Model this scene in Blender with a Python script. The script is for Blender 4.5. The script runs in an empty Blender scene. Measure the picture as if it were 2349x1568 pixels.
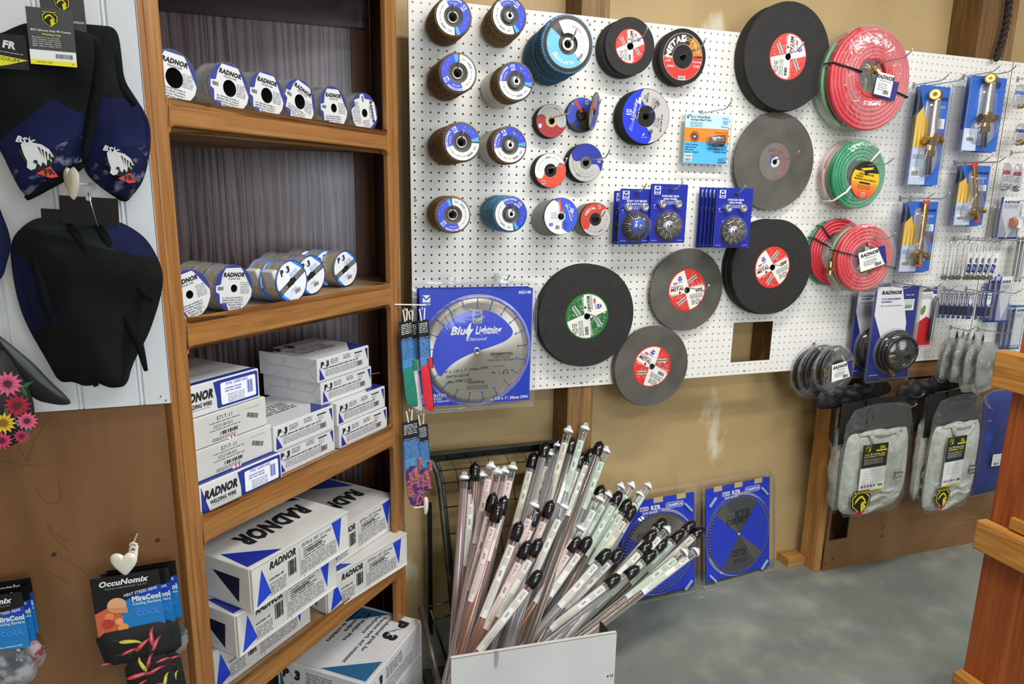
import bpy, bmesh, math, random
from mathutils import Matrix, Vector, noise
random.seed(7)
C = bpy.context.scene.collection
PI = math.pi
# ------------------------------------------------------------------ camera
F_PX, YAW, PITCH, ROLL = 1563.63, 0.320937, 0.209284, 0.017469
CAM = Vector((-0.374791, -2.142769, 0.653771))
_f = Vector((math.sin(YAW)*math.cos(PITCH), math.cos(YAW)*math.cos(PITCH), -math.sin(PITCH)))
_r = Vector((math.cos(YAW), -math.sin(YAW), 0)); _u = _r.cross(_f)
RX = math.cos(ROLL)*_r + math.sin(ROLL)*_u; UX = -math.sin(ROLL)*_r + math.cos(ROLL)*_u
cam = bpy.data.objects.new('camera', bpy.data.cameras.new('camera')); C.objects.link(cam)
cam.matrix_world = Matrix(((RX.x, UX.x, -_f.x, CAM.x), (RX.y, UX.y, -_f.y, CAM.y), (RX.z, UX.z, -_f.z, CAM.z), (0, 0, 0, 1)))
cam.data.sensor_width = 36; cam.data.lens = F_PX/2349*36; cam.data.clip_start = .02
bpy.context.scene.camera = cam
FLOOR = -0.918
def ray(u, v):
    return RX*((u-1174.5)/F_PX) - UX*((v-784)/F_PX) + _f
def at(u, v, y):
    d = ray(u, v); return CAM + d*((y-CAM.y)/d.y)
def atz(u, v, z):
    d = ray(u, v); return CAM + d*((z-CAM.z)/d.z)
# ------------------------------------------------------------------ light
vs = bpy.context.scene.view_settings
vs.view_transform = 'Standard'; vs.look = 'None'; vs.gamma = 1; vs.use_curve_mapping = False; vs.exposure = 0.22
try: bpy.context.scene.cycles.transparent_max_bounces = 20
except Exception: pass
wld = bpy.data.worlds.new('world'); bpy.context.scene.world = wld; wld.use_nodes = True
wld.node_tree.nodes['Background'].inputs[0].default_value = (1.0, .95, .88, 1)
wld.node_tree.nodes['Background'].inputs[1].default_value = 0.30
def area(name, loc, sx, sy, power, col, rot=(0, 0, 0)):
    l = bpy.data.lights.new(name, 'AREA'); l.shape = 'RECTANGLE'; l.size = sx; l.size_y = sy; l.energy = power; l.color = col
    o = bpy.data.objects.new(name, l); o.location = loc; o.rotation_euler = rot; C.objects.link(o); return o
area('ceiling_lamp', (.75, -1.25, 1.98), 1.3, .16, 34, (1, .98, .95))
area('ceiling_lamp', (2.7, -1.5, 1.98), 1.3, .16, 26, (1, .98, .94))
area('ceiling_lamp', (.6, -3.3, 1.98), 1.3, .3, 34, (.97, .98, 1))
area('window_daylight', (.65, -4.8, .95), 1.5, 1.3, 62, (.82, .9, 1), (math.radians(90), 0, 0))
# ------------------------------------------------------------------ materials
_mc = {}
def lin(c):
    if isinstance(c, str): c = tuple(int(c[i:i+2], 16)/255 for i in (0, 2, 4))
    return tuple(x/12.92 if x <= .04045 else ((x+.055)/1.055)**2.4 for x in c) + (1,)
def P(hexc, rough=.5, metal=0, spec=.5, coat=0, sheen=0):
    k = (hexc, rough, metal, spec, coat, sheen)
    if k in _mc: return _mc[k]
    m = bpy.data.materials.new('paint_'+hexc); m.use_nodes = True
    b = m.node_tree.nodes['Principled BSDF']
    b.inputs['Base Color'].default_value = lin(hexc); b.inputs['Roughness'].default_value = rough
    b.inputs['Metallic'].default_value = metal; b.inputs['Specular IOR Level'].default_value = spec
    b.inputs['Coat Weight'].default_value = coat
    if sheen: b.inputs['Sheen Weight'].default_value = sheen
    _mc[k] = m; return m
def N_(m, t, **kw):
    n = m.node_tree.nodes.new(t)
    for k, v in kw.items(): setattr(n, k, v)
    return n
def noisy(name, stops, scale, stretch=(1, 1, 1), rough=.6, bump=0, detail=6, dist=0, wave=None, coord='Object', metal=0, spec=.5, coat=0, rot=(0, 0, 0), bscale=None, spots=None):
    if name in _mc: return _mc[name]
    m = bpy.data.materials.new(name); m.use_nodes = True; L = m.node_tree.links; b = m.node_tree.nodes['Principled BSDF']
    tc = N_(m, 'ShaderNodeTexCoord'); mp = N_(m, 'ShaderNodeMapping'); mp.inputs['Scale'].default_value = stretch; mp.inputs['Rotation'].default_value = rot
    L.new(tc.outputs[coord], mp.inputs[0])
    if wave:
        t = N_(m, 'ShaderNodeTexWave'); t.bands_direction = wave; t.inputs['Scale'].default_value = scale
        t.inputs['Distortion'].default_value = dist; t.inputs['Detail'].default_value = detail; t.inputs['Detail Scale'].default_value = 1.2
        out = t.outputs['Fac']
    else:
        t = N_(m, 'ShaderNodeTexNoise'); t.inputs['Scale'].default_value = scale; t.inputs['Detail'].default_value = detail
        t.inputs['Distortion'].default_value = dist; out = t.outputs['Fac']
    L.new(mp.outputs[0], t.inputs['Vector'])
    r = N_(m, 'ShaderNodeValToRGB'); e = r.color_ramp.elements
    while len(e) < len(stops): e.new(.5)
    for i, (p, c) in enumerate(stops): e[i].position = p; e[i].color = lin(c)
    L.new(out, r.inputs[0]); col = r.outputs[0]
    if spots:
        for sc_, lo, hi, c2, st in spots:
            mp2 = N_(m, 'ShaderNodeMapping'); mp2.inputs['Scale'].default_value = st; L.new(tc.outputs[coord], mp2.inputs[0])
            t2 = N_(m, 'ShaderNodeTexNoise'); t2.inputs['Scale'].default_value = sc_; t2.inputs['Detail'].default_value = 5; L.new(mp2.outputs[0], t2.inputs['Vector'])
            rr = N_(m, 'ShaderNodeValToRGB'); rr.color_ramp.elements[0].position = lo; rr.color_ramp.elements[1].position = hi; L.new(t2.outputs['Fac'], rr.inputs[0])
            mx = N_(m, 'ShaderNodeMix'); mx.data_type = 'RGBA'; L.new(rr.outputs[0], mx.inputs[0]); L.new(col, mx.inputs[6]); mx.inputs[7].default_value = lin(c2); col = mx.outputs[2]
    L.new(col, b.inputs['Base Color'])
    b.inputs['Roughness'].default_value = rough; b.inputs['Metallic'].default_value = metal; b.inputs['Specular IOR Level'].default_value = spec; b.inputs['Coat Weight'].default_value = coat
    if bump:
        bp = N_(m, 'ShaderNodeBump'); bp.inputs['Strength'].default_value = bump; bp.inputs['Distance'].default_value = .004
        src = out
        if bscale:
            t3 = N_(m, 'ShaderNodeTexNoise'); t3.inputs['Scale'].default_value = bscale; t3.inputs['Detail'].default_value = 4; L.new(tc.outputs[coord], t3.inputs['Vector']); src = t3.outputs['Fac']
        L.new(src, bp.inputs['Height']); L.new(bp.outputs[0], b.inputs['Normal'])
    _mc[name] = m; return m
def layered(name, base, layers, rough=.92, bump=.25, dark=.0):
    # cloth panels sewn along straight seams: each layer (colour, colour2, [(a, b, c), ...]) covers a*x+b*y+c > 0 in the cloth's own plane
    m = bpy.data.materials.new(name); m.use_nodes = True; L = m.node_tree.links; b = m.node_tree.nodes['Principled BSDF']
    tc = N_(m, 'ShaderNodeTexCoord'); sp = N_(m, 'ShaderNodeSeparateXYZ'); L.new(tc.outputs['Object'], sp.inputs[0])
    t = N_(m, 'ShaderNodeTexNoise'); t.inputs['Scale'].default_value = 9; t.inputs['Detail'].default_value = 6; L.new(tc.outputs['Object'], t.inputs['Vector'])
    t2 = N_(m, 'ShaderNodeTexNoise'); t2.inputs['Scale'].default_value = 60; t2.inputs['Detail'].default_value = 3; L.new(tc.outputs['Object'], t2.inputs['Vector'])
    def mth(op, a, c):
        n = N_(m, 'ShaderNodeMath', operation=op)
        for i, q in enumerate((a, c)):
            if isinstance(q, float): n.inputs[i].default_value = q
            else: L.new(q, n.inputs[i])
        return n.outputs[0]
    wob = mth('MULTIPLY', mth('SUBTRACT', t.outputs['Fac'], .5), .012); col = None
    def two(c1, c2, speck):
        r = N_(m, 'ShaderNodeValToRGB'); r.color_ramp.elements[0].color = lin(c1); r.color_ramp.elements[1].color = lin(c2); r.color_ramp.elements[0].position = .55 if speck else .3; r.color_ramp.elements[1].position = .72; L.new((t2 if speck else t).outputs['Fac'], r.inputs[0]); return r.outputs[0]
    col = two(*base, False)
    for c1, c2, hs in layers:
        k = None
        for a, bb, c in hs:
            v = mth('ADD', mth('ADD', mth('MULTIPLY', sp.outputs[0], float(a)), mth('MULTIPLY', sp.outputs[1], float(bb))), float(c)); v = mth('ADD', v, wob); g = mth('GREATER_THAN', v, 0.0); k = g if k is None else mth('MULTIPLY', k, g)
        mx = N_(m, 'ShaderNodeMix'); mx.data_type = 'RGBA'; L.new(k, mx.inputs[0]); L.new(col, mx.inputs[6]); L.new(two(c1, c2, c2 == '6d7082'), mx.inputs[7]); col = mx.outputs[2]
    L.new(col, b.inputs['Base Color']); b.inputs['Roughness'].default_value = rough; b.inputs['Specular IOR Level'].default_value = .12
    bp = N_(m, 'ShaderNodeBump'); bp.inputs['Strength'].default_value = bump; bp.inputs['Distance'].default_value = .01; L.new(t.outputs['Fac'], bp.inputs['Height']); L.new(bp.outputs[0], b.inputs['Normal'])
    return m
def clear(name='clear_plastic', fac=.06, tint='ffffff', rough=.06, bump=0, bs=40, fres=.55):
    if name in _mc: return _mc[name]
    m = bpy.data.materials.new(name); m.use_nodes = True; L = m.node_tree.links; nt = m.node_tree; nt.nodes.remove(nt.nodes['Principled BSDF'])
    o = nt.nodes['Material Output']; tr = N_(m, 'ShaderNodeBsdfTransparent'); tr.inputs[0].default_value = lin(tint)
    g = N_(m, 'ShaderNodeBsdfPrincipled'); g.inputs['Base Color'].default_value = lin('f4f6f8'); g.inputs['Roughness'].default_value = rough; g.inputs['Metallic'].default_value = .6
    lw = N_(m, 'ShaderNodeLayerWeight'); lw.inputs[0].default_value = .35
    ma = N_(m, 'ShaderNodeMath', operation='MULTIPLY_ADD'); ma.inputs[1].default_value = fres; ma.inputs[2].default_value = fac
    mx = N_(m, 'ShaderNodeMixShader'); L.new(lw.outputs['Fresnel'], ma.inputs[0]); L.new(ma.outputs[0], mx.inputs[0]); L.new(tr.outputs[0], mx.inputs[1]); L.new(g.outputs[0], mx.inputs[2]); L.new(mx.outputs[0], o.inputs[0])
    if bump:
        tc = N_(m, 'ShaderNodeTexCoord'); t = N_(m, 'ShaderNodeTexNoise'); t.inputs['Scale'].default_value = bs; t.inputs['Detail'].default_value = 3; t.inputs['Distortion'].default_value = 1.5
        L.new(tc.outputs['Object'], t.inputs['Vector']); bp = N_(m, 'ShaderNodeBump'); bp.inputs['Strength'].default_value = bump; bp.inputs['Distance'].default_value = .01
        L.new(t.outputs['Fac'], bp.inputs['Height']); L.new(bp.outputs[0], g.inputs['Normal']); L.new(bp.outputs[0], lw.inputs['Normal'])
    _mc[name] = m; return m
WHITE = P('dfe1df', .5); PAPER = P('e9e9e6', .55); BLACK = P('101012', .45); INK = P('1b1b20', .55); NAVY = P('1f2f86', .5)
BLUE = P('1a35c4', .4); STEEL = P('b9bcc0', .28, 1); ZINC = P('c9ccd0', .3, .9); BRASS = P('b8955c', .25, 1); RED = P('d8352f', .45); GREY = P('8f9092', .5)
CLEAR = clear(); TCLEAR = clear('thick_clear_plastic', .09, 'ffffff', .12, .35, 14, .6); WRAP = clear('shrink_wrap', .0, 'ffffff', .13, .5, 22, .24); BAG = clear('poly_bag', .03, 'e8e8ea', .14, .5, 22, .32)
PINE = lambda ax: noisy('pine_'+ax, [(.25, 'a06c34'), (.5, 'bd8a4c'), (.75, 'c9995c')], 3.2, {'x': (1.2, 26, 26), 'y': (26, 1.2, 26), 'z': (26, 26, 1.2)}[ax], .42, .12, 5, .6, spots=[(2.2, .52, .8, '8a5526', {'x': (1, 14, 14), 'y': (14, 1, 14), 'z': (14, 14, 1)}[ax])])
# ------------------------------------------------------------------ mesh builder
I4 = Matrix.Identity(4)
def TR(x=0, y=0, z=0): return Matrix.Translation((x, y, z))
def RT(a, ax): return Matrix.Rotation(a, 4, ax)
def frame(o, X, Y, Z):
    return Matrix(((X[0], Y[0], Z[0], o[0]), (X[1], Y[1], Z[1], o[1]), (X[2], Y[2], Z[2], o[2]), (0, 0, 0, 1)))
def WM(x, y, z, spin=0): return frame((x, y, z), (1, 0, 0), (0, 0, 1), (0, -1, 0)) @ RT(spin, 'Z')      # hangs on the back wall, Z towards the room
_tc = {}
def tmesh(s, shear, off):
    k = (s, shear, off)
    if k in _tc: return _tc[k]
    cu = bpy.data.curves.new('t', 'FONT'); cu.body = s; cu.shear = shear; cu.offset = off; cu.space_character = 1+off*1.5; cu.resolution_u = 2; cu.size = 1
    o = bpy.data.objects.new('t', cu); C.objects.link(o); dg = bpy.context.evaluated_depsgraph_get()
    me = bpy.data.meshes.new_from_object(o.evaluated_get(dg))
    v = [(p.co.x, p.co.y) for p in me.vertices]; f = [tuple(q.vertices) for q in me.polygons]
    bpy.data.objects.remove(o); bpy.data.curves.remove(cu); bpy.data.meshes.remove(me)
    x0 = min([a[0] for a in v] or [0]); x1 = max([a[0] for a in v] or [1])
    _tc[k] = ([(a-x0, b) for a, b in v], f, x1-x0); return _tc[k]
class MB:
    def __init__(s, T=None): s.v = []; s.f = []; s.m = []; s.s = []; s.mats = []; s.T = T or I4; s.bev = 0
    def add(s, vs_, fs, mat, M=None, smooth=False):
        if mat not in s.mats: s.mats.append(mat)
        k = s.mats.index(mat); n = len(s.v); T = s.T @ M if M else s.T
        s.v += [T @ Vector(p) for p in vs_]; s.f += [tuple(i+n for i in f) for f in fs]; s.m += [k]*len(fs); s.s += [smooth]*len(fs); return s
    def box(s, c, d, mat, bev=0, M=None):
        x, y, z = (q/2 for q in d); c = Vector(c)
        if not bev:
            v = [c+Vector((i*x, j*y, k*z)) for i in (-1, 1) for j in (-1, 1) for k in (-1, 1)]
            return s.add(v, [(0, 1, 3, 2), (4, 6, 7, 5), (0, 4, 5, 1), (2, 3, 7, 6), (0, 2, 6, 4), (1, 5, 7, 3)], mat, M)
        bm = bmesh.new(); bmesh.ops.create_cube(bm, size=1); bmesh.ops.scale(bm, vec=d, verts=bm.verts); bmesh.ops.bevel(bm, geom=bm.edges[:], offset=bev, segments=2, affect='EDGES', profile=.5)
        bm.verts.ensure_lookup_table(); v = [c+p.co for p in bm.verts]; f = [tuple(q.index for q in g.verts) for g in bm.faces]; bm.free()
        return s.add(v, f, mat, M)
    def lathe(s, prof, mat, M=None, n=32, smooth=True, ser=0, a0=0, a1=2*PI):
        full = abs(a1-a0-2*PI) < 1e-6; k = n if full else n+1; v = []; f = []
        for r, z in prof:
            for i in range(k):
                a = a0+(a1-a0)*i/n; q = r*(1+(ser if i % 2 else -ser)) if r > 0 else 0
                v.append((q*math.cos(a), q*math.sin(a), z))
        for j in range(len(prof)-1):
            for i in range(n):
                i2 = (i+1) % k; f.append((j*k+i, j*k+i2, (j+1)*k+i2, (j+1)*k+i))
        return s.add(v, f, mat, M, smooth)
    def cyl(s, p, q, r, mat, n=16, r2=None, smooth=True):
        p = Vector(p); q = Vector(q); d = q-p; L = d.length; M = TR(*p) @ d.to_track_quat('Z', 'Y').to_matrix().to_4x4(); r2 = r if r2 is None else r2
        return s.lathe([(0, 0), (r, 0), (r, 0), (r2, L), (r2, L), (0, L)], mat, M, n, smooth)
    def tube(s, pts, r, mat, n=8, closed=False, smooth=True):
        pts = [Vector(p) for p in pts]; m = len(pts); v = []; f = []; up = None
        for i, p in enumerate(pts):
            a = pts[(i-1) % m] if closed or i else p; b = pts[(i+1) % m] if closed or i < m-1 else p
            t = (b-a).normalized()
            if up is None: up = Vector((0, 0, 1)) if abs(t.z) < .9 else Vector((1, 0, 0))
            up = (up - t*up.dot(t)).normalized(); w = t.cross(up)
            rr = r[i] if isinstance(r, (list, tuple)) else r
            v += [p+(up*math.cos(2*PI*k/n)+w*math.sin(2*PI*k/n))*rr for k in range(n)]
        for i in range(m if closed else m-1):
            j = (i+1) % m
            for k in range(n): f.append((i*n+k, i*n+(k+1) % n, j*n+(k+1) % n, j*n+k))
        if not closed: f += [tuple(range(n))[::-1], tuple((m-1)*n+k for k in range(n))]
        return s.add(v, f, mat, None, smooth)
    def prism(s, pts, z0, z1, mat, M=None):
        n = len(pts); v = [(x, y, z0) for x, y in pts]+[(x, y, z1) for x, y in pts]
        return s.add(v, [tuple(range(n))[::-1], tuple(range(n, 2*n))]+[(i, (i+1) % n, n+(i+1) % n, n+i) for i in range(n)], mat, M)
    def pillow(s, out, tf, tb, mat, K=7, wr=0, ws=18, seed=0, mfn=None, M=None, cen=None, p=.5):
        n = len(out); cx = sum(a for a, b in out)/n if cen is None else cen[0]; cy = sum(b for a, b in out)/n if cen is None else cen[1]
        v = []; f = []; fm = []
        for side, t in ((1, tf), (-1, tb)):
            base = len(v)
            for k in range(K+1):
                q = 1-k/K if k < K else .02
                for x, y in out:
                    px = cx+(x-cx)*q; py = cy+(y-cy)*q; h = t*(1-q*q)**p
                    if wr: h += wr*min(1, k/2)*noise.noise(Vector((px*ws+seed, py*ws, seed*1.7+side)))
                    v.append((px, py, side*h if wr == 0 or h > 0 else side*.0005))
            for k in range(K):
                for i in range(n):
                    a, b = base+k*n+i, base+k*n+(i+1) % n; f.append((a, b, b+n, a+n) if side > 0 else (a, a+n, b+n, b))
            f.append(tuple(base+K*n+i for i in range(n)) if side > 0 else tuple(base+K*n+i for i in range(n))[::-1])
        if mfn:
            g = {}
            for q in f:
                x = sum(v[i][0] for i in q)/len(q); y = sum(v[i][1] for i in q)/len(q); g.setdefault(mfn(x, y), []).append(q)
            for mm, q in g.items(): s.add(v, q, mm, M, True)
            return s
        return s.add(v, f, mat, M, True)
    # ---- flat print, local XY, facing +Z
    def rect(s, x, y, w, h, mat, l=1): return s.poly([(x, y), (x+w, y), (x+w, y+h), (x, y+h)], mat, l)
    def poly(s, pts, mat, l=1):
        s.kz = getattr(s, 'kz', 0)+1; e_ = (s.kz % 60)*3e-6
        return s.add([(a, b, l*.00025+e_) for a, b in pts], [tuple(range(len(pts)))], mat)
    def rrect(s, x, y, w, h, r, mat, l=1):
        p = []
        for cx, cy, a in ((x+w-r, y+r, -90), (x+w-r, y+h-r, 0), (x+r, y+h-r, 90), (x+r, y+r, 180)):
            p += [(cx+r*math.cos(math.radians(a+t)), cy+r*math.sin(math.radians(a+t))) for t in (0, 30, 60, 90)]
        return s.poly(p, mat, l)
    def sect(s, r0, r1, a0, a1, mat, l=1, cx=0, cy=0, n=None):
        n = n or max(3, int(abs(a1-a0)/6)); v = []
        for i in range(n+1):
            a = math.radians(a0+(a1-a0)*i/n)
            v += [(cx+r0*math.cos(a), cy+r0*math.sin(a), l*.00025), (cx+r1*math.cos(a), cy+r1*math.sin(a), l*.00025)]
        return s.add(v, [(2*i, 2*i+1, 2*i+3, 2*i+2) for i in range(n)], mat)
    def disc(s, cx, cy, r, mat, l=1, n=32, ry=None): return s.poly([(cx+r*math.cos(2*PI*i/n), cy+(ry or r)*math.sin(2*PI*i/n)) for i in range(n)], mat, l)
    def text(s, t, x, y, h, mat, l=3, shear=0, off=0, rot=0, al='C', w=None):
        v, f, tw = tmesh(t, shear, off); k = h/.7; kx = k if w is None else w/max(tw, 1e-6)
        x0 = {'C': -tw*kx/2, 'L': 0, 'R': -tw*kx}[al]; c, n = math.cos(rot), math.sin(rot)
        return s.add([(x+(a*kx+x0)*c-b*k*n, y+(a*kx+x0)*n+b*k*c, l*.00025) for a, b in v], f, mat)
    def arct(s, t, r, deg, h, mat, l=3, off=.02, shear=0, flip=False, cx=0, cy=0):
        v, f, tw = tmesh(t, shear, off); k = h/.7; q = []
        for a, b in v:
            an = math.radians(deg)+(-(a*k-tw*k/2)/r if not flip else (a*k-tw*k/2)/r); rr = r+b*k*(1 if not flip else -1)
            q.append((cx+rr*math.cos(an), cy+rr*math.sin(an), l*.00025))
        return s.add(q, f, mat)
    def micro(s, x, y, w, n, dy, mat, l=2, seed=0, fill=.45, rot=0, shrink=0):
        rn = random.Random(seed*77+n); c, sn = math.cos(rot), math.sin(rot); V = []; Fs = []
        for i in range(n):
            px = 0; end = w*(1-shrink*rn.random())
            while px < end:
                ww = min(rn.uniform(1.2, 4.0)*dy, end-px); q = px
                while q < px+ww-dy*.12:
                    b = len(V); h_ = dy*fill*rn.choice((1, 1, 1.35)); lw_ = dy*rn.choice((.16, .16, .34))
                    for a, d in ((q, -i*dy), (q+lw_, -i*dy), (q+lw_, -i*dy+h_), (q, -i*dy+h_)): V.append((x+a*c-d*sn, y+a*sn+d*c, l*.00025))
                    Fs.append((b, b+1, b+2, b+3)); q += lw_+dy*.14
                px += ww+dy*.45
        return s.add(V, Fs, mat)
    def bars(s, x, y, w, h, mat=None, l=2, bg=None, n=16, rot=0, seed=3):
        mat = mat or INK; rn = random.Random(seed); c, sn = math.cos(rot), math.sin(rot); V = []; Fs = []
        if bg: s.rect(x-w*.08, y-h*.15, w*1.16, h*1.3, bg, l-.5)
        for i in range(n):
            a0 = w*i/n; a1 = a0+w/n*rn.choice((.3, .5, .7)); b = len(V)
            for a, d in ((a0, 0), (a1, 0), (a1, h), (a0, h)): V.append((x+a*c-d*sn, y+a*sn+d*c, l*.00025))
            Fs.append((b, b+1, b+2, b+3))
        return s.add(V, Fs, mat)
    def logo(s, x, y, z, fg, l=3, rot=0):           # chevron over an M
        c, n = math.cos(rot), math.sin(rot); R = lambda p: [(x+(a*c-b*n)*z, y+(a*n+b*c)*z) for a, b in p]
        s.poly(R([(-.5, .5), (.5, .5), (0, .02)]), fg, l)
        s.poly(R([(-.5, .22), (-.5, -.42), (0, -.42), (0, -.2)]), fg, l); s.poly(R([(.5, .22), (0, -.2), (0, -.42), (.5, -.42)]), fg, l); return s
    def warp(s, fn): s.v = [Vector(fn(p)) for p in s.v]; return s
    def obj(s, name, parent=None, M=None):
        me = bpy.data.meshes.new(name); me.from_pydata([tuple(p) for p in s.v], [], s.f)
        for m in s.mats: me.materials.append(m)
        me.polygons.foreach_set('material_index', s.m); me.polygons.foreach_set('use_smooth', s.s); me.update()
        if s.bev:
            bm = bmesh.new(); bm.from_mesh(me); bmesh.ops.remove_doubles(bm, verts=bm.verts, dist=1e-6); bmesh.ops.recalc_face_normals(bm, faces=bm.faces)
            bmesh.ops.bevel(bm, geom=[e for e in bm.edges if len(e.link_faces) == 2 and e.calc_face_angle(0) > .6], offset=s.bev, segments=2, affect='EDGES', profile=.5); bm.to_mesh(me); bm.free()
        o = bpy.data.objects.new(name, me); C.objects.link(o)
        if parent: o.parent = parent
        if M: o.matrix_world = M
        return o
def tag(o, label=None, cat=None, group=None, kind=None):
    if label: o['label'] = label
    if cat: o['category'] = cat
    if group: o['group'] = group
    if kind: o['kind'] = kind
    return o
def thing(name, label, cat, M, group=None):
    o = bpy.data.objects.new(name, None); o.empty_display_size = .02; C.objects.link(o); o.matrix_world = M; return tag(o, label, cat, group)
def solo(name, mb, label, cat, M=None, group=None, kind=None): return tag(mb.obj(name, None, M), label, cat, group, kind)
def struct(name, mb, M=None): return tag(mb.obj(name, None, M), kind='structure')
last_copy = [None]
def copy_tree(o, M=None, label=None, group=None):
    def rec(a, par):
        c = a.copy(); C.objects.link(c); c.parent = par
        for ch in a.children: rec(ch, c)
        return c
    c = rec(o, None)
    if M: c.matrix_world = M
    if label: c['label'] = label
    if group: c['group'] = group
    last_copy[0] = c
    return c
def arc(cx, cy, r, a0, a1, n): return [(cx+r*math.cos(math.radians(a0+(a1-a0)*i/n)), cy+r*math.sin(math.radians(a0+(a1-a0)*i/n))) for i in range(n+1)]
def smooth_poly(pts, it=2):
    for _ in range(it):
        q = []
        for i, a in enumerate(pts):
            b = pts[(i+1) % len(pts)]; q += [(a[0]*.75+b[0]*.25, a[1]*.75+b[1]*.25), (a[0]*.25+b[0]*.75, a[1]*.25+b[1]*.75)]
        pts = q
    return pts
ORD = ['first', 'second', 'third', 'fourth', 'fifth', 'sixth', 'seventh', 'eighth', 'ninth', 'tenth', 'eleventh', 'twelfth', 'thirteenth', 'fourteenth', 'fifteenth', 'sixteenth', 'seventeenth', 'eighteenth', 'nineteenth', 'twentieth'] + ['twenty-'+x for x in ('first', 'second', 'third', 'fourth', 'fifth', 'sixth', 'seventh', 'eighth', 'ninth')] + ['thirtieth'] + ['thirty-'+x for x in ('first', 'second', 'third', 'fourth', 'fifth', 'sixth', 'seventh', 'eighth', 'ninth')]
# ================================================================== the room
FLOORM = noisy('painted_concrete', [(.25, '6c726c'), (.5, '7f857d'), (.75, '8f9187')], 2.6, (1, 1, 1), .55, .08, 8, .4, bscale=60, spec=.3, spots=[(5, .55, .9, 'b0ad9c', (1, 1, 1)), (34, .74, .82, 'b9b8ac', (1, .25, 1)), (3, .5, .8, '68706d', (1.3, 1, 1)), (26, .74, .77, 'c2bca6', (.12, 1, 1)), (75, .76, .79, '2f3331', (1, 1, 1))])
PLAST = noisy('tan_wall_paint', [(.3, 'aa8f5f'), (.55, 'b99e6e'), (.8, 'c3aa7a')], 2.2, (1, 1, 1), .6, .1, 6, .3, bscale=90, spots=[(3.2, .66, .72, 'd6ccb0', (1.3, 1, .55)), (38, .73, .78, '8a7a55', (1, 1, .5)), (5, .68, .8, '9c875c', (1.5, 1, .2))])
m = MB(); m.box((1, -2, FLOOR-.05), (9, 8, .1), FLOORM); struct('floor', m)
m = MB(); m.box((1.2, .19, .55), (6, .1, 2.95), PLAST); struct('wall_back', m)
m = MB(); m.box((1, -2, 2.05), (9, 8, .06), P('d9d6cc', .8)); struct('ceiling', m)
m = MB(); m.box((-2.2, -2, .55), (.1, 8, 2.95), PLAST); struct('wall_left', m)
# brown hardboard partition beside the cabinet, parallel to the back wall
HB = noisy('varnished_board', [(.3, '654528'), (.55, '785434'), (.8, '856140')], 1.8, (5, 5, .8), .42, 0, 6, .5, spots=[(11, .68, .72, '6b4222', (2.2, 1, .35))])
m = MB(); m.box((-1.32, -.715, .0), (1.412, .02, 1.84), HB)
for u, v in ((124, 1271), (362, 1238)):
    p = at(u, v, -.7252); m.cyl((p.x, -.7254, p.z), (p.x, -.726, p.z), .0045, P('2a1a10', .8), 12)
for pts in ([(2, 1057), (50, 1064), (100, 1069)], [(40, 1020), (62, 1057)], [(115, 955), (82, 1005), (63, 1055)], [(105, 1195), (125, 1220), (155, 1238)], [(110, 1212), (130, 1235), (158, 1262)], [(100, 1305), (135, 1322), (160, 1338)], [(138, 1275), (165, 1290), (197, 1312)], [(85, 1117), (95, 1140), (118, 1154), (134, 1152), (139, 1130), (135, 1100)], [(374, 1239), (381, 1240), (386, 1237), (393, 1238)]):
    q_ = smooth_poly(pts, 0); c_ = [Vector(at(u, v, -.7251)) for u, v in pts]; o_ = []
    for i in range(len(c_)-1):
        a_, b_ = c_[max(i-1, 0)], c_[i]; d_, e_ = c_[i+1], c_[min(i+2, len(c_)-1)]
        for k in range(5): s_ = k/5; o_.append(.5*((2*b_)+(d_-a_)*s_+(2*a_-5*b_+4*d_-e_)*s_*s_+(3*b_-a_-3*d_+e_)*s_**3))
    m.tube(o_+[c_[-1]], .00045, P('5e3c22', .7), 5)
struct('wall_panel', m)
# white beadboard above it
BB = P('d0d3d4', .5)
m = MB(); x0, x1, z0, z1 = -2.0, -.6, .2525, 1.5; gro = [x1-.0508-.0508*2*i for i in range(14)]
xs = []; x = x0; cuts = sorted([g for g in gro if g > x0+.01])
prof = [(x0, 0)]
for g in cuts: prof += [(g-.006, 0), (g-.004, .003), (g-.002, 0), (g+.0005, 0), (g+.003, .004), (g+.006, 0)]
prof += [(x1, 0)]
Y0 = -.7345
v = []; f = []
for x, d in prof: v += [(x, Y0+d, z0), (x, Y0+d, z1), (x, Y0+.008, z0)]
for i in range(len(prof)-1): f += [(3*i, 3*i+3, 3*i+4, 3*i+1), (3*i, 3*i+2, 3*i+5, 3*i+3)]
m.add(v, f, BB); m.box((x1-.0005, Y0+.0045, (z0+z1)/2), (.001, .009, z1-z0), BB)
for u, v_ in ((368, 909), (380, 918)): p = at(u, v_, Y0-.001); m.cyl((p.x, Y0-.0002, p.z), (p.x+.001, Y0-.0012, p.z), .0015, P('4a3c30'), 8)
struct('trim_1', m)
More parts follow.
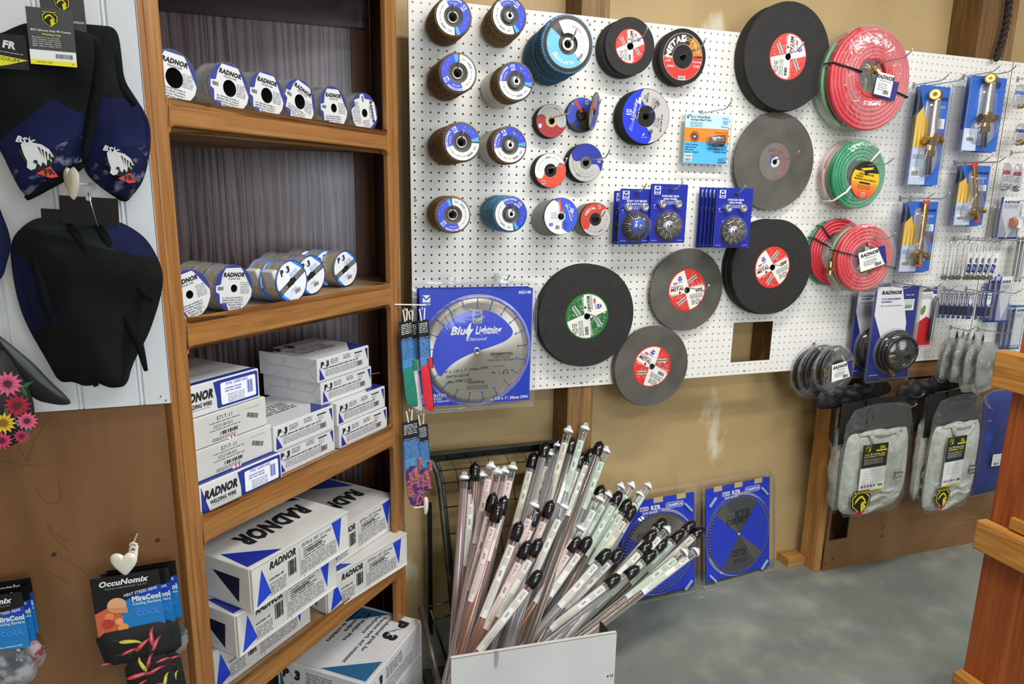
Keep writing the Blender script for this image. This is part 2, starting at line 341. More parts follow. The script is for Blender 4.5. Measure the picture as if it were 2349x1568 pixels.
# ------------------------------------------------------------------ posts behind the pegboard
OLDW = noisy('old_post_wood', [(.25, '553c20'), (.5, '7d5d32'), (.75, '96723e')], 3, (30, 30, 1.4), .6, .25, 6, .8, spots=[(4, .7, .76, 'c3a468', (14, 14, 1.5))])
DKW = noisy('weathered_board', [(.25, '4a3118'), (.5, '6d4c25'), (.75, '86622f')], 3, (30, 30, 1.2), .65, .3, 6, .8)
def post(x, w, d, label, z0=FLOOR, z1=2.0, mt=None, y=.006):
    m = MB(); m.box((x+w/2, y+d/2, (z0+z1)/2), (w, d, z1-z0), mt or OLDW, .003)
    return solo('wooden_post', m, label, 'post')
post(.552, .10, .133, 'rough brown wooden post behind the left half of the white pegboard, floor to ceiling')
post(2.24, .075, .133, 'darker wooden post above the right end of the big pegboard, left of the pair', mt=DKW, z0=-.0)
post(2.318, .115, .133, 'golden brown wooden post above the pegboard seam, right of the pair', mt=OLDW, z0=-.0)
post(1.415, .06, .13, 'dark wooden stud seen through the square cutout in the pegboard', z0=-.0, z1=1.2, mt=DKW, y=.01)
# ------------------------------------------------------------------ pegboards with real holes
PEG = P('e7e6df', .42, 0, .4)
def pegboard(name, x0, nx, nz, label, skip=None, zs=0):
    s = .0254; v = []; f = []; r = .0033; oct_ = [(r*math.cos(PI/8+PI/4*k-3*PI/4), r*math.sin(PI/8+PI/4*k-3*PI/4)) for k in range(8)]
    gi = {}
    def gv(i, j):
        if (i, j) not in gi: gi[(i, j)] = len(v); v.append((x0+i*s/2, 0, zs+j*s/2))
        return gi[(i, j)]
    for i in range(nx):
        for j in range(nz):
            if skip and skip(i, j): continue
            ring = [gv(2*i, 2*j), gv(2*i+1, 2*j), gv(2*i+2, 2*j), gv(2*i+2, 2*j+1), gv(2*i+2, 2*j+2), gv(2*i+1, 2*j+2), gv(2*i, 2*j+2), gv(2*i, 2*j+1)]
            cx = x0+(i+.5)*s; cz = zs+(j+.5)*s; b = len(v)
            hp = [(r*math.cos(-3*PI/4+PI/4*k), r*math.sin(-3*PI/4+PI/4*k)) for k in range(8)]
            v.extend([(cx+a, 0, cz+c) for a, c in hp]); v.extend([(cx+a, .006, cz+c) for a, c in hp])
            for k in range(8):
                k2 = (k+1) % 8
                f.append((ring[k], ring[k2], b+k2, b+k)); f.append((b+k, b+k2, b+8+k2, b+8+k))
    mb = MB(); mb.add(v, f, PEG)
    W = nx*s; H = nz*s; bk = P('8a7250', .8)
    for c, d in (((x0+W/2, .003, zs-.0003), (W, .0062, .0006)), ((x0+W/2, .003, zs+H+.0003), (W, .0062, .0006)), ((x0-.0003, .003, zs+H/2), (.0006, .0062, H)), ((x0+W+.0003, .003, zs+H/2), (.0006, .0062, H))): mb.box(c, d, bk)
    if skip:
        cs = [(i, j) for i in range(nx) for j in range(nz) if skip(i, j)]; a0 = x0+min(c[0] for c in cs)*s; a1 = x0+(max(c[0] for c in cs)+1)*s; b0 = zs+min(c[1] for c in cs)*s; b1 = zs+(max(c[1] for c in cs)+1)*s
        for c, d in ((((a0+a1)/2, .003, b0), (a1-a0, .0064, .001)), (((a0+a1)/2, .003, b1), (a1-a0, .0064, .001)), ((a0, .003, (b0+b1)/2), (.001, .0064, b1-b0)), ((a1, .003, (b0+b1)/2), (.001, .0064, b1-b0))): mb.box(c, d, P('5a3d20', .8))
    return solo(name, mb, label, 'pegboard')
_a = at(1690, 736, 0); _b = at(1763, 819, 0); _i0, _i1 = round(_a.x/.0254), round(_b.x/.0254); _j0, _j1 = round(_b.z/.0254), round(_a.z/.0254)
_pb = pegboard('pegboard', 0, 96, 48, 'large white pegboard with a square cutout, covering most of the back wall', lambda i, j: _i0 <= i < _i1 and _j0 <= j < _j1)
pegboard('pegboard', 2.4425, 34, 48, 'narrow strip of white pegboard right of the seam at the right edge')
for u, v in ((946, 154), (950, 342), (953, 459), (954, 498), (1353, 56), (1335, 878), (1380, 873), (1708, 850)):
    q = at(u, v, 0); m = MB(); m.lathe([(0, .0022), (.0022, .002), (.0045, .0004), (.0045, 0)], P('b8bab8', .3, .8), WM(q.x, -.0002, q.z), 14); m.obj('screw', _pb)
# ------------------------------------------------------------------ lower display frame with brown perforated panel
BP = noisy('brown_hardboard', [(.3, '70502f'), (.6, '86623c'), (.8, '8f6b45')], 2, (2, 2, 2), .55, 0, 5, .3)
t = thing('display_frame', 'low wooden frame faced with brown perforated hardboard, below the right end of the pegboard', 'display frame', frame((1.74, 0, FLOOR), (1, 0, 0), (0, 1, 0), (0, 0, 1)))
m = MB(); holes = []; W, H = 1.56, .835
cut = (.055, .155, .14, .31)
v = []; f = []
m.box((.0275+.02, -.004, H/2), (.055-.04, .006, H), BP)
m.box((cut[0]+(cut[1]-cut[0])/2, -.004, cut[2]/2), (cut[1]-cut[0], .006, cut[2]), BP); m.box(((cut[0]+cut[1])/2, -.004, (cut[3]+H)/2), (cut[1]-cut[0], .006, H-cut[3]), BP)
m.box(((cut[1]+W)/2, -.004, H/2), (W-cut[1], .006, H), BP); m.obj('hardboard_panel', t)
m = MB(); hd = P('3a2815', .9)
for i in range(42):
    for j in range(20):
        if i > 6 or random.random() < .1:
            x = .33+i*.0254; z = .1+j*.0254; m.add([(x+.0024*math.cos(a*PI/3), -.0073, z+.0024*math.sin(a*PI/3)) for a in range(6)], [tuple(range(6))], hd)
m.obj('peg_holes', t)['kind'] = 'stuff'
m = MB(); m.box((.019, .046, H/2), (.038, .089, H), PINE('z'), .002); m.obj('upright', t)
m = MB(); m.box((-.02-.02, .10, .019), (.089, .078, .038), PINE('x'), .002); m.obj('foot', t)
m = MB(); m.box((W/2, .046, .81), (W, .07, .038), PINE('x'), .002); m.obj('top_rail', t)
for a, z in ((.03, .04), (.05, .03), (.09, .05), (.35, .12), (.352, .16)): m = MB(); m.cyl((a, -.0065, z), (a, -.0085, z), .004, P('2a1c10'), 10); m.obj('screw_head', t)
m = MB(); m.box((1.74+.45, .02, -.04), (.88, .022, .07), noisy('ledger_wood', [(.3, '6a4a2a'), (.7, '8a653c')], 3, (1, 20, 20), .6), .002); solo('ledger_board', m, 'brown wooden board running just below the right half of the pegboard edge', 'board')  # the ledger's own brown wood
# ------------------------------------------------------------------ corner cabinet
S2 = math.sqrt(.5); P0 = Vector((-.567822, -.696077, 0)); DX = Vector((S2, S2, 0)); NX = Vector((S2, -S2, 0))
CF = frame(P0, DX, (0, 0, 1), NX)     # local x along the face, y up (world z), z out of the face
def cab(a, dp, z, rot=0): return CF @ TR(a, z, -dp) @ RT(rot, 'Y')
t = thing('corner_cabinet', 'tall golden oak corner cabinet with open shelves and a dark stained back', 'cabinet', CF)
OAKV = noisy('oak_grain_upright', [(.2, '66401d'), (.45, '905f2e'), (.6, '9e6e39'), (.8, 'aa7a42')], 2.6, (34, 1.3, 34), .33, .12, 6, .7, coat=.3, spots=[(1.6, .5, .8, '8a5527', (12, .7, 12))])
OAKH = noisy('oak_grain_level', [(.2, '6c4421'), (.45, '92622f'), (.6, 'a0713b'), (.8, 'ac7e44')], 2.6, (1.6, 30, 30), .33, .12, 6, .9, coat=.3, spots=[(1.4, .5, .8, '935c2c', (.8, 14, 12))])
W = .662
def stile(a0, a1, lip):
    m = MB(); m.box(((a0+a1)/2, .13, -.0095), (a1-a0, 2.1, .019), OAKV)
    m.bev = .004; return m.obj('stile', t)
stile(-.032, 0, 0); stile(W, W+.044, 0)
m = MB(); m.box((-.0395, .13, -.012), (.0145, 2.1, .026), OAKV, .003); m.obj('side_molding', t)
m = MB(); m.box((W+.05, .13, -.016), (.009, 2.1, .022), OAKV, .002); m.obj('side_molding', t)
RAILS = [(1.19, 1.25), (.772, .812), (.352, .402), (-.07, -.014), (-.506, -.455), (FLOOR, FLOOR+.09)]
for lo, hi in RAILS:
    r = .014; pts = [(0, lo)]
    pts = [(-.002, lo-r)] + [(r-r*math.cos(math.radians(q)), lo-r+r*math.sin(math.radians(q))) for q in (0, 30, 60, 90)]
    pts += [(W-r+r*math.sin(math.radians(q)), lo-r+r*math.cos(math.radians(q))) for q in (0, 30, 60, 90)] + [(W+.002, lo-r), (W+.002, hi+r)]
    pts += [(W-r+r*math.cos(math.radians(q)), hi+r-r*math.sin(math.radians(q))) for q in (0, 30, 60, 90)]
    pts += [(r-r*math.sin(math.radians(q)), hi+r-r*math.cos(math.radians(q))) for q in (0, 30, 60, 90)] + [(-.002, hi+r)]
    m = MB(); m.prism(pts, -.0185, -.0002, OAKH); m.bev = .004; m.obj('rail', t)
# footprint in cabinet coordinates: straight sides run square to the room walls, back panel against the back wall
wi = CF.inverted()
def lc(x, y): q = wi @ Vector((x, y, 0)); return (q.x, q.z)
fp = [(0.003, -.019), (W-.003, -.019), lc(-.098, -.085), lc(-.098, .128), lc(-.69, .128), lc(-.69, -.62)]
lf = lc(-.62, -.69)
fp = [(0.0, -.019), (W, -.019), (W+.04, -.021), lc(-.0985, -.12), lc(-.0985, .128), lc(-.92, .128), lc(-.92, -.70), (-.04, -.021)]
SH = noisy('dusty_shelf', [(.3, '8c6a44'), (.5, 'a08260'), (.75, 'b09a7c')], 3, (3, 3, 3), .55, 0, 6, .4, spots=[(60, .7, .76, 'd0c4ae', (1, 1, 1))])
for lo, hi in RAILS[1:5]:
    m = MB(); M = Matrix(((1, 0, 0, 0), (0, 0, 1, 0), (0, 1, 0, 0), (0, 0, 0, 1)))
    m.prism(fp, lo+.01, hi-.002, SH, M); m.obj('shelf', t)
m = MB(); m.prism(fp, FLOOR+.03, FLOOR+.05, SH, M); m.obj('bottom_panel', t)
m = MB(); m.prism(fp, 1.23, 1.25, OAKH, M); m.obj('top_panel', t)
OAKD = noisy('dark_oak_back', [(.0, '1c0e0c'), (.04, '33201d'), (.11, '685150'), (.5, '77605f'), (1, '856e72')], 13, (1, 1, .045), .36, .03, 4, 10, wave='X', spec=.8, coord='Object', spots=[(60, .55, .62, '2c1a18', (3.5, 1, .06)), (3, .5, .75, '5c4038', (2, 1, .2))])
m = MB(); m.box((-.54, .1265, .165), (.765, .005, 2.15), OAKD); o = m.obj('back_panel', t, I4); 
m = MB(); m.box((-.128, .122, .165), (.058, .012, 2.15), noisy('reddish_ply', [(.3, '5a3416'), (.6, '7a4a22'), (.8, '885630')], 3, (14, 14, 1), .5)); m.obj('corner_strip', t, I4)
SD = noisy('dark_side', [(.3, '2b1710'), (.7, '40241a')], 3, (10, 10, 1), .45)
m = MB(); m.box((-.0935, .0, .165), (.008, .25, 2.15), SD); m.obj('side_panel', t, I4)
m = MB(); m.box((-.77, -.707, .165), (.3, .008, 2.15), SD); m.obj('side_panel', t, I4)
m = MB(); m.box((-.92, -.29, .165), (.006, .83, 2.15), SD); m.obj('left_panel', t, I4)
m = MB(); m.box((-.5, .112, 1.195), (.78, .022, .1), noisy('dark_cleat', [(.3, '2c1c1a'), (.7, '45302c')], 3, (1, 10, 10), .35, coat=.3)); m.obj('back_cleat', t, I4)
m = MB(); m.cyl((W-.055, .152, -.05), (W-.02, .153, -.03), .0013, STEEL, 8); m.obj('shelf_pin', t)
# ================================================================== peg hooks and wheels on the pegboard
def hook(x, z, L, what, y=-.0005, up=.022, spin=0, mat=None):
    m = MB(); r = .0022
    m.tube([(0, 0, 0), (0, 0, L-.012), (0, .003, L-.004), (0, up*.6, L+up*.55), (0, up, L+up*.9)], r, mat or ZINC, 8)
    m.cyl((0, up, L+up*.9), (0, up+.002, L+up*.95), .0033, mat or ZINC, 8); m.box((0, 0, .0015), (.012, .02, .002), mat or ZINC)
    return solo('peg_hook', m, 'steel peg hook holding '+what, 'hook', WM(x, y, z, spin), 'steel hooks on the pegboard')
FLB = noisy('brown_flaps', [(.35, '6d5637'), (.5, '83694a'), (.65, '957a58')], 120, (1, 1, 2), .85, .2, 3); FLG = noisy('golden_flaps', [(.35, '856a38'), (.5, '9c8048'), (.65, 'ad9158')], 120, (1, 1, 2), .85, .2, 3); FLU = noisy('blue_flaps', [(.35, '3f7398'), (.5, '5a90b8'), (.65, '76a6c8')], 120, (1, 1, 2), .85, .2, 3); HUB = P('55514b', .6); DKR = P('23201e', .75)
def washer(m, R, r, t, mat, n=48, ser=0): return m.lathe([(r, 0), (R, 0), (R, 0), (R, t), (R, t), (r, t), (r, t), (r, 0)], mat, None, n, False, ser)
def flap_disc(nm, lab, M, col, R=.0545, th=.011, label=True, nut=False, rot=0, grp=None, big=False):
    t = thing('flap_disc', lab, 'grinding disc', M, grp)
    m = MB(); m.lathe([(R*.55, 0), (R*.93, th*.02), (R*.985, th*.2), (R, th*.5), (R*.99, th*.82), (R*.95, th), (R*.6, th)], col, None, 130, False, .014); m.lathe([(R*.5, -th*.06), (R*.95, -th*.06), (R*.955, th*.05)], DKR, None, 40); m.obj('abrasive_flaps', t)
    m = MB(); k = R/.0545
    m.lathe([(.0105, th-.003-.004*k), (.020*k, th-.003-.004*k), (.0265*k, th+.0005), (R*.94, th+.0008), (R*.94, th-.001)], HUB, None, 48); m.obj('backing_plate', t)
    if nut:
        m = MB(); m.lathe([(.006, th+.003), (.0165, th+.002), (.0175, th-.004)], ZINC, None, 32)
        hx = [(.0105*math.cos(q*PI/3), .0105*math.sin(q*PI/3)) for q in range(6)]
        for q in range(6): a, b = hx[q], hx[(q+1) % 6]; c = (a[0]*.6, a[1]*.6); d = (b[0]*.6, b[1]*.6); m.add([(a[0], a[1], th+.002), (b[0], b[1], th+.002), (b[0], b[1], th+.008), (a[0], a[1], th+.008), (d[0], d[1], th+.008), (c[0], c[1], th+.008)], [(0, 1, 2, 3), (3, 2, 4, 5)], ZINC)
        m.obj('threaded_nut', t)
    else:
        m = MB(); m.lathe([(.0108, th-.0065*k), (.0108, th-.002-.0035*k), (.0175, th-.002-.0035*k), (.0178, th-.0065*k)], P('8b8781', .35, .8), None, 32); m.obj('metal_ring', t)
    if label:
        m = MB(TR(0, 0, th+.0011) @ RT(rot, 'Z')); r0, r1 = .0275*k, .049*k
        if not big:
            B2 = P('1f38c4', .4); m.sect(r0, r1, -70, 112, B2, 1); m.sect(r0, r1, -84, -70, P('38a4e6', .4), 1); m.sect(r0, r1, 112, 270, WHITE, 1)
            m.arct('ZIRCONIA', .0415, 82, .0062, WHITE, 3, .03); m.arct('FLAP DISC', .0335, 84, .0035, WHITE, 3, .01)
            a = math.radians(35); x, y = .0385*math.cos(a), .0385*math.sin(a); q = .0062
            c, s_ = math.cos(a-PI/2), math.sin(a-PI/2); m.poly([(x+(i*c-j*s_)*q, y+(i*s_+j*c)*q) for i, j in ((-1, -1.2), (1, -1.2), (1, 1.2), (-1, 1.2))], WHITE, 2); m.logo(x, y+.0005, .0105, B2, 3, a-PI/2)
            for j, d in enumerate((-8, -28, -48)): m.arct('ııııııııı', .040-(j % 2)*.004, d, .0025, P('8fb0f0'), 3)
            for j, d in enumerate((130, 158, 186)): m.arct('- - o - : - -', .037, d, .0045, INK, 3)
            m.arct('IIIIIIII', .0365, 218, .006, INK, 3, .01); m.arct('IIIII', .0365, 250, .006, GREY, 3, .01)
        else:
            r0, r1 = .036*k*.8, .061*k*.8; r0, r1 = .030, .0665
            m.sect(r0, r1, 175, 345, P('6cbbe8', .4), 1); m.sect(r0, r1, -15, 150, WHITE, 1)
            m.arct('FLAP DISC', .047, 285, .009, WHITE, 3, .03); a = math.radians(250); m.logo(.05*math.cos(a), .05*math.sin(a), .014, WHITE, 3, a+PI/2)
            for j, d in enumerate((10, 35, 62, 90, 118)): m.arct('60 GRIT' if j == 3 else '-- : --', .048, d, .006, GREY, 3)
            m.arct('IIIIIII', .048, -8, .008, INK, 3)
            m.sect(.012, .0175, 0, 360, P('e8e2d4', .3), 1)
        m.obj('printed_label', t)
    return t
def stack(u, v, yf, n, mk_front, mk_back, back_label, grp, hook_what, hl=.03, jit=.0015, r=.0103, y0=-.012, sag=0, hk=True):
    p = at(u, v, yf); step = (yf-y0)/max(1, n)
    src = None
    for i in range(n-1):
        q = y0+step*(i); M = WM(p.x+random.uniform(-jit, jit), q, p.z+random.uniform(-jit, jit)-sag*(n-i)/n, random.uniform(0, 6)) @ RT(random.uniform(-.012, .012)*(1+sag*120), 'X')
        if src is None: src = mk_back(M, abs(step)*.93); base_ = src['label']
        else: copy_tree(src, M)['label'] = ''
        o_ = src if i == 0 else last_copy[0]; o_['label'] = base_+', %s from the board' % ORD[i]
    if src and n == 2: pass
    mk_front(WM(p.x, y0+step*(n-1), p.z), abs(step)*.96)
    if hk: hook(p.x, p.z+r-.003, -yf+hl, hook_what)
    return p
G1 = 'flap discs hanging in stacks on the left part of the pegboard'
FS = [(1040, 38, -.135, 9, FLB, False, 35, 'top-left corner of the pegboard'), (1168, 37, -.12, 7, FLB, True, 50, 'top row, second hook from the left'),
      (1051, 167, -.185, 13, FLB, False, 205, 'second row, leftmost hook'), (1060, 326, -.225, 15, FLB, False, 118, 'third row, leftmost hook'),
      (1039.5, 493, -.13, 9, FLG, False, 215, 'bottom row, leftmost hook'), (1171.5, 491, -.155, 9, FLU, True, 42, 'bottom row, second hook, blue stack')]
for u, v, yf, n, col, nut, rot, where in FS:
    cn = {FLB: 'brown', FLG: 'golden brown', FLU: 'blue'}[col]
    stack(u, v, yf, n, lambda M, th: flap_disc('f', 'front %s flap disc with blue and white label, %s' % (cn, where), M, col, th=th, nut=nut, rot=math.radians(rot-90+60), grp=G1),
          lambda M, th: flap_disc('b', '%s flap disc behind the front one, %s' % (cn, where.replace(' of the pegboard', '').replace(', blue stack', '').replace(' from the left', '')), M, col, th=th, label=False, grp=G1), '', G1, 'the %s flap discs, %s' % (cn, where), .02 if nut else -.005, sag=.012 if n == 7 else 0)
# large blue 7 inch stack
p = at(1303, 101, -.175)
stack(1303, 101, -.175, 9, lambda M, th: flap_disc('f', 'large front blue flap disc with pale blue half-moon label', M, FLU, R=.0815, th=th, rot=math.radians(-32), big=True, grp=G1),
      lambda M, th: flap_disc('b', 'large blue flap disc behind the pale blue labelled one', M, P('3d6682', .85), R=.0805, th=th, label=False, grp=G1), '', G1, 'the large blue flap discs', .04, jit=.004, sag=.01)
# two stacks with brown discs in front of pale shrink-wrapped packs
SW = noisy('shrink_wrapped_stack', [(.3, '8f9189'), (.5, 'b5b5ac'), (.7, 'cfcfc8')], 14, (1, 1, 6), .25, .2, 4, .5)
def thin_disc(lab, M, th, R, rim, face, grp, name='cutoff_disc', r=.011):
    m = MB(); washer(m, R, r, th, rim, 64); return solo(name, m, lab, 'grinding disc', M, grp)
for u, v, yf, nb, nf, rot, where in ((1183, 187, -.19, 11, 6, 100, 'second row, second hook'), (1169, 333, -.165, 10, 4, 112, 'third row, second hook')):
    p = at(u, v, yf); tb = (-yf-.01)*(.55 if nf == 6 else .62)/nb; src = None
    for i in range(nb):
        M = WM(p.x, -.01-tb*i, p.z); lab = 'pale wrapped flap disc, %s, %s from the board' % (where, ORD[i])
        if src is None: src = thin_disc(lab, M, tb*.9, .0535, SW, SW, 'shrink-wrapped discs')
        else: copy_tree(src, M @ RT(i*.7, 'Z'), lab)
    y0 = -.01-tb*nb; tf = (-yf+y0)/nf; src = None
    for i in range(nf-1):
        M = WM(p.x+random.uniform(-.001, .001), y0-tf*i, p.z, i*1.3)
        lab = '%s brown flap disc before the pale pack, %s' % (ORD[i], where)
        if src is None: src = flap_disc('b', lab, M, FLB, th=tf*.95, label=False, grp=G1)
        else: copy_tree(src, M, lab)
    flap_disc('f', 'front brown flap disc with steel nut before a pale wrapped pack, %s' % where, WM(p.x, y0-tf*(nf-1), p.z), FLB, th=tf*.95, nut=True, rot=math.radians(rot-30), grp=G1)
    hook(p.x, p.z+.007, -yf+.02, 'the half wrapped flap discs, '+where)
# ------------------------------------------------------------------ printed cut-off and grinding wheels
def wheel(lab, M, R, th, art, rot=0, rim='1d1b1a', face=None, hole=.011, dish=0, grp=None, cat='grinding disc', name='grinding_disc', wear=None, dcol=None):
    t = thing(name, lab, cat, M, grp); face = face or P(rim, .8)
    m = MB(); washer(m, R, hole, th, P(rim, .85) if not wear else wear, 72); m.obj('abrasive_body', t)
    if dish:
        m = MB(); m.lathe([(hole, th-.004), (R*.22, th-.004), (R*.36, th-.001), (R*.40, th+.0006)], dcol or P('8c8c8c', .5), None, 40); m.obj('hub_recess', t)
    if art:
        m = MB(TR(0, 0, th+.0004) @ RT(math.radians(rot), 'Z')); art(m, R, R*.40 if dish else hole); m.obj('printed_label', t)
    return t
def annular_split(m, R, r0, ca, cb, a, k=.98, amp=14):        # two colours split by a curved line
    n = 24
    for (s0, s1, c) in ((a, a+180, ca), (a+180, a+360, cb)):
        v = []
        for i in range(n+1):
            for j in range(7):
                rr = r0+(R*k-r0)*j/6; an = math.radians(s0+(s1-s0)*i/n + amp*math.sin(PI*j/6*1.0)*(1))
                v.append((rr*math.cos(an), rr*math.sin(an), .00025))
        m.add(v, [(i*7+j, i*7+j+1, (i+1)*7+j+1, (i+1)*7+j) for i in range(n) for j in range(6)], c)
def art_small(ca, cb, txt, tcol, lcol, a=0, amp=16, ring=None, stripe=None):
    def f(m, R, r0):
        annular_split(m, R, r0, ca, cb, a, amp=amp)
        if ring: m.sect(.0112, .0195, 0, 360, P(ring, .6), 4, n=40)
        if stripe: m.poly([(-.03*R/.054, .04*R/.054), (-.022*R/.054, .047*R/.054), (.004, .012), (-.004, .006)], P(stripe), 3); m.rrect(-R*.45, -R*.62, R*.3, R*.2, .002, BLUE, 3)
        mid = math.radians(a+90); k = R/.054
        if txt: m.arct(txt, R*.62, a+90, .009*k, tcol, 3, .03)
        x, y = R*.8*math.cos(mid-.9), R*.8*math.sin(mid-.9); m.rect(x-.005*k, y-.006*k, .01*k, .012*k, WHITE, 2); m.logo(x, y+.0003, .0085*k, lcol, 3)
        for i in range(5):
            an = a+200+i*32; m.arct('-- ::: --' if i != 2 else 'IIIIIIII', R*.72, an, .0055*k, INK if i % 2 else P('5a5a5a'), 3)
            m.arct('- -- -- -', R*.55, an+9, .0035*k, P('4a4a4a'), 3)
    return f
LG = P('b9b7b2', .45); LW = P('e6e6e4', .45); ROJ = P('e04a2a', .4); DRED = P('a3262a', .45); DBL = P('22309a', .4)
def seg_annulus(hw, u, v, yf, R, n, art, rot, lab, grp, back, hole=.011, th=None, hl=.05, rim='1d1b1a', dish=0, dcol=None, backrim=None, jit=.001, r=None, sp=0):
    th0 = (-yf-.008)/n; src = None; p = at(u, v, yf)
    for i in range(n-1):
        M = WM(p.x+random.uniform(-jit, jit), -.008-th0*i, p.z+random.uniform(-jit, jit)-.0005*(n-i))
        lb2 = back+', %s from the board' % ORD[i]
        if src is None: src = thin_disc(lb2, M, th0*.93, R*.995, backrim or P(rim, .85), None, grp, r=hole)
        else: copy_tree(src, M, lb2)
    wheel(lab, WM(p.x, -.008-th0*(n-1), p.z, sp), R, th0*.93, art, rot, rim, hole=hole, dish=dish, dcol=dcol, grp=grp)
    hook(p.x, p.z+hole-.0025, -yf+hl, hw)
    return p
G2 = 'printed grinding and cut-off discs in the middle of the pegboard'
# thin cutoffs white/blue
def art_cut(m, R, r0):
    annular_split(m, R, r0, P('3a55d0', .4), WHITE, -62, amp=-18); m.sect(r0, R*.25, 0, 360, WHITE, 3, n=40)
    m.poly([(-.012, .052), (-.004, .053), (.004, .015), (-.004, .015)], ROJ, 2); m.micro(-.0095, .047, .030, 1, .003, WHITE, 3, rot=-1.4)
    m.text('METAL & STAINLESS', .024, .012, .0045, WHITE, 3, 0, .02, -1.2); m.text('GENERAL PURPOSE', .031, .018, .0035, WHITE, 3, 0, .01, -1.2); m.logo(.036, .018, .013, WHITE, 3, -.4)
    m.rrect(-.040, -.030, .013, .009, .002, BLUE, 2); m.text('TYPE 1', -.0335, -.027, .0035, WHITE, 3); m.bars(-.018, -.04, .014, .012); m.micro(-.034, .01, .022, 6, .0035, GREY); m.micro(.002, -.02, .02, 6, .0035, INK)
seg_annulus('the tall stack of thin white and blue discs', 1287, 496, -.12, .0575, 20, art_cut, 0, 'front thin cutting disc with white and blue label and red stripe', 'thin cutting discs in the bottom row', 'thin disc in the stack behind the white and blue one', hl=.02, backrim=P('8b8e88', .5), jit=.0004)
seg_annulus('the red METAL discs in the bottom row', 1366, 503, -.075, .054, 7, art_small(P('c8402a', .4), LG, 'METAL', WHITE, INK, 15), 20, 'front red and grey grinding disc lettered METAL beside the blue cards', 'red metal discs in the bottom row', 'grey-edged disc behind the bottom-row red METAL disc', dish=1, dcol=P('b08f80', .3), hl=.05, backrim=P('7f827c', .5))
seg_annulus('the small dark red and grey discs', 1265, 277, -.04, .0515, 3, art_small(DRED, LG, '', WHITE, WHITE, 165, -18, 'cdb083'), 0, 'small dark red and grey disc with tan centre ring', 'small dark red discs', 'dark disc behind the dark red and grey disc', hl=.15, dish=0)
seg_annulus('the silver and orange-red discs', 1263, 391, -.05, .054, 4, art_small(ROJ, LW, '', WHITE, INK, -160, 20), 0, 'silver and orange-red grinding disc with a raised centre', 'orange-red discs', 'dark disc behind the silver and orange-red disc', dish=1, dcol=P('c9c7c4', .25, .5), hl=.11)
seg_annulus('the purple-blue and grey discs', 1344, 373, -.05, .0605, 3, art_small(DBL, LG, '', WHITE, INK, -18, 22, '6a655e'), -10, 'purple-blue and grey cutting disc below the splayed pair', 'purple-blue discs', 'dark disc behind the purple-blue and grey disc', hl=.15, dish=0)
def art_light(m, R, r0):
    annular_split(m, R, r0, P('2238d2', .35), LG, 98, amp=14)
    m.text('Bloody', -.043, -.022, .013, P('8aa6ff', .4), 3, .3, .0, 1.38); m.text('Lightning', -.038, .018, .0125, WHITE, 3, .3, .02, 1.38); m.text('Cut-off Wheels', -.025, .014, .0055, WHITE, 3, .2, 0, 1.38)
    m.rect(-.071, .002, .017, .017, WHITE, 2); m.logo(-.0625, .011, .0135, P('2238d2'), 3)
    m.rect(-.03, .038, .009, .02, WHITE, 2); m.text('METAL', .005, .06, .007, INK, 3, 0, .02, 1.5); m.text('ALL', -.005, .06, .006, INK, 3, 0, .02, 1.5); m.micro(.02, .03, .03, 5, .005, P('55504a'), rot=1.5)
    m.bars(.03, .045, .018, .012, INK, 3, None, 14, -.8); m.bars(.018, -.06, .02, .012, INK, 3, None, 14, .9); m.text("7\" x .045", .05, -.018, .006, INK, 3, 0, .02, 1.5); m.text('Max RPM 8,500', .06, -.018, .006, INK, 3, 0, .02, 1.5); m.micro(.03, -.03, .03, 4, .004, P('55504a'), rot=1.5)
    m.poly([(-.012, -.062), (-.003, -.05), (-.004, -.057), (.002, -.055)], WHITE, 2); m.micro(-.013, -.066, .02, 1, .003, WHITE)
seg_annulus('the thick stack of large blue and grey discs', 1482, 267, -.066, .087, 5, art_light, 0, 'large bright blue and grey disc with slanted white lettering', 'large blue and grey cutting discs', 'dark-edged large disc behind the bright blue and grey one', dish=1, dcol=P('4a5fc0', .35), hl=.04, jit=.003)
# a splayed pair, front disc tilted away
q = at(1335, 263, -.02); wheel('round dark grinding disc lying flat behind the tilted one of the splayed pair', WM(q.x, -.012, q.z-.001), .054, .007, art_small(P('3550c8'), P('35332f'), '', WHITE, INK, 30, 10, None, 'd8452c'), 0, dish=1, dcol=P('8a7f70', .25, .7), grp=G2)
wheel('thin disc tilted sideways on its hook, front of the splayed pair', WM(q.x+.023, -.058, q.z+.007) @ RT(math.radians(52), 'Y') @ RT(.15, 'X'), .0585, .002, art_small(DBL, P('8f887c'), '', WHITE, INK, 200, 12, None, 'd8452c'), 40, grp=G2)
hook(q.x+.004, q.z+.008, .13, 'the splayed pair of discs')
